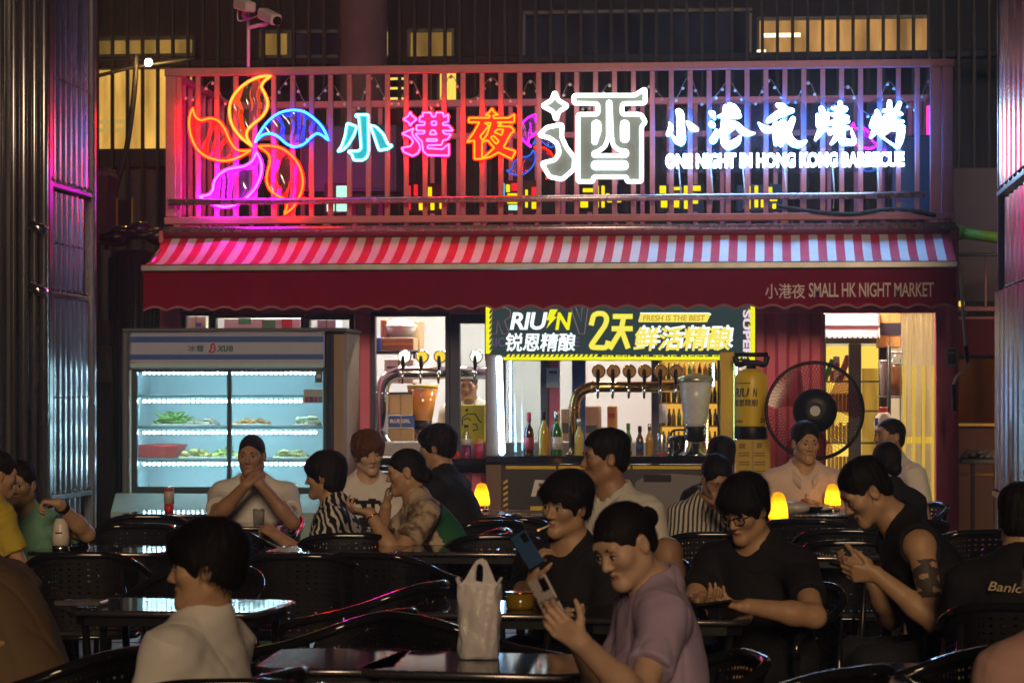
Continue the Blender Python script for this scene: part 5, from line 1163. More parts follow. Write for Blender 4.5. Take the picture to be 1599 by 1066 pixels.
# food on the shelves
def heap(label, x0, x1, py, hpx, col_, Y=YFR + .3, n=26, name='vegetable_pile', cat='vegetables', long=False, seed=1):
    rg = random.Random(seed); t = thing(name, label, cat, at_Y((x0 + x1) / 2, py, Y)); m = MB(); a, b = at_Y(x0, py, Y), at_Y(x1, py, Y); H = hpx / FPX * Y
    for i in range(n):
        u = rg.random(); hmax = H * (1 - (2 * u - 1) ** 2) ** .6; z = rg.random() * hmax
        c_ = np.array([a[0] + (b[0] - a[0]) * u, Y + rg.uniform(-.09, .09), a[2] + z * .85 + .01])
        if long:
            d = np.array([rg.uniform(-.06, .06), rg.uniform(-.03, .03), rg.uniform(.0, .03)]); m.tube([c_ - d, c_, c_ + d], [.004, .012, .003], 5)
        else: m.ball(c_, (rg.uniform(.018, .035), .025, rg.uniform(.012, .022)), 8, 5)
    m.build('pieces', mat('food_%02d%02d%02d' % tuple(int(99 * q) for q in col_), col_, .6, var=.3, scale=30), t)['kind'] = 'stuff'
    m = MB(); m.b2(a[0] - .01, b[0] + .01, Y - .12, Y + .12, a[2], a[2] + .012, .004); m.build('dish', M_WHITE, t)
heap('heap of dark green leaves on the second fridge shelf', 246, 296, 664, 20, (.10, .25, .03), long=True, n=70, seed=2)
heap('pale brown mushrooms on the second fridge shelf', 298, 336, 664, 9, (.45, .38, .30), seed=3)
heap('orange pieces in a row on the second fridge shelf', 367, 418, 664, 8, (.55, .25, .08), seed=4)
heap('cream white cauliflower heap on the second fridge shelf', 462, 497, 664, 16, (.60, .62, .42), seed=5)
heap('yellow corn pieces on the third fridge shelf', 286, 332, 715, 12, (.55, .50, .15), seed=6)
heap('pale green cabbage on the third fridge shelf', 336, 372, 715, 20, (.45, .55, .14), seed=7)
heap('flat yellow vegetables at the right of the third fridge shelf', 432, 480, 715, 12, (.50, .50, .2), seed=8)
heap('small beige pieces on the bottom of the fridge', 440, 470, 764, 8, (.5, .45, .34), seed=9)
rb = thing('red_basket', 'red plastic basket on the third fridge shelf', 'basket', at_Y(245, 716, YFR + .3))
a0, b0, h0 = X_(216, YFR + .2), X_(272, YFR + .2), Z_(715, YFR + .2); v = []; 
for (z, gx, gy) in ((0, .0, .0), (.085, .035, .02)): v += [(a0 - gx, YFR + .2 - gy, h0 + z), (b0 + gx, YFR + .2 - gy, h0 + z), (b0 + gx, YFR + .45 + gy, h0 + z), (a0 - gx, YFR + .45 + gy, h0 + z)]
m = MB(); m.add(v, [(3, 2, 1, 0), (0, 1, 5, 4), (1, 2, 6, 5), (2, 3, 7, 6), (3, 0, 4, 7)]); m.build('tub', M_RED, rb)
m = MB(); m.tube([np.array(v[i]) for i in (4, 5, 6, 7)], .009, 6, closed=True); m.build('rim', M_RED, rb)
# boxes seen above the fridge through the top of the window
carton('green and white packet box seen above the fridge', 350, 470, 497, 520, YF + .8, .3, M_WHITE, pr=[(372, 392, 497, 506, mat('print_green', (.04, .3, .12), .5)), (410, 430, 500, 515, mat('print_green', (.04, .3, .12))), (440, 456, 498, 512, mat('print_red', (.4, .05, .04))), (380, 400, 512, 520, M_BLUE)])
carton('pale blue box seen above the right end of the fridge', 495, 525, 499, 520, YF + .6, .3, mat('pale_box', (.45, .58, .6), .6))
carton('white storage box with a blue mark seen above the left end of the fridge', 290, 322, 494, 525, YF + .6, .3, mat('cream_box', (.55, .5, .4), .6), pr=[(306, 314, 504, 510, M_BLUE)])
st_ = thing('store_shelf', 'shelf inside the container carrying the boxes above the fridge', 'shelf', at_Y(410, 525, YF + .5))
m = MB(); px_box(m, 286, 548, 520.5, 525, YF + .5, .75, .003); m.build('board', M_STEELD, st_)
for x in (287, 545): m = MB(); px_box(m, x, x + 3, 525, 890, YF + .6, .03); m.build('upright', M_STEELD, st_)

# ------------------------------------------------------------------ tables and woven armchairs
M_TOP = mat('smoked_glass_top', (.012, .010, .013), .06, var=0, spec=.7); M_EDGE = mat('table_edge', (.30, .28, .30), .25, .9); M_LEGB = mat('black_steel', (.014, .014, .016), .3, .3)
M_WEAVE = mat('black_weave', (.007, .0065, .0075), .5, var=.2, scale=30, spec=.3)
_nn = M_WEAVE.node_tree.nodes; _ll = M_WEAVE.node_tree.links; _pb = _nn['Principled BSDF']
_tx = _nn.new('ShaderNodeTexCoord'); _br = _nn.new('ShaderNodeTexBrick'); _br.inputs['Scale'].default_value = 34; _br.inputs['Mortar Size'].default_value = .035; _br.inputs['Brick Width'].default_value = .5; _br.inputs['Row Height'].default_value = .35
_ll.new(_tx.outputs['UV'], _br.inputs[0])
_mp2 = _nn.new('ShaderNodeMapping'); _mp2.inputs['Rotation'].default_value = (R(90), 0, 0); _ll.new(_tx.outputs['Object'], _mp2.inputs[0]); _ll.new(_mp2.outputs[0], _br.inputs[0])
_bu = _nn.new('ShaderNodeBump'); _bu.inputs['Strength'].default_value = .9; _bu.inputs['Distance'].default_value = .006; _ll.new(_br.outputs[1], _bu.inputs['Height']); _bu.invert = True; _ll.new(_bu.outputs[0], _pb.inputs['Normal'])
TBL = {}
def table(key, label, px0, px1, pyf, rz=0.0, depth=.56, z=.73):
    d = (1.5 - z) * FPX / (pyf - 610); sc = FPX / d; wd = (px1 - px0) / sc
    a = at_d((px0 + px1) / 2, 610, d); c = a + np.array([-math.sin(R(rz)), math.cos(R(rz)), 0]) * depth / 2; c[2] = 0
    t = thing('cafe_table', label, 'table', c, R(rz), 'dark glass cafe tables')
    hw, hd = wd / 2, depth / 2; ch = .05
    out = [(-hw + ch, -hd), (hw - ch, -hd), (hw, -hd + ch), (hw, hd - ch), (hw - ch, hd), (-hw + ch, hd), (-hw, hd - ch), (-hw, -hd + ch)]
    def slab_(poly, z0, z1): n = len(poly); v = [(x, y, z0) for x, y in poly] + [(x, y, z1) for x, y in poly]; return v, [tuple(reversed(range(n))), tuple(range(n, 2 * n))] + [(i, (i + 1) % n, (i + 1) % n + n, i + n) for i in range(n)]
    m = MB(); m.add(*slab_([(x * .985, y * .985) for x, y in out], z - .022, z)); m.build('tabletop', M_TOP, t, world=False)
    m = MB(); m.tube([(x, y, z - .010) for x, y in out], .011, 8, closed=True); m.build('edge_band', M_EDGE, t, world=False)
    m = MB(); m.add(*slab_([(x * .93, y * .93) for x, y in out], z - .055, z - .0225)); m.build('apron', M_LEGB, t, world=False)
    for sx in (-1, 1):
        for sy in (-1, 1):
            m = MB(); m.tube([(sx * (hw - .06), sy * (hd - .06), z - .055), (sx * (hw - .10), sy * (hd - .10), 0)], .014, 8); m.build('leg', M_LEGB, t, world=False)
    TBL[key] = (c, z); return t
table('A', 'dark glass table behind the back of the person in the white T-shirt', 396, 612, 1043, 2)
table('B', 'dark glass table in front with the white carrier bag on it', 545, 905, 1049, -6, .54)
table('C', 'dark glass table with the amber glass before the boy with the blue phone', 622, 880, 957, -3)
table('D', 'dark glass table in front of the man with glasses', 893, 1165, 966, -3)
table('E', 'dark glass table with a flat tray, behind the head of the front person in white', 92, 405, 954, -4)
table('F', 'dark glass table with the white sauce bottle near the two boys', 37, 250, 862, -2)
table('G', 'dark glass table under the zebra patterned top', 410, 612, 862, -2)
table('H', 'dark glass table in front of the woman with the green panelled top', 617, 858, 862, -1)
table('I', 'dark glass table left of the tattooed man showing a yellow lamp reflection', 1180, 1372, 868, 0)
table('J', 'dark glass table with the leftmost yellow lamp', 700, 862, 803, 0, z=.76)
table('K', 'dark glass table with the beer bottle and the middle yellow lamp', 1046, 1240, 822, 0)
table('L', 'dark glass table with food and the rightmost yellow lamp', 1200, 1372, 802, 0, z=.78)
table('M', 'dark glass table with clear tumblers before the man with clasped hands', 260, 430, 822, 0)
table('N', 'dark glass table with the red and white can before the fridge', 190, 320, 802, 0, z=.76)
table('O', 'small dark table with a food plate between the zebra top and the bun', 536, 648, 830, 0, .5)
table('Q', 'dark glass table in the bottom right corner', 1345, 1600, 1075, -3, .62)

# chair: facing local +Y, back at -Y
def horseshoe(n=26):
    P = []
    for i in range(n + 1):
        t = i / n; a = PI * (t)  # 0..pi from the front of one arm round the back
        s = math.sin(a)
        x = .275 * (1 if a < PI / 2 else -1) * abs(math.cos(a)) ** .55; y = .20 - .46 * s ** .62
        z = .655 + .125 * s ** 1.1
        P.append(np.array([x, y, z]))
    return P
HS = horseshoe()
def chair_parts():
    parts = []
    m = MB(); front = [np.array([.275, .235, .02]), np.array([.275, .235, .56]), np.array([.275, .22, .63])]
    m.tube(smooth_loop(front[1:] + HS[1:-1] + [np.array([-.275, .22, .63]), np.array([-.275, .235, .56])], 2, False), .0165, 8); parts.append(('arm_rail', m, M_GLOSSBLACK))
    core = HS[5:-5]; dense = smooth_loop(core, 3, False)      # woven back: flat bands over and under, gaps between
    def bp(u, t, lift=0.0):
        q = u * (len(dense) - 1); i = min(int(q), len(dense) - 2); p = dense[i] + (dense[i + 1] - dense[i]) * (q - i); ins = 1 - .10 * t + lift
        return (p[0] * ins, p[1] * ins + .02 * t, (p[2] - .012) * (1 - t) + .43 * t)
    m = MB(); nh, nv = 13, 34
    for j in range(nh):
        t0, t1 = (j + .14) / nh, (j + .86) / nh; K_ = 24
        v = [bp(k / K_, t_) for k in range(K_ + 1) for t_ in (t0, t1)]; m.add(v, [(2 * k, 2 * k + 1, 2 * k + 3, 2 * k + 2) for k in range(K_)], True)
    for i in range(nv):
        u0, u1 = (i + .16) / nv, (i + .84) / nv; v = [bp(u_, t_ / 4, .010) for t_ in range(5) for u_ in (u0, u1)]; m.add(v, [(2 * k, 2 * k + 1, 2 * k + 3, 2 * k + 2) for k in range(4)], True)
    parts.append(('woven_back', m, M_WEAVE))
    m = MB(); poly = [(.24 * math.copysign(abs(math.cos(a)) ** .6, math.cos(a)), .22 * math.copysign(abs(math.sin(a)) ** .6, math.sin(a))) for a in np.linspace(0, 2 * PI, 25)[:-1]]
    n = len(poly); m.add([(x, y, .415) for x, y in poly] + [(x, y, .44) for x, y in poly] + [(x * .9, y * .9, .448) for x, y in poly], [tuple(reversed(range(n))), tuple(range(2 * n, 3 * n))] + [(i + k * n, (i + 1) % n + k * n, (i + 1) % n + (k + 1) * n, i + (k + 1) * n) for i in range(n) for k in (0, 1)]); parts.append(('seat', m, M_WEAVE))
    m = MB(); m.tube([(x, y, .415) for x, y in poly], .013, 6, closed=True); parts.append(('seat_frame', m, M_GLOSSBLACK))
    for sx in (-1, 1):
        m = MB(); m.tube([(sx * .275, .235, 0), (sx * .275, .235, .57)], .0155, 8); parts.append(('leg', m, M_GLOSSBLACK))
        m = MB(); m.tube([(sx * .21, -.22, 0), (sx * .20, -.19, .42), (sx * .18, -.215, .72)], .0145, 8); parts.append(('leg', m, M_GLOSSBLACK))
    return [(a, b.build(a, c, mesh_only=True)) for a, b, c in parts]
CHP = chair_parts()
def chair_at(x, y, ang, label):
    """ang: direction the seat faces, in degrees from +X"""
    t = thing('armchair', label, 'chair', (x, y, 0), R(ang - 90), 'black woven armchairs')
    for nm, me in CHP:
        o = link(nm, me, t)
        if nm == 'woven_back': o['kind'] = 'stuff'
    return t
def chair(px, d, face, label):
    """face: 0 looks away from the camera, 90 to the left of the photo, 180 at the camera"""
    p = at_d(px, 610, d); return chair_at(p[0], p[1], 90 + face, label)
chair(475, 11.4, 4, 'empty black woven armchair below the table under the zebra patterned top')
chair(607, 11.45, -14, 'empty black woven armchair turned a little, below the table seam in the middle')
chair(578, 9.6, 72, 'empty black armchair turned left with a bright arm rail behind the front tables')
chair(510, 8.4, 66, 'empty black armchair turned left just behind the front table with the pink reflection')
chair(738, 8.3, -50, 'empty black armchair turned right behind the white carrier bag')
chair(800, 14.6, 0, 'empty black armchair between the leftmost yellow lamp and the smoking boy')
chair(545, 13.0, 8, 'empty black armchair behind the zebra patterned top with a bright curved rail')
chair(735, 14.2, 40, 'empty black armchair beside the leftmost yellow lamp, turned left')
chair(772, 12.9, 10, 'empty black armchair right of the woman with the green panelled top')
chair(1108, 13.1, 5, 'empty black armchair behind the shoulder of the man with glasses')
chair(1316, 13.4, 0, 'empty black armchair, farther of two stacked in line left of the tattooed man')
chair(1322, 12.4, 4, 'empty black armchair, nearer of two in line left of the tattooed man')
chair(1262, 14.4, -8, 'empty black armchair between the middle and rightmost yellow lamps')
chair(1390, 7.2, 62, 'empty black armchair in the bottom right with a long bright arm rail')
chair(1215, 6.75, 50, 'black armchair cut off by the bottom edge below the man with glasses')
chair(135, 11.5, 8, 'empty black woven armchair in front of the table with the white sauce bottle')
chair(232, 14.9, 10, 'empty black armchair nearest the red and white can')
chair(205, 13.9, 20, 'empty black armchair right of the white sauce bottle')
chair(345, 13.6, -6, 'empty black armchair before the table with the clear tumblers')
chair(360, 6.55, 10, 'black armchair cut off by the bottom edge beside the front person in white')
chair(590, 6.45, 0, 'black armchair cut off by the bottom edge below the white carrier bag')
chair(1490, 13.3, 30, 'empty black armchair right of the tattooed man by the pink post')
chair(1130, 15.6, 180, 'black armchair behind the striped shirt man')
chair(300, 10.2, 170, 'empty black armchair facing the camera beyond the table with the flat tray')

# ------------------------------------------------------------------ things on the tables
M_BULB = glow('lamp_bulb', (1.0, .72, .22), 34)
M_LAMPY = bpy.data.materials.new('amber_shade'); M_LAMPY.use_nodes = True
_q = M_LAMPY.node_tree.nodes; _q.clear(); _t1 = _q.new('ShaderNodeBsdfTranslucent'); _t1.inputs[0].default_value = (.95, .52, .03, 1); _t2 = _q.new('ShaderNodeBsdfPrincipled'); _t2.inputs['Base Color'].default_value = (.75, .42, .03, 1); _t2.inputs['Roughness'].default_value = .3
_t3 = _q.new('ShaderNodeMixShader'); _t3.inputs[0].default_value = .22; _t4 = _q.new('ShaderNodeOutputMaterial')
for _a, _b in ((_t1.outputs[0], _t3.inputs[1]), (_t2.outputs[0], _t3.inputs[2]), (_t3.outputs[0], _t4.inputs[0])): M_LAMPY.node_tree.links.new(_a, _b)
def table_lamp(label, px, pyb, hpx, Z):
    d = (1.5 - Z) * FPX / (pyb - 610); b = at_d(px, pyb, d); H = hpx / FPX * d
    t = thing('table_lamp', label, 'lamp', b, group='yellow table lamps')
    m = MB(); m.lathe(b, [(H * .29, 0), (H * .29, H * .05), (H * .26, H * .06)], 20); m.build('base', M_CHROME, t)
    for i in range(6):
        a = i * PI / 3; m = MB(); m.cyl(b + np.array([math.cos(a), math.sin(a), 0]) * H * .24 + UP * H * .055, b + np.array([math.cos(a), math.sin(a), 0]) * H * .24 + UP * H * .20, H * .03, n=6); m.build('foot', M_CHROME, t)
    m = MB(); m.lathe(b, [(H * .27, H * .2), (H * .305, H * .22), (H * .30, H * .35), (H * .265, H * .62), (H * .20, H * .88), (H * .15, H * .96), (H * .05, H * 1.0)], 28); m.build('shade', M_LAMPY, t); m = MB(); m.ball(b + UP * H * .46, (H * .11, H * .11, H * .15), 12, 8); m.build('bulb', M_BULB, t)
    return t
l1 = table_lamp('yellow table lamp farthest left, in front of the purple bar post', 752, 797, 43, .76)
table_lamp('yellow table lamp beside the head of the man with glasses', 1215, 820, 52, .73)
table_lamp('yellow table lamp beside the food, in front of the smiling man', 1300, 797, 42, .78)
def on(px, py, Z): d = (1.5 - Z) * FPX / (py - 610); return at_d(px, py, d)
# white carrier bag on table B
def carrier_bag():
    b = on(748, 1026, .733); sc = FPX / 7.2; H = 160 / sc; t = thing('carrier_bag', 'white plastic carrier bag standing on the front table', 'bag', b)
    prof = [(0, .115, .062), (.10, .112, .066), (.3, .118, .064), (.5, .122, .058), (.66, .124, .05), (.74, .128, .04)]; n = 40; v = []; f = []
    rg = random.Random(5); ph = [rg.uniform(0, 6) for _ in range(8)]
    K = 22
    for i in range(K):
        t_ = i / (K - 1) * .74; j = max(k for k in range(len(prof)) if prof[k][0] <= t_ + 1e-6); j = min(j, len(prof) - 2); q = (t_ - prof[j][0]) / (prof[j + 1][0] - prof[j][0]); hx = prof[j][1] * (1 - q) + prof[j + 1][1] * q; hy = prof[j][2] * (1 - q) + prof[j + 1][2] * q
        hx *= .42; hy *= .8
        for k in range(n):
            a = 2 * PI * k / n; w_ = 1 + .05 * math.sin(7 * a + ph[0] + t_ * 5) + .04 * math.sin(11 * a + ph[1] - t_ * 9) + .035 * math.sin(4 * a + ph[2] + t_ * 22) + .02 * math.sin(19 * a + t_ * 30 + ph[3])
            e = .72; x = hx * math.copysign(abs(math.cos(a)) ** e, math.cos(a)) * w_; y = hy * math.copysign(abs(math.sin(a)) ** e, math.sin(a)) * w_
            v.append(b + np.array([x * 1.18, y, t_ * H]))
    for i in range(K - 1):
        for k in range(n): f.append((i * n + k, i * n + (k + 1) % n, (i + 1) * n + (k + 1) % n, (i + 1) * n + k))
    f.append(tuple(reversed(range(n)))); m = MB(); m.add(v, f, True); body = m.build('bag_body', mat('bag_film', (.90, .86, .89), .32, var=.06, scale=5, bump=.6, bscale=34), t)
    M = MATS['bag_film']; n_ = M.node_tree.nodes; l_ = M.node_tree.links; pb_n = n_['Principled BSDF']
    tr = n_.new('ShaderNodeBsdfTranslucent'); tr.inputs[0].default_value = (.85, .82, .84, 1); tp = n_.new('ShaderNodeBsdfTransparent'); m1 = n_.new('ShaderNodeMixShader'); m1.inputs[0].default_value = .35; m2 = n_.new('ShaderNodeMixShader'); m2.inputs[0].default_value = .07
    l_.new(pb_n.outputs[0], m1.inputs[1]); l_.new(tr.outputs[0], m1.inputs[2]); l_.new(m1.outputs[0], m2.inputs[1]); l_.new(tp.outputs[0], m2.inputs[2]); l_.new(m2.outputs[0], n_['Material Output'].inputs[0])
    for nm_, c_, r_, z_, col_ in (('bag_bottle', (-.012, .0), .026, .17, (.10, .16, .05)), ('bag_box', (.022, .005), .018, .10, (.30, .08, .06))):
        m = MB(); m.lathe(b + np.array([c_[0], c_[1], .004]), [(r_, 0), (r_, z_ * .6), (r_ * .45, z_ * .8), (r_ * .4, z_)], 14); m.build(nm_, mat(nm_, col_, .4), t)
    for sg in (-1, 1):      # handle loops and the corner tips
        y = sg * .018; out = [(-.055, .72), (-.036, .80), (-.020, .90), (-.006, .975), (.008, .99), (.020, .96), (.033, .86), (.044, .76), (.056, .72), (.03, .70), (-.03, .70)]
        inn = [(-.012, .76), (-.010, .86), (-.004, .93), (.006, .945), (.014, .91), (.014, .82), (.012, .745)]
        L = [[np.array([b[0] + x, 0, b[2] + z * H]) for x, z in round_loop(q, .01)] for q in (out, inn)]
        plate('handle', L, b[1] + y, M, t, .004)
        for sx in (-1, 1): m = MB(); m.tube([b + np.array([sx * .05, y, .70 * H]), b + np.array([sx * .060, y, .765 * H]), b + np.array([sx * .064, y, .80 * H])], [.016, .010, .002], 6, r2=.004); m.build('corner_tip', M, t)
carrier_bag()
def lathe_on(name, label, cat, px, py, Z, parts, group=None, n=20):
    b = on(px, py, Z); t = thing(name, label, cat, b, group=group)
    for nm, pf, mt in parts: m = MB(); m.lathe(b, pf, n); m.build(nm, mt, t)
    return t, b
t, b = lathe_on('sauce_bottle', 'white squeeze flask with a blue cap standing on the table beside the boys', 'flask', 95, 860, .73, [('foot', [(.042, 0), (.043, .028)], M_CHROME), ('flask', [(.043, .0285), (.042, .07), (.036, .125), (.024, .158)], mat('cream_plastic', (.66, .60, .52), .35)), ('cap', [(.025, .1585), (.025, .168), (.018, .173)], mat('blue_cap', (.03, .07, .25), .4))])
m = MB(); a = b + np.array([0, -.0405, .09]); m.box(a, (.032, .003, .006), .001); m.build('mark', M_BLACK, t)
t, b = lathe_on('drink_can', 'red and white drink can standing before the fridge', 'can', 264, 799, .76, [('shell', [(.026, 0), (.030, .008), (.030, .05)], M_RED), ('upper_shell', [(.030, .0505), (.030, .145)], mat('can_white', (.5, .42, .42), .35)), ('lid', [(.030, .1455), (.026, .155)], M_FOIL), ('red_ring', [(.0305, .128), (.0305, .144)], M_RED)])
M_GL = sheet('tumbler_glass', (.82, .84, .86), .30, .05, .06, (.7, .7, .7))
for i, (px, py, lb) in enumerate(((404, 816, 'clear ribbed tumbler on the table, nearest the zebra top'), (393, 812, 'clear ribbed tumbler behind another before the man with clasped hands'), (414, 811, 'clear ribbed tumbler at the back right of the three before the man'))):
    b = on(px, py + 2, .73); t = thing('tumbler', lb, 'glass', b); m = MB(); m.lathe(b, [(.030, 0), (.032, .01), (.036, .085)], 12, smooth=False); m.build('glass', M_GL, t); m = MB(); m.tube([b + np.array([math.cos(a) * .036, math.sin(a) * .036, .086]) for a in np.linspace(0, 2 * PI, 19)[:-1]], .002, 4, closed=True); m.build('rim', M_GL, t)
lathe_on('ashtray', 'amber glass on the table in front of the boy with the blue phone', 'glass', 812, 950, .73, [('bowl', [(.045, 0), (.05, .01), (.05, .055)], mat('amber_glass', (.22, .14, .01), .08, spec=.8)), ('rim', [(.051, .0555), (.051, .06)], M_GOLD)])
# beer bottle and glass on table K
b = on(1092, 819, .73); t = thing('beer_bottle', 'clear beer bottle with a white label standing before the striped shirt man', 'bottle', b)
m = MB(); m.lathe(b, [(.028, 0), (.030, .01), (.030, .055)], 18); m.build('beer', G_BRN, t)
m = MB(); m.lathe(b, [(.030, .0555), (.030, .12), (.026, .145), (.014, .175), (.012, .215), (.0135, .216), (.0135, .228)], 18); m.build('glass_body', sheet('bottle_clear', (.8, .82, .8), .25, .04, .15, (.6, .6, .58)), t)
m = MB(); m.lathe(b, [(.0306, .07), (.0306, .115)], 18); m.build('paper_label', M_LABW, t)
lathe_on('beer_glass', 'small glass of amber beer beside the clear beer bottle', 'glass', 1112, 818, .73, [('beer', [(.026, .004), (.031, .06)], G_AMB), ('glass', [(.032, .0605), (.034, .09)], M_GL)])
lathe_on('bowl', 'white bowl at the left end of the table before the striped shirt man', 'bowl', 1066, 818, .73, [('bowl', [(.04, 0), (.075, .045), (.078, .05)], M_WHITE)])
# food on table L
b = on(1262, 797, .78); t = thing('food_platter', 'platter of red and orange snacks in front of the smiling man', 'food', b)
m = MB(); m.lathe(b, [(.11, 0), (.15, .012), (.155, .02)], 28); m.build('plate', M_WHITE, t)
rg = random.Random(4); fm = [mat('snack_orange', (.55, .20, .05), .5), mat('snack_red', (.5, .06, .04), .4), mat('snack_cream', (.6, .5, .36), .6)]
for k in range(3):
    m = MB()
    for i in range(22): a, r_ = rg.uniform(0, 6.28), rg.uniform(0, .12); m.ball(b + np.array([math.cos(a) * r_, math.sin(a) * r_, .025 + rg.uniform(0, .045) * (1 - r_ / .14)]), (.018, .016, .012), 7, 5)
    m.build('snack_pieces', fm[k], t)['kind'] = 'stuff'
b = on(1240, 800, .78); t = thing('plastic_wrap', 'crumpled clear plastic food bag left of the snack platter', 'bag', b); m = MB(); m.ball(b + np.array([0, 0, .03]), (.10, .07, .04), 16, 8); m.build('film', mat('clear_film', (.45, .42, .42), .2, bump=1.0, bscale=22), t); m = MB(); m.tube([b + np.array([-.06, 0, .05]), b + np.array([-.085, 0, .085])], [.012, .004], 6); m.build('knot', MATS['clear_film'], t)
lathe_on('bowl', 'black sauce bowl in front of the snack platter', 'bowl', 1272, 800, .78, [('bowl', [(.03, 0), (.05, .03), (.052, .035)], M_BLACK), ('sauce', [(.046, .0355), (.04, .037)], mat('sauce', (.06, .02, .01), .15))])
lathe_on('bowl', 'black lidded bowl right of the rightmost yellow lamp', 'bowl', 1340, 799, .78, [('bowl', [(.04, 0), (.06, .04), (.062, .05)], M_BLACK), ('lid', [(.063, .0505), (.05, .06)], M_GLOSSBLACK)])
# plate on table O, tray on table E, menu on A
t, b = lathe_on('plate', 'plate of food between the two women at the middle left table', 'plate', 608, 822, .73, [('plate', [(.06, 0), (.085, .01), (.088, .014)], M_WHITE)])
m = MB()
for i in range(14): m.ball(b + np.array([rg.uniform(-.05, .05), rg.uniform(-.05, .05), .02]), (.016, .014, .010), 7, 5)
m.build('food_pieces', mat('noodle_yellow', (.55, .40, .05), .5), t)['kind'] = 'stuff'
b = on(128, 945, .733); t = thing('menu_tray', 'flat dark tray lying on the table behind the brown shirt', 'tray', b); m = MB(); m.box(b + np.array([0, 0, .012]), (.16, .13, .012), .004); m.build('board', mat('tray_dark', (.05, .04, .05), .15), t); m = MB(); m.box(b + np.array([0, -.068, .014]), (.166, .008, .022), .003); m.build('rim', M_EDGE, t)
# stool added in place of the green light glimpsed below the tables
for px, py, lb in ((404, 935, 'green stool added in place of green light under the tables'),):
    d = 10.6; b = at_d(px, 1025, d); b[2] = 0; t = thing('stand_in_stool', lb, 'stool', b); MG = mat('green_light_tint', (.03, .55, .06), .4)
    m = MB(); m.box(b + np.array([0, 0, .44]), (.27, .27, .03), .01); m.build('seat', MG, t)
    for sx in (-1, 1):
        for sy in (-1, 1): m = MB(); m.tube([b + np.array([sx * .11, sy * .11, .425]), b + np.array([sx * .135, sy * .135, 0])], .02, 6); m.build('leg', MG, t)

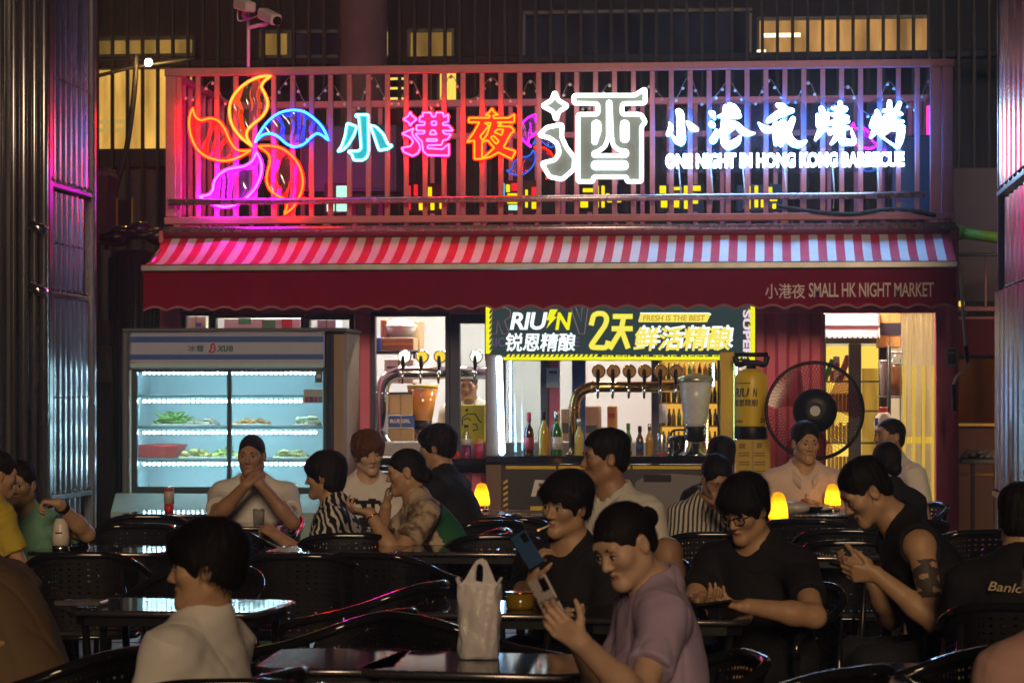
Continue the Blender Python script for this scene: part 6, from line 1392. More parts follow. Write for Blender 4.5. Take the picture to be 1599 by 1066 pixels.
# ------------------------------------------------------------------ people: one skin surface each, grown from a distance field
def U(v): v = np.asarray(v, float); return v / (np.linalg.norm(v) + 1e-12)
class Field:
    def __init__(s, lo, hi, fine, vf, vc):
        s.ax = []
        for a in range(3):
            pts = [lo[a]]
            while pts[-1] < hi[a]:
                p = pts[-1]; f = any(q[a][0] <= p <= q[a][1] for q in fine); pts.append(p + (vf if f else vc))
            s.ax.append(np.array(pts, np.float32))
        s.F = np.full([len(a) for a in s.ax], 1.0, np.float32)
    def block(s, lo, hi):
        sl = []
        for a in range(3):
            i0 = max(0, np.searchsorted(s.ax[a], lo[a]) - 1); i1 = min(len(s.ax[a]), np.searchsorted(s.ax[a], hi[a]) + 1)
            if i1 <= i0: return None
            sl.append(slice(i0, i1))
        return tuple(sl)
    def xyz(s, sl):
        return s.ax[0][sl[0]][:, None, None], s.ax[1][sl[1]][None, :, None], s.ax[2][sl[2]][None, None, :]
    def comb(s, sl, d, k, op):
        F = s.F[sl]
        if op == 'u':
            if k > 0: h = np.maximum(k - np.abs(F - d), 0) / k; s.F[sl] = np.minimum(F, d) - h * h * k * .25
            else: s.F[sl] = np.minimum(F, d)
        else:
            if k > 0: h = np.maximum(k - np.abs(F + d), 0) / k; s.F[sl] = np.maximum(F, -d) + h * h * k * .25
            else: s.F[sl] = np.maximum(F, -d)
    def rc(s, a, b, ra, rb, k=.02, op='u'):
        a, b = np.asarray(a, float), np.asarray(b, float); m = max(ra, rb) + k + .03
        sl = s.block(np.minimum(a, b) - m, np.maximum(a, b) + m)
        if sl is None: return
        x, y, z = s.xyz(sl); ab = b - a; L2 = float(ab @ ab) + 1e-9
        t = np.clip(((x - a[0]) * ab[0] + (y - a[1]) * ab[1] + (z - a[2]) * ab[2]) / L2, 0, 1)
        d = np.sqrt((x - a[0] - t * ab[0]) ** 2 + (y - a[1] - t * ab[1]) ** 2 + (z - a[2] - t * ab[2]) ** 2) - (ra + (rb - ra) * t)
        s.comb(sl, d, k, op)
    def el(s, c, r, M=None, k=.02, op='u'):
        c = np.asarray(c, float); r = np.asarray(r, float); m = max(r) + k + .03
        sl = s.block(c - m, c + m)
        if sl is None: return
        x, y, z = s.xyz(sl); x, y, z = x - c[0], y - c[1], z - c[2]
        if M is not None: x, y, z = (M[0, i] * x + M[1, i] * y + M[2, i] * z for i in range(3))
        k0 = np.sqrt((x / r[0]) ** 2 + (y / r[1]) ** 2 + (z / r[2]) ** 2); k1 = np.sqrt((x / r[0] ** 2) ** 2 + (y / r[1] ** 2) ** 2 + (z / r[2] ** 2) ** 2) + 1e-6
        s.comb(sl, k0 * (k0 - 1) / k1, k, op)
    def cut(s, p, n, k=0.0, lo=None, hi=None):
        """drop everything beyond the plane through p with outward normal n (inside the block lo..hi)"""
        sl = s.block(lo, hi) if lo is not None else tuple(slice(0, len(a)) for a in s.ax)
        if sl is None: return
        x, y, z = s.xyz(sl); n = U(n); d = (x - p[0]) * n[0] + (y - p[1]) * n[1] + (z - p[2]) * n[2]; s.comb(sl, -d, k, 's')
    def ripple(s, fn):
        sl = tuple(slice(0, len(a)) for a in s.ax); x, y, z = s.xyz(sl); s.F += fn(x, y, z).astype(np.float32)
    def mesh(s):
        F = s.F; F[0] = F[-1] = 1; F[:, 0] = F[:, -1] = 1; F[:, :, 0] = F[:, :, -1] = 1
        S = F < 0; n = np.array(F.shape) - 1
        c = np.zeros(n, np.uint8)
        for dx in (0, 1):
            for dy in (0, 1):
                for dz in (0, 1): c += S[dx:dx + n[0], dy:dy + n[1], dz:dz + n[2]]
        I = np.argwhere((c > 0) & (c < 8)); 
        if len(I) == 0: return np.zeros((0, 3)), []
        val = {}; 
        for dx in (0, 1):
            for dy in (0, 1):
                for dz in (0, 1): val[(dx, dy, dz)] = F[I[:, 0] + dx, I[:, 1] + dy, I[:, 2] + dz]
        acc = np.zeros((len(I), 3)); cnt = np.zeros(len(I))
        for a in range(3):
            for u in (0, 1):
                for v in (0, 1):
                    o = [k for k in range(3) if k != a]; p = [0, 0, 0]; p[o[0]] = u; p[o[1]] = v; q = list(p); q[a] = 1
                    f0, f1 = val[tuple(p)], val[tuple(q)]; m = (f0 < 0) != (f1 < 0); t = f0 / (f0 - f1 + 1e-12)
                    pos = np.tile(np.array(p, float), (len(I), 1)); pos[:, a] = t; acc[m] += pos[m]; cnt[m] += 1
        loc = acc / cnt[:, None]; V = np.zeros((len(I), 3))
        for a in range(3):
            A = s.ax[a]; i = I[:, a]; V[:, a] = A[i] + loc[:, a] * (A[i + 1] - A[i])
        vid = np.full(n, -1, np.int32); vid[I[:, 0], I[:, 1], I[:, 2]] = np.arange(len(I)); Q = []
        for a in range(3):
            b, d = [k for k in range(3) if k != a]
            sa = [slice(None)] * 3; sb = [slice(None)] * 3; sa[a] = slice(0, -1); sb[a] = slice(1, None)
            e = np.argwhere(S[tuple(sa)] != S[tuple(sb)]); e = e[(e[:, b] > 0) & (e[:, d] > 0) & (e[:, b] < n[b]) & (e[:, d] < n[d])]
            ins = S[e[:, 0], e[:, 1], e[:, 2]]
            def vi(ob, od): q = e.copy(); q[:, b] += ob; q[:, d] += od; return vid[q[:, 0], q[:, 1], q[:, 2]]
            q = np.stack([vi(-1, -1), vi(0, -1), vi(0, 0), vi(-1, 0)], 1); fl = ins if a != 1 else ~ins; q[~fl] = q[~fl][:, ::-1]; Q.append(q)
        Q = np.vstack(Q); return V, Q[(Q >= 0).all(1)]
def mesh_obj(name, V, Q, mats, parent, mi=None):
    me = bpy.data.meshes.new(name); V = V - np.array(root_of(parent).location)
    me.vertices.add(len(V)); me.vertices.foreach_set('co', V.astype(np.float32).ravel()); k = Q.shape[1]
    me.loops.add(len(Q) * k); me.loops.foreach_set('vertex_index', Q.astype(np.int32).ravel()); me.polygons.add(len(Q)); me.polygons.foreach_set('loop_start', np.arange(0, len(Q) * k, k, dtype=np.int32))
    me.polygons.foreach_set('use_smooth', np.ones(len(Q), bool))
    for m in mats: me.materials.append(m)
    if mi is not None: me.polygons.foreach_set('material_index', mi.astype(np.int32))
    me.update(calc_edges=True); return link(name, me, parent)

def skin(name, c): return mat(name, c, .44, var=.20, scale=22, bump=.16, bscale=420, spec=.45)
SK = {'tan': skin('skin_tan', (.47, .28, .17)), 'fair': skin('skin_fair', (.56, .36, .25)), 'brown': skin('skin_brown', (.36, .20, .12))}
M_LIP = mat('lips', (.36, .16, .125), .4, var=.05); M_HAIR = mat('hair_black', (.010, .008, .008), .62, var=.3, scale=60, bump=.35, bscale=170, spec=.18); M_HAIRB = mat('hair_brown', (.10, .04, .018), .6, var=.35, scale=40, bump=.3, bscale=150, spec=.2); M_STUB = mat('hair_stubble', (.045, .032, .028), .7, var=.3, scale=90)
M_EYEW = mat('eye_white', (.55, .52, .48), .25, var=0); M_EYED = mat('eye_dark', (.012, .008, .007), .15, var=0)
def cloth(name, c, **k): return mat(name, c, .85, var=.10, scale=9, bump=.12, bscale=320, spec=.25, **k)
M_TROU = cloth('dark_trousers', (.018, .018, .022)); M_SHORT = cloth('dark_shorts', (.02, .02, .024)); M_SHOE = mat('dark_shoe', (.025, .022, .022), .5); M_DEN = cloth('denim', (.05, .07, .12))
STR = np.random.RandomState(11)

def person(label, head, d, yaw, hyaw=None, hp=10, roll=0, sc=1.0, top=None, topm=None, skin_='tan', hair='short', hairm=None, L=None, Rr=None, legs='trousers', legm=None, female=False, vf=.0060, vc=.0170,
           lean=.09, neck_f=.0, print_fn=None, chair_lab=None, leg_pose=None, standing=False, seed=0, glasses=False, sleeve=.62, fat=1.0, collar=None, shoulders=1.0, hip_back=0.0, strands=120, eyes=True, hs=.90):
    """head: photo pixel of the head's middle, d: distance; yaw turns the body, hyaw the head (0 at the camera, 90 to the photo's left)"""
    rs = np.random.RandomState(seed + 31)
    hyaw = yaw if hyaw is None else hyaw
    Hc = at_d(head[0], head[1], d)
    th = R(yaw); fw = np.array([-math.sin(th), -math.cos(th), 0]); rt = np.array([-math.cos(th), math.sin(th), 0])   # rt: the person's own right
    # head frame: x right, y forward, z up
    t2 = R(hyaw); hf = np.array([-math.sin(t2), -math.cos(t2), 0]); hr = np.array([-math.cos(t2), math.sin(t2), 0]); p_ = R(hp)
    HF = hf * math.cos(p_) - UP * math.sin(p_); HU = UP * math.cos(p_) + hf * math.sin(p_); HR = hr
    r_ = R(roll); HR, HU = HR * math.cos(r_) + HU * math.sin(r_), HU * math.cos(r_) - HR * math.sin(r_)
    HM = np.array([HR, HF, HU]).T
    hk = sc * hs; shoulders = shoulders * .90
    h = lambda x, y, z: Hc + HM @ (np.array([x, y, z]) * hk)
    # spine
    N = Hc - (HU * .62 + UP * .38) * .155 * sc - HF * (.026) * sc - fw * neck_f
    hipz = .50 if not standing else .92 * sc
    tl = .52 * sc; dz = N[2] - hipz
    if dz > tl: hipz = N[2] - tl
    off = lean
    Hp = N - fw * (off + hip_back); Hp[2] = hipz
    up = U(N - Hp); fw2 = U(fw - up * (fw @ up)); rt2 = rt
    t = thing('person', label, 'person', (Hp[0], Hp[1], 0))
    kS = shoulders * sc
    sh = {s: N - up * .062 * sc + rt2 * s * (.172 if female else .190) * kS + fw2 * .005 for s in (-1, 1)}
    # arms: two bone reach
    ua, fa = .285 * sc, .255 * sc; arms = {}
    for s, A in ((1, Rr), (-1, L)):
        A = dict(A or {})
        if 'px' in A: W = at_d(*A['px'])
        else:
            q = A.get('b', (.28, .12, -.42)); W = N + fw * q[0] + rt * s * q[1] + UP * q[2]
        v = W - sh[s]; dist = np.linalg.norm(v)
        if dist > (ua + fa) * .985: W = sh[s] + U(v) * (ua + fa) * .985; v = W - sh[s]; dist = np.linalg.norm(v)
        hint = A.get('elbow'); hint = (np.array(hint[0] * fw + hint[1] * rt * s + hint[2] * UP) if hint is not None else (-UP * 1.0 + rt * s * .45 - fw * .25))
        dn = U(v); a_ = (ua * ua - fa * fa + dist * dist) / (2 * dist); hh = math.sqrt(max(1e-6, ua * ua - a_ * a_)); hp_ = U(hint - dn * (hint @ dn)); E = sh[s] + dn * a_ + hp_ * hh
        arms[s] = (sh[s], E, W, A)
    # legs
    lg = {}
    for s in (-1, 1):
        hj = Hp + rt * s * .09 * sc
        if leg_pose and s in leg_pose: K, An = (at_d(*q) for q in leg_pose[s])
        elif standing: K = hj + fw * .03 - UP * .42 * sc; An = hj - UP * .84 * sc
        else: K = hj + fw * .40 * sc + rt * s * .03; K[2] = .50; An = K + fw * .06; An[2] = .09
        lg[s] = (hj, K, An)
    pts = [Hc, N, Hp] + [q for a in arms.values() for q in a[:3]] + [q for a in lg.values() for q in a]
    lo = np.min(pts, 0) - .22; hi = np.max(pts, 0) + .22; lo[2] = max(lo[2], -.02)
    fine = []
    hb = .135 * sc; fine.append([(Hc[a] - hb, Hc[a] + hb) for a in range(3)])
    for s in (-1, 1): W = arms[s][2]; fine.append([(W[a] - .125, W[a] + .125) for a in range(3)])
    B = Field(lo, hi, fine, vf, vc)
    e = lambda c, r, k=.02, op='u': B.el(h(*c), np.array(r) * hk, HM, k, op)
    l = lambda a, b, ra, rb, k=.015, op='u': B.rc(h(*a), h(*b), ra * hk, rb * hk, k, op)
    # torso and limbs
    def torso(Fd, g, k=.05):
        Fd.el(N - up * .19 * sc + fw2 * .0, (np.array([.152 if not female else .138, .104 * fat, .19]) * sc) + g, np.array([rt2, fw2, up]).T, k)
        Fd.el(Hp + up * .15 * sc + fw2 * .015, (np.array([.15, .115 * fat, .17]) * sc) + g, np.array([rt2, fw2, up]).T, k)
        Fd.el(Hp + UP * .03, (np.array([.17, .13 * fat, .12]) * sc) + g, np.array([rt2, fw2, up]).T, k)
        Fd.rc(sh[-1] - rt2 * -1 * .02, sh[1] - rt2 * .02, .058 * sc + g, .058 * sc + g, k)
        for s in (-1, 1): Fd.rc(N + up * .02 - fw2 * .015, sh[s] - rt2 * s * .05 + up * .012, .052 * sc + g * .8, .046 * sc + g, .03)
        if female:
            for s in (-1, 1): Fd.el(N - up * .235 * sc + rt2 * s * .075 * sc + fw2 * .085 * sc, (np.array([.062, .05, .06]) * sc) + g, np.array([rt2, fw2, up]).T, .035)
    torso(B, 0)
    B.rc(N - up * .03, h(0, -.018, -.045), .060 * sc * (1 if not female else .88), .053 * sc * (1 if not female else .9), .03)
    for s, (S, E, W, A) in arms.items():
        B.rc(S, E, .046 * sc * fat ** .5, .037 * sc, .03); B.rc(E, E + (W - E) * .35, .041 * sc, .041 * sc, .02); B.rc(E + (W - E) * .3, W, .041 * sc, .027 * sc, .02)
        hand(B, W, A, U(W - E), s, fw, rt, sc)
    for s, (hj, K, An) in lg.items():
        if legs == 'trousers': continue
        B.rc(hj, K, .080 * sc, .056 * sc, .04); B.rc(K, K + (An - K) * .35, .055 * sc, .053 * sc, .02); B.rc(K + (An - K) * .3, An, .053 * sc, .036 * sc, .02)
        ft = fw * .13 * sc; B.rc(An - UP * .04, An + ft - UP * .06, .038 * sc, .026 * sc, .02)
    # head
    e((0, -.014, .034), (.074, .092, .082), .02); e((0, .022, -.022), (.060, .066, .080), .03)
    for s in (-1, 1): l((s * .048, .0, -.060), (s * .012, .070, -.096), .021, .018, .03); e((s * .042, .060, -.014), (.022, .022, .022), .03)
    e((0, .074, -.096), (.020, .016, .016), .02); l((-.036, .076, .030), (.036, .076, .030), .013, .013, .02)
    for s in (-1, 1): e((s * .031, .092, .006), (.017, .013, .010), .012, 's')
    for s in (-1, 1): e((s * .031, .0765, .004), (.0135, .0125, .0115), .004)
    l((0, .084, .014), (0, .104, -.026), .0065, .0115, .012)
    for s in (-1, 1): e((s * .012, .094, -.031), (.0085, .010, .0075), .006)
    l((-.019, .080, -.059), (0, .0885, -.056), .005, .0062, .006); l((0, .0885, -.056), (.019, .080, -.059), .0062, .005, .006)
    l((-.015, .082, -.067), (.015, .082, -.067), .0068, .0068, .006); l((-.020, .086, -.0625), (.020, .086, -.0625), .0022, .0022, .003, 's')
    for s in (-1, 1):
        e((s * .078, -.008, -.004), (.009, .019, .031), .010); e((s * .086, -.002, .0), (.006, .010, .018), .006, 's')
    V, Q = B.mesh()
    fc_ = V[Q].mean(1); q = (fc_ - Hc) @ HM / hk; mi = np.zeros(len(Q), int)
    mi[((q[:, 0] / .021) ** 2 + ((q[:, 1] - .088) / .015) ** 2 + ((q[:, 2] + .0625) / .0100) ** 2) < 1] = 1
    if hair in ('buzz', 'short', 'crop'): mi[(q[:, 2] > .012) & (q[:, 1] < .045 - .0 * q[:, 2]) & (np.abs(q[:, 0]) < .2) & (q[:, 2] > .02 - q[:, 1] * .3) & (np.linalg.norm(q, axis=1) < .16) & (q[:, 2] + .5 * q[:, 1] < .2)] = 2
    body = mesh_obj('body', V, Q, [SK[skin_], M_LIP, M_STUB], t, mi)
    # eyes and brows
    if eyes:
        for s in (-1, 1):
            look = .35 + .012 * hp
            m = MB(); V0 = len(m.v); m.ball((0, 0, 0), (1, 1, 1), 12, 8); m.v = [tuple(h(s * .031 + x * .0112, .0800 + y * .0105, (.0015 if hp > 15 else .003) + z * (.0042 if hp > 15 else .0056))) for x, y, z in m.v]; m.build('eye', M_EYEW, t)
            m = MB(); m.ball((0, 0, 0), (1, 1, 1), 10, 8); m.v = [tuple(h(s * .031 + x * .0055, .0862 + y * .006, (.0005 if hp > 15 else .0026) + z * .0052)) for x, y, z in m.v]; m.build('iris', M_EYED, t)
            m = MB(); m.tube([h(s * .0445, .0815, .0045), h(s * .038, .0875, .009), h(s * .031, .0905, .0102), h(s * .023, .0885, .0078), h(s * .018, .085, .0035)], [.0012, .0019, .002, .0018, .001], 5); m.build('eyelash', M_HAIR, t)
            m = MB(); m.tube([h(s * .016, .089, .0255), h(s * .026, .0895, .0298), h(s * .038, .083, .0312), h(s * .049, .070, .0265)], [.0032, .0038, .0032, .0012], 6); m.build('eyebrow', M_HAIR if hairm is None else M_STUB, t)
    if hair != 'none': do_hair(t, hair, hairm or M_HAIR, Hc, HM, hk, vf, rs, strands, h)
    # clothes
    if topm is not None:
        T = Field(np.array([min(N[a], Hp[a], sh[1][a], sh[-1][a], arms[1][1][a], arms[-1][1][a]) - .26 for a in range(3)]), np.array([max(N[a], Hp[a], sh[1][a], sh[-1][a], arms[1][1][a], arms[-1][1][a]) + .26 for a in range(3)]), [[(N[0] - .12, N[0] + .12), (N[1] - .16, N[1] + .16), (N[2] - .10, N[2] + .10)]], vf * 1.25, vf * 1.8)
        torso(T, .021, .05)
        if sleeve > 0:
            for s, (S, E, W, A) in arms.items():
                en = S + (E - S) * sleeve; dr = U(E - S)
                # sleeve: cone with a flat end, joined to the trunk
                sl = T.block(np.minimum(S, en) - .13, np.maximum(S, en) + .13); x, y, z = T.xyz(sl); ab = en - S; L2 = float(ab @ ab); tt = ((x - S[0]) * ab[0] + (y - S[1]) * ab[1] + (z - S[2]) * ab[2]) / L2; tc = np.clip(tt, 0, 1)
                dd = np.sqrt((x - S[0] - tt * ab[0]) ** 2 + (y - S[1] - tt * ab[1]) ** 2 + (z - S[2] - tt * ab[2]) ** 2) - (.061 * sc + (.067 * sc * fat ** .4 - .061 * sc) * tc)
                dd = np.maximum(dd, (tt - 1) * math.sqrt(L2)); dd = np.maximum(dd, (-tt - .15) * math.sqrt(L2)); T.comb(sl, dd, .035, 'u')
        else:
            for s, (S, E, W, A) in arms.items(): T.el(S + rt2 * s * .035, np.array([.052, .075, .085]) * sc, np.array([rt2, fw2, up]).T, .01, 's')
        ph = rs.uniform(0, 6.28, 8); dirs = [U(rs.normal(size=3)) for _ in range(6)]; am = .0050
        def rip(x, y, z):
            o = 0
            for i, fr in enumerate((26, 38, 52, 70, 95, 130)):
                w_ = dirs[i]; u_ = x * w_[0] + y * w_[1] + z * w_[2]; v_ = dirs[(i + 2) % 6]; q_ = x * v_[0] + y * v_[1] + z * v_[2]
                o = o + np.sin(u_ * fr + ph[i] + 1.6 * np.sin(q_ * fr * .35 + ph[i + 1])) * (1.0 / (1 + i * .55))
            u_ = x * dirs[0][0] + y * dirs[0][1] + z * dirs[0][2]; v_ = x * dirs[3][0] + y * dirs[3][1] + z * dirs[3][2]
            cr = (1 - np.abs(np.sin(u_ * 19 + ph[6] + 1.3 * np.sin(v_ * 9 + ph[7])))) ** 7 + .9 * (1 - np.abs(np.sin(v_ * 23 + ph[2] + 1.5 * np.sin(u_ * 11 + ph[5])))) ** 7
            return o * am * .42 + cr * .0042
        T.ripple(rip)
        nk = .066 if not female else .060
        if top == 'scoop': T.el(N + up * .045 + fw2 * .05, np.array([.074, .080, .060]) * sc, np.array([rt2, fw2, up]).T, .008, 's'); T.rc(N - up * .02, N + up * .2, .062 * sc, .06 * sc, .008, 's')
        elif top in ('shirt', 'polo'):
            T.rc(N - up * .01, N + up * .2, .066 * sc, .07 * sc, .008, 's'); T.rc(N + fw2 * .06 + up * .06, N - up * .055 + fw2 * .125, .032 * sc, .004 * sc, .004, 's')
        else: T.rc(N - up * .012 + fw2 * .008, N + up * .2 + fw2 * .02, nk * sc, nk * 1.15 * sc, .008, 's'); T.rc(N + fw2 * .070 + up * .045, N + up * .15 + fw2 * .1, .036 * sc, .06 * sc, .012, 's')
        T.cut(Hp - UP * .05, -UP)
        V, Q = T.mesh(); mi = None; ms = [topm]
        if print_fn is not None:
            fc_ = V[Q].mean(1); rel = fc_ - N; q = np.stack([rel @ rt2, rel @ fw2, rel @ up], 1) / sc; mi, extra = print_fn(q); ms += extra
        mesh_obj({'shirt': 'shirt', 'polo': 'shirt', 'vest': 'vest'}.get(top, 'tee_shirt'), V, Q, ms, t, mi)
        if top in ('shirt', 'polo'):
            for s in (-1, 1):
                c0 = [N + up * .052 - fw2 * .062 + rt2 * s * .0, N + up * .058 - fw2 * .045 + rt2 * s * .045, N + up * .04 + rt2 * s * .072, N + up * .012 + fw2 * .050 + rt2 * s * .060, N - up * .028 + fw2 * .098 + rt2 * s * .026]
                v = []; f = []; P = smooth_loop(c0, 5, False)
                for i, p in enumerate(P):
                    u_ = i / (len(P) - 1); out = U(p - N - up * ((p - N) @ up)); dn = .034 + .014 * u_; p = p + out * .010; v += [p - up * .012, p + out * .006 + up * .003, p + out * .020 - up * dn * .7, p + out * .022 - up * dn]
                for i in range(len(P) - 1):
                    for j in range(3): f.append((4 * i + j, 4 * i + j + 1, 4 * i + j + 5, 4 * i + j + 4))
                m = MB(); m.add([(p - N) * sc + N for p in v], f, True); m.build('collar', topm, t)
            m = MB(); m.tube([N - up * (.10 + i * .05) * sc + fw2 * (.128 + .005 * math.sin(i)) * sc * fat ** .5 for i in range(5)], .003, 4, r2=.010); m.build('placket', topm, t)
    if not standing or True:
        if legs in ('trousers', 'shorts'):
            cl = legm or M_TROU; P = Field(np.min([q for a in lg.values() for q in a], 0) - .2, np.max([q for a in lg.values() for q in a], 0) + .2, [[(-99, 99)] * 3], .02, .02)
            P.el(Hp + UP * .02, np.array([.178, .142, .11]) * sc, np.array([rt2, fw, UP]).T, .04)
            for s, (hj, K, An) in lg.items():
                if legs == 'trousers': P.rc(hj, K, .094 * sc, .070 * sc, .04); P.rc(K, An, .068 * sc, .056 * sc, .03)
                else: en = hj + (K - hj) * .72; P.rc(hj, en, .098 * sc, .084 * sc, .04)
            P.ripple(lambda x, y, z: .003 * np.sin(x * 60 + z * 40) + .003 * np.sin(y * 55 - z * 45 + 1))
            V, Q = P.mesh(); mesh_obj(legs, V, Q, [cl], t)
        for s, (hj, K, An) in lg.items():
            m = MB(); a = An - UP * .045 - fw * .04; m.tube([a, a + fw * .06, a + fw * .15 - UP * .012, a + fw * .21 - UP * .018], [.040, .046, .042, .022], 10); m.build('shoe', M_SHOE, t)
    if glasses:
        M_GF = mat('glasses_frame', (.015, .012, .012), .25, var=0)
        for s in (-1, 1):
            m = MB(); m.tube([h(*q) for q in ((s * .010, .100, .012), (s * .052, .090, .014), (s * .054, .089, -.006), (s * .046, .092, -.018), (s * .016, .100, -.017))], .0022, 6, closed=True); fr_ = m.build('glasses_frame', M_GF, t)
            m = MB(); m.add([h(*q) for q in ((s * .010, .0995, .012), (s * .052, .0895, .014), (s * .054, .0885, -.006), (s * .046, .0915, -.018), (s * .016, .0995, -.017))], [(0, 1, 2, 3, 4)]); m.build('lens', sheet('lens_glass', (.95, .96, .96), .10), fr_)
            m = MB(); m.tube([h(s * .053, .089, .008), h(s * .078, .06, .010), h(s * .084, -.005, .008), h(s * .082, -.02, -.008)], .0022, 5); m.build('temple', M_GF, t)
        m = MB(); m.tube([h(-.010, .1, .006), h(0, .104, .008), h(.010, .1, .006)], .002, 5); m.build('bridge', M_GF, t)
    if chair_lab and not standing: chair_at(Hp[0] + fw[0] * .02, Hp[1] + fw[1] * .02, math.degrees(math.atan2(fw[1], fw[0])), chair_lab)
    return dict(t=t, N=N, up=up, fw=fw, rt=rt, fw2=fw2, Hp=Hp, arms=arms, h=h, Hc=Hc, HM=HM, sh=sh)

def hand(B, W, A, dr, s, fw, rt, sc):
    """palm, four bent fingers of their own lengths and a thumb off the side of the palm"""
    def dirv(v): return v[0] * fw + v[1] * rt * s + v[2] * UP
    x = U(dirv(A['dir'])) if 'dir' in A else dr
    n = dirv(A['palm']) if 'palm' in A else (-UP * .7 - rt * s * .5)
    n = U(n - x * (n @ x)); y = np.cross(n, x); tside = A.get('thumb'); 
    if tside is not None: tv = dirv(tside); y = y if y @ tv > 0 else -y
    else: y = y if y @ (UP * .6 - rt * s) > 0 else -y
    curl = A.get('curl', .55); k = sc * A.get('size', .88)
    kn = []
    for i, (a, b) in enumerate(((.086, .030), (.091, .010), (.088, -.010), (.079, -.029))):
        p = W + x * a * k + y * b * k; kn.append(p); B.rc(W + y * b * .45 * k, p, .0185 * k, .0108 * k, .012)
    for i, p in enumerate(kn):
        Ln = (.044, .050, .046, .036)[i] * k; q = p; ang = 0
        for j, (m_, r0, r1) in enumerate(((1, .0095, .0088), (.66, .0088, .0078), (.55, .0078, .0062))):
            ang += curl * (1.0, 1.15, .7)[j] * (1 + .08 * i); dv = x * math.cos(ang) + n * math.sin(ang); q2 = q + dv * Ln * m_; B.rc(q, q2, r0 * k, r1 * k, .003); q = q2
    q = W + x * .022 * k + y * .020 * k; tc = A.get('tcurl', .35)
    dv = U(x * .55 + y * .75 + n * .30)
    for j, (m_, r0, r1) in enumerate(((.042, .0155, .0115), (.032, .0112, .0098), (.025, .0098, .0072))):
        q2 = q + dv * m_ * k; B.rc(q, q2, r0 * k, r1 * k, .006 if j else .012); q = q2; dv = U(dv + x * tc * .7 + n * tc * .6 - y * tc * .4)

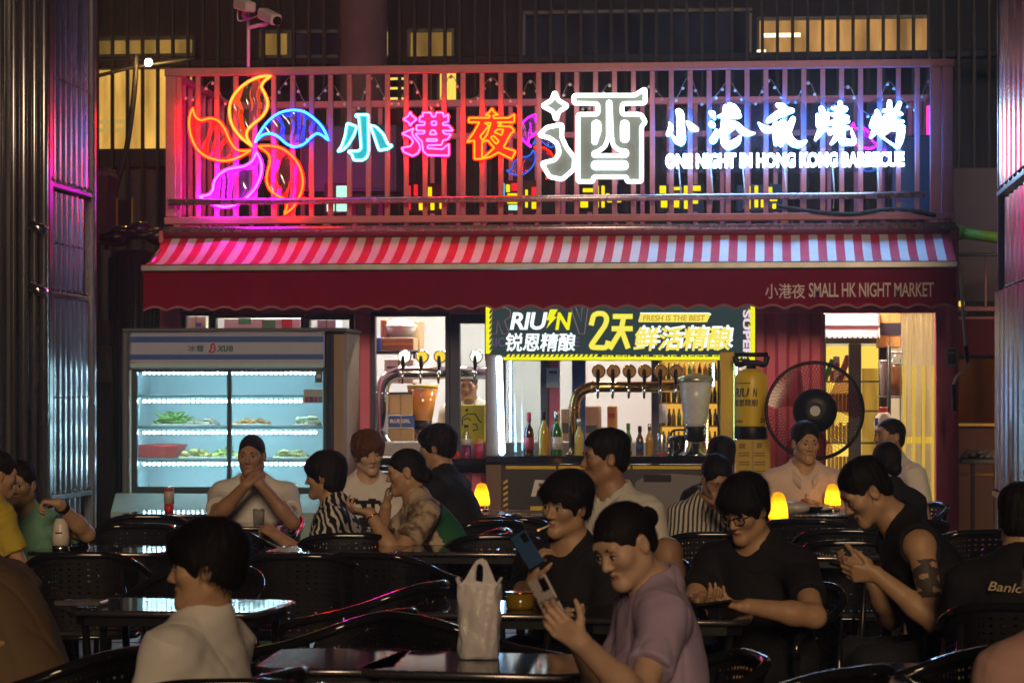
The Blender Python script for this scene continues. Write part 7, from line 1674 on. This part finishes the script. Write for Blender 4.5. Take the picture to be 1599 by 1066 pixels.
def do_hair(t, style, hm, Hc, HM, sc, vf, rs, strands, h):
    lo, hi = Hc - .22 * sc, Hc + .22 * sc
    Fd = Field(lo, hi, [[(-99, 99)] * 3], max(.0050, vf * .95), .006)
    e = lambda c, r, k=.02, op='u': Fd.el(h(*c), np.array(r) * sc, HM, k, op)
    l = lambda a, b, ra, rb, k=.015, op='u': Fd.rc(h(*a), h(*b), ra * sc, rb * sc, k, op)
    g = {'buzz': .004, 'short': .013, 'crop': .009, 'fringe': .020, 'bob': .022, 'bun': .010, 'mop': .026, 'knot': .009}[style]
    e((0, -.014, .036), (.074 + (g if style in ('fringe', 'mop', 'bob') else g * .55), .092 + g, .082 + g), .02)
    if style in ('short', 'fringe', 'mop', 'bob', 'crop'): e((0, -.02, .07), (.068 + g, .085 + g, .055 + g * 1.0), .02)
    if style in ('fringe', 'bob', 'mop'):
        e((0, .055, .062), (.066 + g * .5, .045 + g * .4, .040), .02)
        for s in (-1, 1): l((s * .068, .025, .05), (s * .078, .01, -.005), .022, .012, .02)
    if style == 'bob':
        e((0, -.05, -.03), (.084, .062, .075), .03)
        for s in (-1, 1): l((s * .074, -.01, .03), (s * .078, -.03, -.05), .026, .018, .02)
    if style in ('mop', 'fringe', 'short', 'bun', 'knot', 'crop', 'buzz'): e((0, -.058, -.02), (.058 + g * .4, .044 + g * .5, .052), .02)
    # the face stays free
    top_ = {'buzz': .080, 'short': .084, 'crop': .080, 'fringe': .040, 'bob': .032, 'bun': .066, 'mop': .042, 'knot': .064}[style]
    e((0, .100, top_ - .118), (.079 if style not in ('fringe', 'bob', 'mop') else .066, .072 if style not in ('fringe', 'bob', 'mop') else .052, .112), .006, 's')
    if style in ('fringe', 'mop', 'bob'): e((0, .07, -.070), (.066, .08, .085), .008, 's')
    else: e((0, .055, -.05), (.085, .055, .085), .008, 's')
    for s in (-1, 1): e((s * .086, .0, -.026 if style in ('fringe', 'bob', 'mop') else -.008), (.020, .026, .040), .006, 's')      # ears out
    if style not in ('bob',): e((0, -.02, -.135), (.12, .12, .062 if style != 'mop' else .052), .01, 's')
    if style == 'bun':
        e((0, -.118, .028), (.036, .034, .036), .012); e((0, -.10, .024), (.024, .022, .024), .01)
    if style == 'knot': e((0, -.100, -.035), (.040, .040, .046), .012)
    ph = rs.uniform(0, 6.28, 6)
    if style in ('fringe', 'mop', 'bob', 'short', 'crop'):
        amp = {'fringe': .0024, 'mop': .005, 'bob': .0018, 'short': .0022, 'crop': .0015}[style]
        def rip(x, y, z):
            q = [HM[0, i] * (x - Hc[0]) + HM[1, i] * (y - Hc[1]) + HM[2, i] * (z - Hc[2]) for i in range(3)]
            a = np.arctan2(q[0], q[1] + .03)
            return amp * (np.sin(a * 17 + ph[0] + q[2] * 30) * .6 + np.sin(a * 29 + ph[1] - q[2] * 40) * .4 + np.sin(q[0] * 150 + ph[2]) * .3 + np.sin(q[1] * 110 + q[2] * 80 + ph[3]) * .4)
        Fd.ripple(rip)
    elif style in ('bun', 'knot'):
        Fd.ripple(lambda x, y, z: .0012 * np.sin(((x - Hc[0]) * HM[0, 0] + (y - Hc[1]) * HM[1, 0] + (z - Hc[2]) * HM[2, 0]) * 420))
    V, Q = Fd.mesh(); o = mesh_obj('hair', V, Q, [hm], t)
    if strands and len(V):
        q_ = (V - Hc) @ HM / sc; ok_ = np.where(~((q_[:, 1] > .01) & (q_[:, 2] < .075)) & (q_[:, 2] > -.06))[0]
        m = MB(); idx = ok_[rs.randint(0, len(ok_), strands)]; crown = h(0, -.05, .13)
        for i in idx:
            p = V[i]; out = U(p - h(0, -.015, .02)); tg = (p - crown); tg = U(tg - out * (tg @ out)); tg = U(tg + rs.normal(size=3) * .25); Ls = rs.uniform(.02, .042) * sc * (1 if style not in ('bun', 'knot', 'buzz') else .7); lift = rs.uniform(.10, .45) if style not in ('bun', 'knot') else .06
            if style in ('bun', 'knot'):
                b = h(0, -.118, .028) if style == 'bun' else h(0, -.1, -.035); tg = U(b - p); tg = U(tg - out * (tg @ out))
            sd = U(np.cross(out, tg)) * .0009 * sc; q = p + out * .0006; v = []
            for j in range(4):
                u = j / 3; c = q + tg * Ls * u + out * (lift * Ls * u * (1 - .8 * u) + .001) - UP * .012 * u * u * (style not in ('bun', 'knot')); wd = 1 - u * .85; v += [c - sd * wd, c + sd * wd]
            m.add(v, [(0, 1, 3, 2), (2, 3, 5, 4), (4, 5, 7, 6)], True)
        edge = np.where((q_[:, 1] > .02) & (q_[:, 2] > .040) & (q_[:, 2] < .085))[0]
        if len(edge) and style in ('fringe', 'mop', 'bob', 'short', 'crop'):
            for i in edge[rs.randint(0, len(edge), strands // 4)]:
                p = V[i]; out = U(p - h(0, -.015, .02)); dn = U(-HM[:, 2] + HM[:, 0] * rs.normal() * .35); Ls = rs.uniform(.010, .026) * sc; sd = U(np.cross(out, dn)) * .0014 * sc; v = []
                for j in range(3):
                    u = j / 2; c = p + out * (.002 + .003 * u) + dn * Ls * u; wd = 1 - u * .9; v += [c - sd * wd, c + sd * wd]
                m.add(v, [(0, 1, 3, 2), (2, 3, 5, 4)], True)
        m.build('hair_strands', hm, t)['kind'] = 'stuff'

# ------------------------------------------------------------------ the guests
T_WHITE = cloth('cloth_white', (.66, .63, .61)); T_BLACK = cloth('cloth_black', (.014, .013, .015)); T_LILAC = cloth('cloth_lilac', (.40, .31, .46)); T_BROWN = cloth('cloth_brown', (.13, .085, .05)); T_YEL = cloth('cloth_yellow', (.52, .40, .05)); T_MINT = cloth('cloth_mint', (.20, .42, .30)); T_PINKW = cloth('cloth_pink_white', (.66, .52, .47)); T_PINK = cloth('cloth_dusty_pink', (.50, .30, .27)); T_CREAM = cloth('cloth_cream', (.60, .58, .54))
def patterned(name, c0, c1, kind, scale, dist=3.0, rot=(0, 0, 0), thr=.5):
    m = cloth(name, c0); n = m.node_tree.nodes; l = m.node_tree.links; p = n['Principled BSDF']
    tc = n.new('ShaderNodeTexCoord'); mp = n.new('ShaderNodeMapping'); mp.inputs['Rotation'].default_value = rot; l.new(tc.outputs['Object'], mp.inputs[0])
    if kind == 'wave': w_ = n.new('ShaderNodeTexWave'); w_.inputs['Scale'].default_value = scale; w_.inputs['Distortion'].default_value = dist; w_.inputs['Detail'].default_value = 1.0; w_.inputs['Detail Scale'].default_value = 1.4; o = w_.outputs[1]
    else: w_ = n.new('ShaderNodeTexNoise'); w_.inputs['Scale'].default_value = scale; w_.inputs['Detail'].default_value = 3; o = w_.outputs[0]
    l.new(mp.outputs[0], w_.inputs[0]); mr = n.new('ShaderNodeMapRange'); mr.inputs[1].default_value = thr - .05; mr.inputs[2].default_value = thr + .05; l.new(o, mr.inputs[0])
    mx = n.new('ShaderNodeMix'); mx.data_type = 'RGBA'; mx.inputs[6].default_value = (*c0, 1); mx.inputs[7].default_value = (*c1, 1); l.new(mr.outputs[0], mx.inputs[0]); l.new(mx.outputs[2], p.inputs['Base Color']); return m
T_ZEBRA = patterned('cloth_zebra', (.014, .013, .014), (.62, .58, .56), 'wave', 11, 5.5, (0, R(25), 0), .62)
T_STRIPE = patterned('cloth_striped', (.05, .05, .055), (.52, .48, .42), 'wave', 14, .4, (0, 0, R(20)), .45)
T_FLORAL = patterned('cloth_floral', (.46, .36, .27), (.14, .09, .05), 'noise', 11, thr=.52)

K = 'armchair with '
P = {}
P['white_front'] = person('person with a black bowl haircut and plain white T-shirt, in profile in the front left', (322, 886), 6.55, 106, 83, 4, sc=.98, lean=.0, shoulders=.92, topm=T_WHITE, skin_='tan', hair='fringe', vf=.0046, strands=3500, seed=1, chair_lab='black armchair under the front person in the white T-shirt', L=dict(b=(.30, .10, -.44)), Rr=dict(b=(.30, .10, -.46)), neck_f=-.055, sleeve=.7)
P['lilac'] = person('woman in a lilac top with her hair in a bun, looking down at a phone', (976, 850), 6.85, 74, 44, 27, roll=-4, sc=.98, shoulders=.95, lean=.05, top='scoop', topm=T_LILAC, skin_='fair', hair='bun', female=True, vf=.0044, strands=1600, seed=2, fat=.98, chair_lab='black armchair under the woman in the lilac top', neck_f=.02,
    Rr=dict(px=(903, 1002, 6.74), elbow=(-.35, .5, -1), dir=(.6, -.35, .55), palm=(-.1, -.9, .3), thumb=(-.4, 0, 1), curl=.55), L=dict(px=(906, 1002, 6.44), elbow=(-.1, .3, -1), dir=(.65, .25, .5), palm=(-.1, -.9, .3), thumb=(-.5, 0, 1), curl=.6), legm=cloth('mauve_trousers', (.16, .09, .12)))
P['boy_phone'] = person('boy in a black T-shirt holding up a blue phone with a cigarette in his mouth', (884, 790), 9.65, 30, 36, 6, roll=5, sc=1.06, topm=T_BLACK, skin_='tan', hair='fringe', vf=.0048, strands=1800, seed=3, chair_lab='black armchair under the boy with the blue phone', Rr=dict(px=(834, 908, 9.30), elbow=(-.1, .6, -1), dir=(.15, -.1, 1), palm=(-.75, -.5, .1), thumb=(0, -.6, .6), curl=.75), L=dict(b=(.30, .08, -.42)))
P['glasses'] = person('man with glasses and a black T-shirt looking down at a phone on the table', (1163, 796), 9.25, 32, 34, 24, sc=1.02, topm=T_BLACK, skin_='tan', hair='fringe', vf=.0048, strands=1800, seed=4, glasses=True, chair_lab='black armchair under the man with glasses', Rr=dict(px=(1096, 935, 8.95), elbow=(-.2, .9, -.9), dir=(.6, -.9, -.1), palm=(0, .2, 1), thumb=(1, 0, 0), curl=.4), L=dict(px=(1168, 946, 8.86), elbow=(-.4, 1.0, -.6), dir=(.1, -1, .05), palm=(.2, 0, 1), thumb=(1, 0, .2), curl=.45), shoulders=1.05, legs='shorts', fat=1.08)
P['tattoo'] = person('man in a black sleeveless vest with a tattooed upper arm bending over his phone', (1352, 768), 9.5, 78, 74, 34, sc=1.06, top='vest', topm=T_BLACK, skin_='tan', hair='crop', vf=.0048, strands=500, seed=5, sleeve=0, fat=1.1, hip_back=-.02, neck_f=.05, chair_lab='black armchair under the tattooed man', L=dict(px=(1368, 896, 9.25), elbow=(-.9, .25, -.6), dir=(1, -.1, .05), palm=(.1, -.9, .4), thumb=(0, 0, 1), curl=.7), Rr=dict(px=(1352, 882, 9.62), elbow=(-.6, .5, -.7), dir=(1, -.2, 0), palm=(0, -.8, .5), thumb=(0, 0, 1), curl=.6), lean=.30)
P['older'] = person('older man in a white collared shirt turned left, sitting behind the boy with the phone', (944, 716), 10.7, 30, 70, 2, sc=1.04, top='shirt', topm=T_CREAM, skin_='brown', hair='short', vf=.0056, strands=500, seed=6, chair_lab='black armchair under the older man in the white shirt', L=dict(b=(.20, .16, -.50)), Rr=dict(b=(.28, .10, -.42)), legs='shorts', legm=mat('grey_shorts', (.10, .09, .10), .8), leg_pose={-1: ((1042, 862, 10.15), (1062, 985, 10.0))})
P['smile'] = person('smiling man in a pale pink collared shirt behind the food platter', (1258, 692), 15.6, -10, -18, 6, sc=1.10, top='shirt', topm=T_PINKW, skin_='tan', hair='short', vf=.0064, seed=7, chair_lab='black armchair under the smiling man', L=dict(b=(.26, .14, -.42)), Rr=dict(b=(.26, .14, -.42)), fat=1.05, shoulders=1.04)
P['striped'] = person('man in a striped shirt resting his face on his hand', (1118, 748), 13.9, -14, -22, 30, sc=1.06, top='polo', topm=T_STRIPE, skin_='brown', hair='short', vf=.0062, seed=8, chair_lab='black armchair under the striped shirt man', L=dict(px=(1126, 792, 13.6), elbow=(.1, .7, -1), dir=(-.1, -.2, 1), palm=(-1, 0, 0), curl=.8), Rr=dict(b=(.3, .05, -.44)), neck_f=.02)
P['behind'] = person('person with short black hair mostly hidden behind the striped shirt man', (1126, 716), 15.0, 160, 165, 8, sc=1.08, topm=T_BLACK, hair='short', vf=.0075, seed=9, eyes=False)
P['clasp'] = person('man in a white T-shirt with both hands clasped at his mouth before the fridge', (393, 711), 15.1, 3, 3, 6, sc=1.12, topm=T_WHITE, skin_='brown', hair='buzz', vf=.0060, seed=10, fat=1.0, shoulders=1.04, chair_lab='black armchair under the man with clasped hands', Rr=dict(px=(384, 757, 14.78), elbow=(.15, .75, -1), dir=(-.1, -.75, .75), palm=(-.6, -.5, -.2), thumb=(-.3, 0, 1), curl=1.0), L=dict(px=(408, 757, 14.78), elbow=(.15, .75, -1), dir=(-.1, -.75, .75), palm=(-.6, -.5, -.2), thumb=(-.3, 0, 1), curl=1.0))
P['zebra'] = person('person with black bobbed hair in a black and white zebra patterned top', (507, 744), 13.35, 84, 96, 4, sc=1.06, topm=T_ZEBRA, skin_='tan', hair='bob', female=True, vf=.0060, strands=500, seed=11, chair_lab='black armchair under the zebra patterned top', L=dict(px=(432, 836, 13.1), elbow=(-.3, .8, -.7)), Rr=dict(b=(.28, .05, -.40)), sleeve=.85, fat=1.1)
def goggles(q):
    x, z = q[:, 0], q[:, 2]; f = q[:, 1] > .02; mi = np.zeros(len(q), int)
    z = z - .06; arc = (np.abs(z + .15 + .9 * (np.abs(x - .03) - .05) ** 2 * 8) < .012) & (np.abs(x) < .12)
    blob = ((x / .075) ** 2 + ((z + .27) / .045) ** 2 < 1) & ~(((x + .02) / .03) ** 2 + ((z + .25) / .02) ** 2 < 1); stem = (np.abs(x) < .035) & (z < -.15) & (z > -.26) & (np.abs(x) > .012)
    mi[f & (arc | blob | stem)] = 1; return mi, [T_BLACK]
P['graphic'] = person('woman with brown hair in a white T-shirt with a black print, facing the table', (575, 709), 15.0, -12, -26, 10, roll=-6, sc=1.06, topm=T_WHITE, skin_='fair', hair='mop', hairm=M_HAIRB, female=True, vf=.0060, seed=12, print_fn=goggles, chair_lab='black armchair under the woman with the printed T-shirt', L=dict(b=(.26, .02, -.40)), Rr=dict(b=(.24, .06, -.38)))
def green_back(q):
    mi = np.zeros(len(q), int); mi[(q[:, 1] < -.01) & (q[:, 2] < -.13 - q[:, 1] * .6) & (q[:, 2] > -.36)] = 1; mi[np.abs(q[:, 2] + .14 + q[:, 1] * .75) < .010] = 2; return mi, [cloth('cloth_green', (.02, .12, .05)), T_BLACK]
P['bun'] = person('woman in a brown floral top with a green back panel, leaning left over her food', (634, 737), 13.1, 74, 82, 10, sc=1.06, top='scoop', topm=T_FLORAL, skin_='tan', hair='knot', female=True, vf=.0060, strands=500, seed=13, print_fn=green_back, chair_lab='black armchair under the woman in the floral top', L=dict(px=(578, 800, 12.85), elbow=(-.3, .5, -.9), dir=(1, 0, .1), palm=(0, -.3, .9), curl=.6), Rr=dict(px=(603, 790, 13.25), elbow=(.0, .5, -1), dir=(-.1, .1, 1), palm=(-.9, 0, .2), curl=.9), fat=1.15, lean=.24)
P['black_tee'] = person('young man in a black T-shirt with his back half turned, beside the serving ledge', (682, 699), 14.9, 104, 98, 4, sc=1.10, topm=T_BLACK, skin_='tan', hair='fringe', vf=.0062, strands=500, seed=14, chair_lab='black armchair under the young man beside the serving ledge', L=dict(b=(.28, .10, -.38)), Rr=dict(b=(.28, .1, -.4)), lean=.20)
P['yellow_boy'] = person('boy in a yellow T-shirt cut off by the left edge of the photo', (-2, 742), 11.9, 232, 240, 10, sc=.92, topm=T_YEL, hair='short', vf=.0062, seed=15, chair_lab='black armchair under the boy in the yellow T-shirt')
P['mint_boy'] = person('boy in a mint green T-shirt with a black watch, leaning his arm on the table', (32, 757), 12.6, 10, 6, 6, sc=.96, topm=T_MINT, skin_='tan', hair='short', vf=.0058, strands=200, seed=16, chair_lab='black armchair under the boy in the mint T-shirt', L=dict(px=(92, 786, 12.25), elbow=(.2, 1.0, -.35), dir=(.1, -1, .15), palm=(0, 0, -1), curl=.9), Rr=dict(b=(.2, .05, -.3)))
P['brown'] = person('man in a dark brown T-shirt leaning forward, cut off by the left edge', (-70, 808), 7.25, 106, 112, 14, sc=1.04, topm=T_BROWN, skin_='tan', hair='short', vf=.0052, seed=17, chair_lab='black armchair behind the man in the brown T-shirt', L=dict(px=(-40, 1010, 7.0), elbow=(-.2, .8, -.8)), Rr=dict(b=(.3, .1, -.4)), fat=1.25, lean=.26, shoulders=1.08)
P['white_back'] = person('man in a white shirt with cropped hair seated at the doorway, turned left', (1389, 682), 16.2, 52, 62, -4, sc=1.10, topm=T_WHITE, skin_='brown', hair='buzz', vf=.0066, seed=18, chair_lab='black armchair under the man at the doorway', L=dict(b=(.2, .12, -.42)), Rr=dict(b=(.26, .08, -.36)), shoulders=1.08, fat=1.1)
P['bun_back'] = person('woman in black with tied black hair, seen from behind the tattooed man', (1383, 722), 14.4, 150, 150, 2, sc=1.06, topm=T_BLACK, skin_='fair', hair='knot', female=True, vf=.0068, seed=19, eyes=False, chair_lab='black armchair under the woman with tied black hair')
def back_print(q):
    mi = np.zeros(len(q), int); x, z = q[:, 0], q[:, 2]; f = q[:, 1] < 0
    mi[f & (((x - .0) / .06) ** 2 + ((z + .2) / .05) ** 2 < 1) & (np.sin(x * 190 + z * 120) * np.sin(z * 170 - x * 60) > -.1)] = 1
    mi[f & (np.abs(z + .275) < .006) & (np.abs(x) < .08)] = 1; mi[f & (np.abs(z + .30) < .009) & (np.abs(x) < .06) & (np.sin(x * 300) > -.3)] = 1; mi[f & (np.abs(z + .155) < .004) & (x > -.13) & (x < -.06)] = 1; return mi, [mat('gold_print', (.42, .33, .20), .6)]
P['gold'] = person('man in a black T-shirt with a gold print on its back, at the right edge', (1596, 812), 8.9, 188, 196, 8, sc=1.06, topm=T_BLACK, skin_='tan', hair='short', vf=.0052, strands=200, seed=20, print_fn=back_print, eyes=False, chair_lab='black armchair under the man with the gold print', fat=1.08, shoulders=1.05)
P['pink'] = person('person in a dusty pink top cut off by the bottom right corner', (1650, 905), 6.05, 150, 150, 8, sc=1.0, topm=T_PINK, skin_='fair', hair='short', vf=.0060, seed=21, eyes=False, chair_lab='black armchair in the bottom right corner under the dusty pink top', fat=1.15, shoulders=1.1)
P['worker'] = person('bar worker in a white shirt with a blue collar behind the serving window', (731, 602), 20.25, 4, 4, 8, sc=1.0, top='polo', topm=T_CREAM, skin_='tan', hair='short', vf=.0068, seed=22, standing=True, L=dict(b=(.25, .02, -.38)), Rr=dict(b=(.25, .1, -.36)))
# the worker's blue collar
for o in list(KIDS[P['worker']['t'].name]):
    if o.name.startswith('collar'): o.data.materials[0] = cloth('cloth_sky_blue', (.03, .32, .48))
# tattoo: ink on the upper arm skin, drawn by the material over the arm's own place
A_ = P['tattoo']['arms'][-1]; ctr = A_[0] + (A_[1] - A_[0]) * .52
for o in KIDS[P['tattoo']['t'].name]:
    if o.name.startswith('body'):
        me = o.data; nf = len(me.polygons); C_ = np.zeros(nf * 3, np.float32); me.polygons.foreach_get('center', C_); C_ = C_.reshape(-1, 3) + np.array(o.parent.location); r_ = C_ - ctr; ax_ = U(A_[1] - A_[0]); al = r_ @ ax_; ra = np.linalg.norm(r_ - al[:, None] * ax_, axis=1)
        pat = (np.sin(C_[:, 0] * 95 + 2 * np.sin(C_[:, 2] * 70)) + np.sin(C_[:, 2] * 110 + C_[:, 1] * 60) + .8 * np.sin(C_[:, 1] * 90 - C_[:, 2] * 50)) > -.35
        mi = np.zeros(nf, np.int32); me.polygons.foreach_get('material_index', mi); me.materials.append(mat('tattoo_ink', (.07, .055, .05), .5, var=.3, scale=60)); mi[(np.abs(al) < .085) & (ra < .07) & pat & (np.abs(al) < .085 - .02 * np.sin(C_[:, 1] * 40))] = 3; me.polygons.foreach_set('material_index', mi)
# phones
def phone(label, pos, axis, normal, cm, size=(.066, .134, .009), cover=None, scr=None):
    ax_ = U(axis); nn_ = U(np.array(normal) - ax_ * (np.array(normal) @ ax_)); sx = np.cross(ax_, nn_); Mx = np.array([sx, nn_, ax_]).T
    t = thing('phone', label, 'phone', pos); m = MB(); m.box(pos, (size[0], size[2], size[1]), .004, Mx); m.build('case', cm, t)
    lens = MB(); o = Mx @ np.array([.018, size[2] / 2 + .001, size[1] / 2 - .025]); lens.box(np.array(pos) + o, (.024, .003, .034), .001, Mx); lm = lens.build('camera_bump', M_BLACK, t)
    sm_ = MB(); o = Mx @ np.array([0, -size[2] / 2 - .0006, 0]); sm_.box(np.array(pos) + o, (size[0] * .92, .001, size[1] * .95), 0, Mx); sm_.build('screen', scr or M_GLOSSBLACK, t)
    return t
def hand_pt(p, s, out=.06, n=.0): a = P[p]['arms'][s]; return a
q = at_d(823, 858, 9.22); phone('blue phone held up by the smoking boy', q, np.array([-.10, 0, .16]), -P['boy_phone']['fw'] * -1.0 * 1 + np.array([0, -.6, .2]), mat('phone_blue', (.05, .12, .28), .15, .3))
q = at_d(856, 938, 6.50); phone('phone in a white cover with black specks held by the woman in lilac', q, np.array([-.42, .05, .8]), np.array([-.5, -.8, -.2]), patterned('phone_cover', (.46, .40, .40), (.03, .03, .03), 'noise', 55, thr=.62))
q = at_d(1112, 944, 8.80); phone('black phone lying in the hands of the man with glasses', q, np.array([1, .25, .12]), np.array([0, -.3, -1]), M_BLACK)
q = at_d(1322, 884, 9.35); phone('dark phone in the hands of the tattooed man', q, np.array([-1, 0, .28]), np.array([-.2, -.3, -1]), M_BLACK)
# the boy's cigarette, the woman's necklace, the watch
b_ = P['boy_phone']['h']; cg = thing('cigarette', 'lit cigarette in the mouth of the boy with the blue phone', 'cigarette', b_(.0, .10, -.063)); m = MB(); m.tube([b_(.004, .088, -.062), b_(.012, .15, -.074)], .0038, 8); m.build('paper_tube', M_WHITE, cg); m = MB(); m.tube([b_(.012, .15, -.074), b_(.0128, .156, -.0753)], .0038, 8); m.build('ember', glow('ember', (1, .12, .01), 3), cg)
Lq = P['lilac']; N_, up_, f_, r_ = Lq['N'], Lq['up'], Lq['fw2'], Lq['rt']
m = MB(); m.tube([N_ + up_ * (.045 - .055 * max(0, math.cos(a))) + f_ * math.cos(a) * .075 + r_ * math.sin(a) * .068 for a in np.linspace(0, 2 * PI, 37)[:-1]], .0016, 5, closed=True); m.build('necklace', M_FOIL, Lq['t'])
A_ = P['mint_boy']['arms'][-1]; dw = U(A_[2] - A_[1]); m = MB(); c_ = A_[2] - dw * .035; m.tube([c_ - dw * .011, c_ + dw * .011], .034, 14); m.build('watch', M_BLACK, P['mint_boy']['t'])
A_ = P['bun']['arms'][-1]; dw = U(A_[2] - A_[1]); s1 = U(np.cross(dw, UP)); s2 = np.cross(dw, s1); m = MB(); m.tube([A_[2] - dw * .03 + (s1 * math.cos(a) + s2 * math.sin(a)) * .034 for a in np.linspace(0, 2 * PI, 21)[:-1]], .004, 6, closed=True); m.build('bracelet', M_GOLD, P['bun']['t'])
# script lettering on the back of the black tee
G_ = P['gold']; m = MB(); c_ = G_['N'] - G_['up'] * .105 - G_['fw2'] * .145; put_text(m, 'Banlom', lambda u, v: c_ - G_['rt'] * (.10 - u * .16) * -1 * -1 + G_['up'] * (v * .032 - .012 * u), .01, .3); m.build('script_print', mat('gold_print', (.42, .33, .20), .6), G_['t'])
from collections import Counter
_c = Counter()
for o in bpy.data.objects:
    if o.type == 'MESH': _c[o.name.split('.')[0]] += sum(len(p.vertices) - 2 for p in o.data.polygons) if o.data.users == 1 else 0
print('objects', len(bpy.data.objects), 'tris', sum(_c.values()), _c.most_common(8))
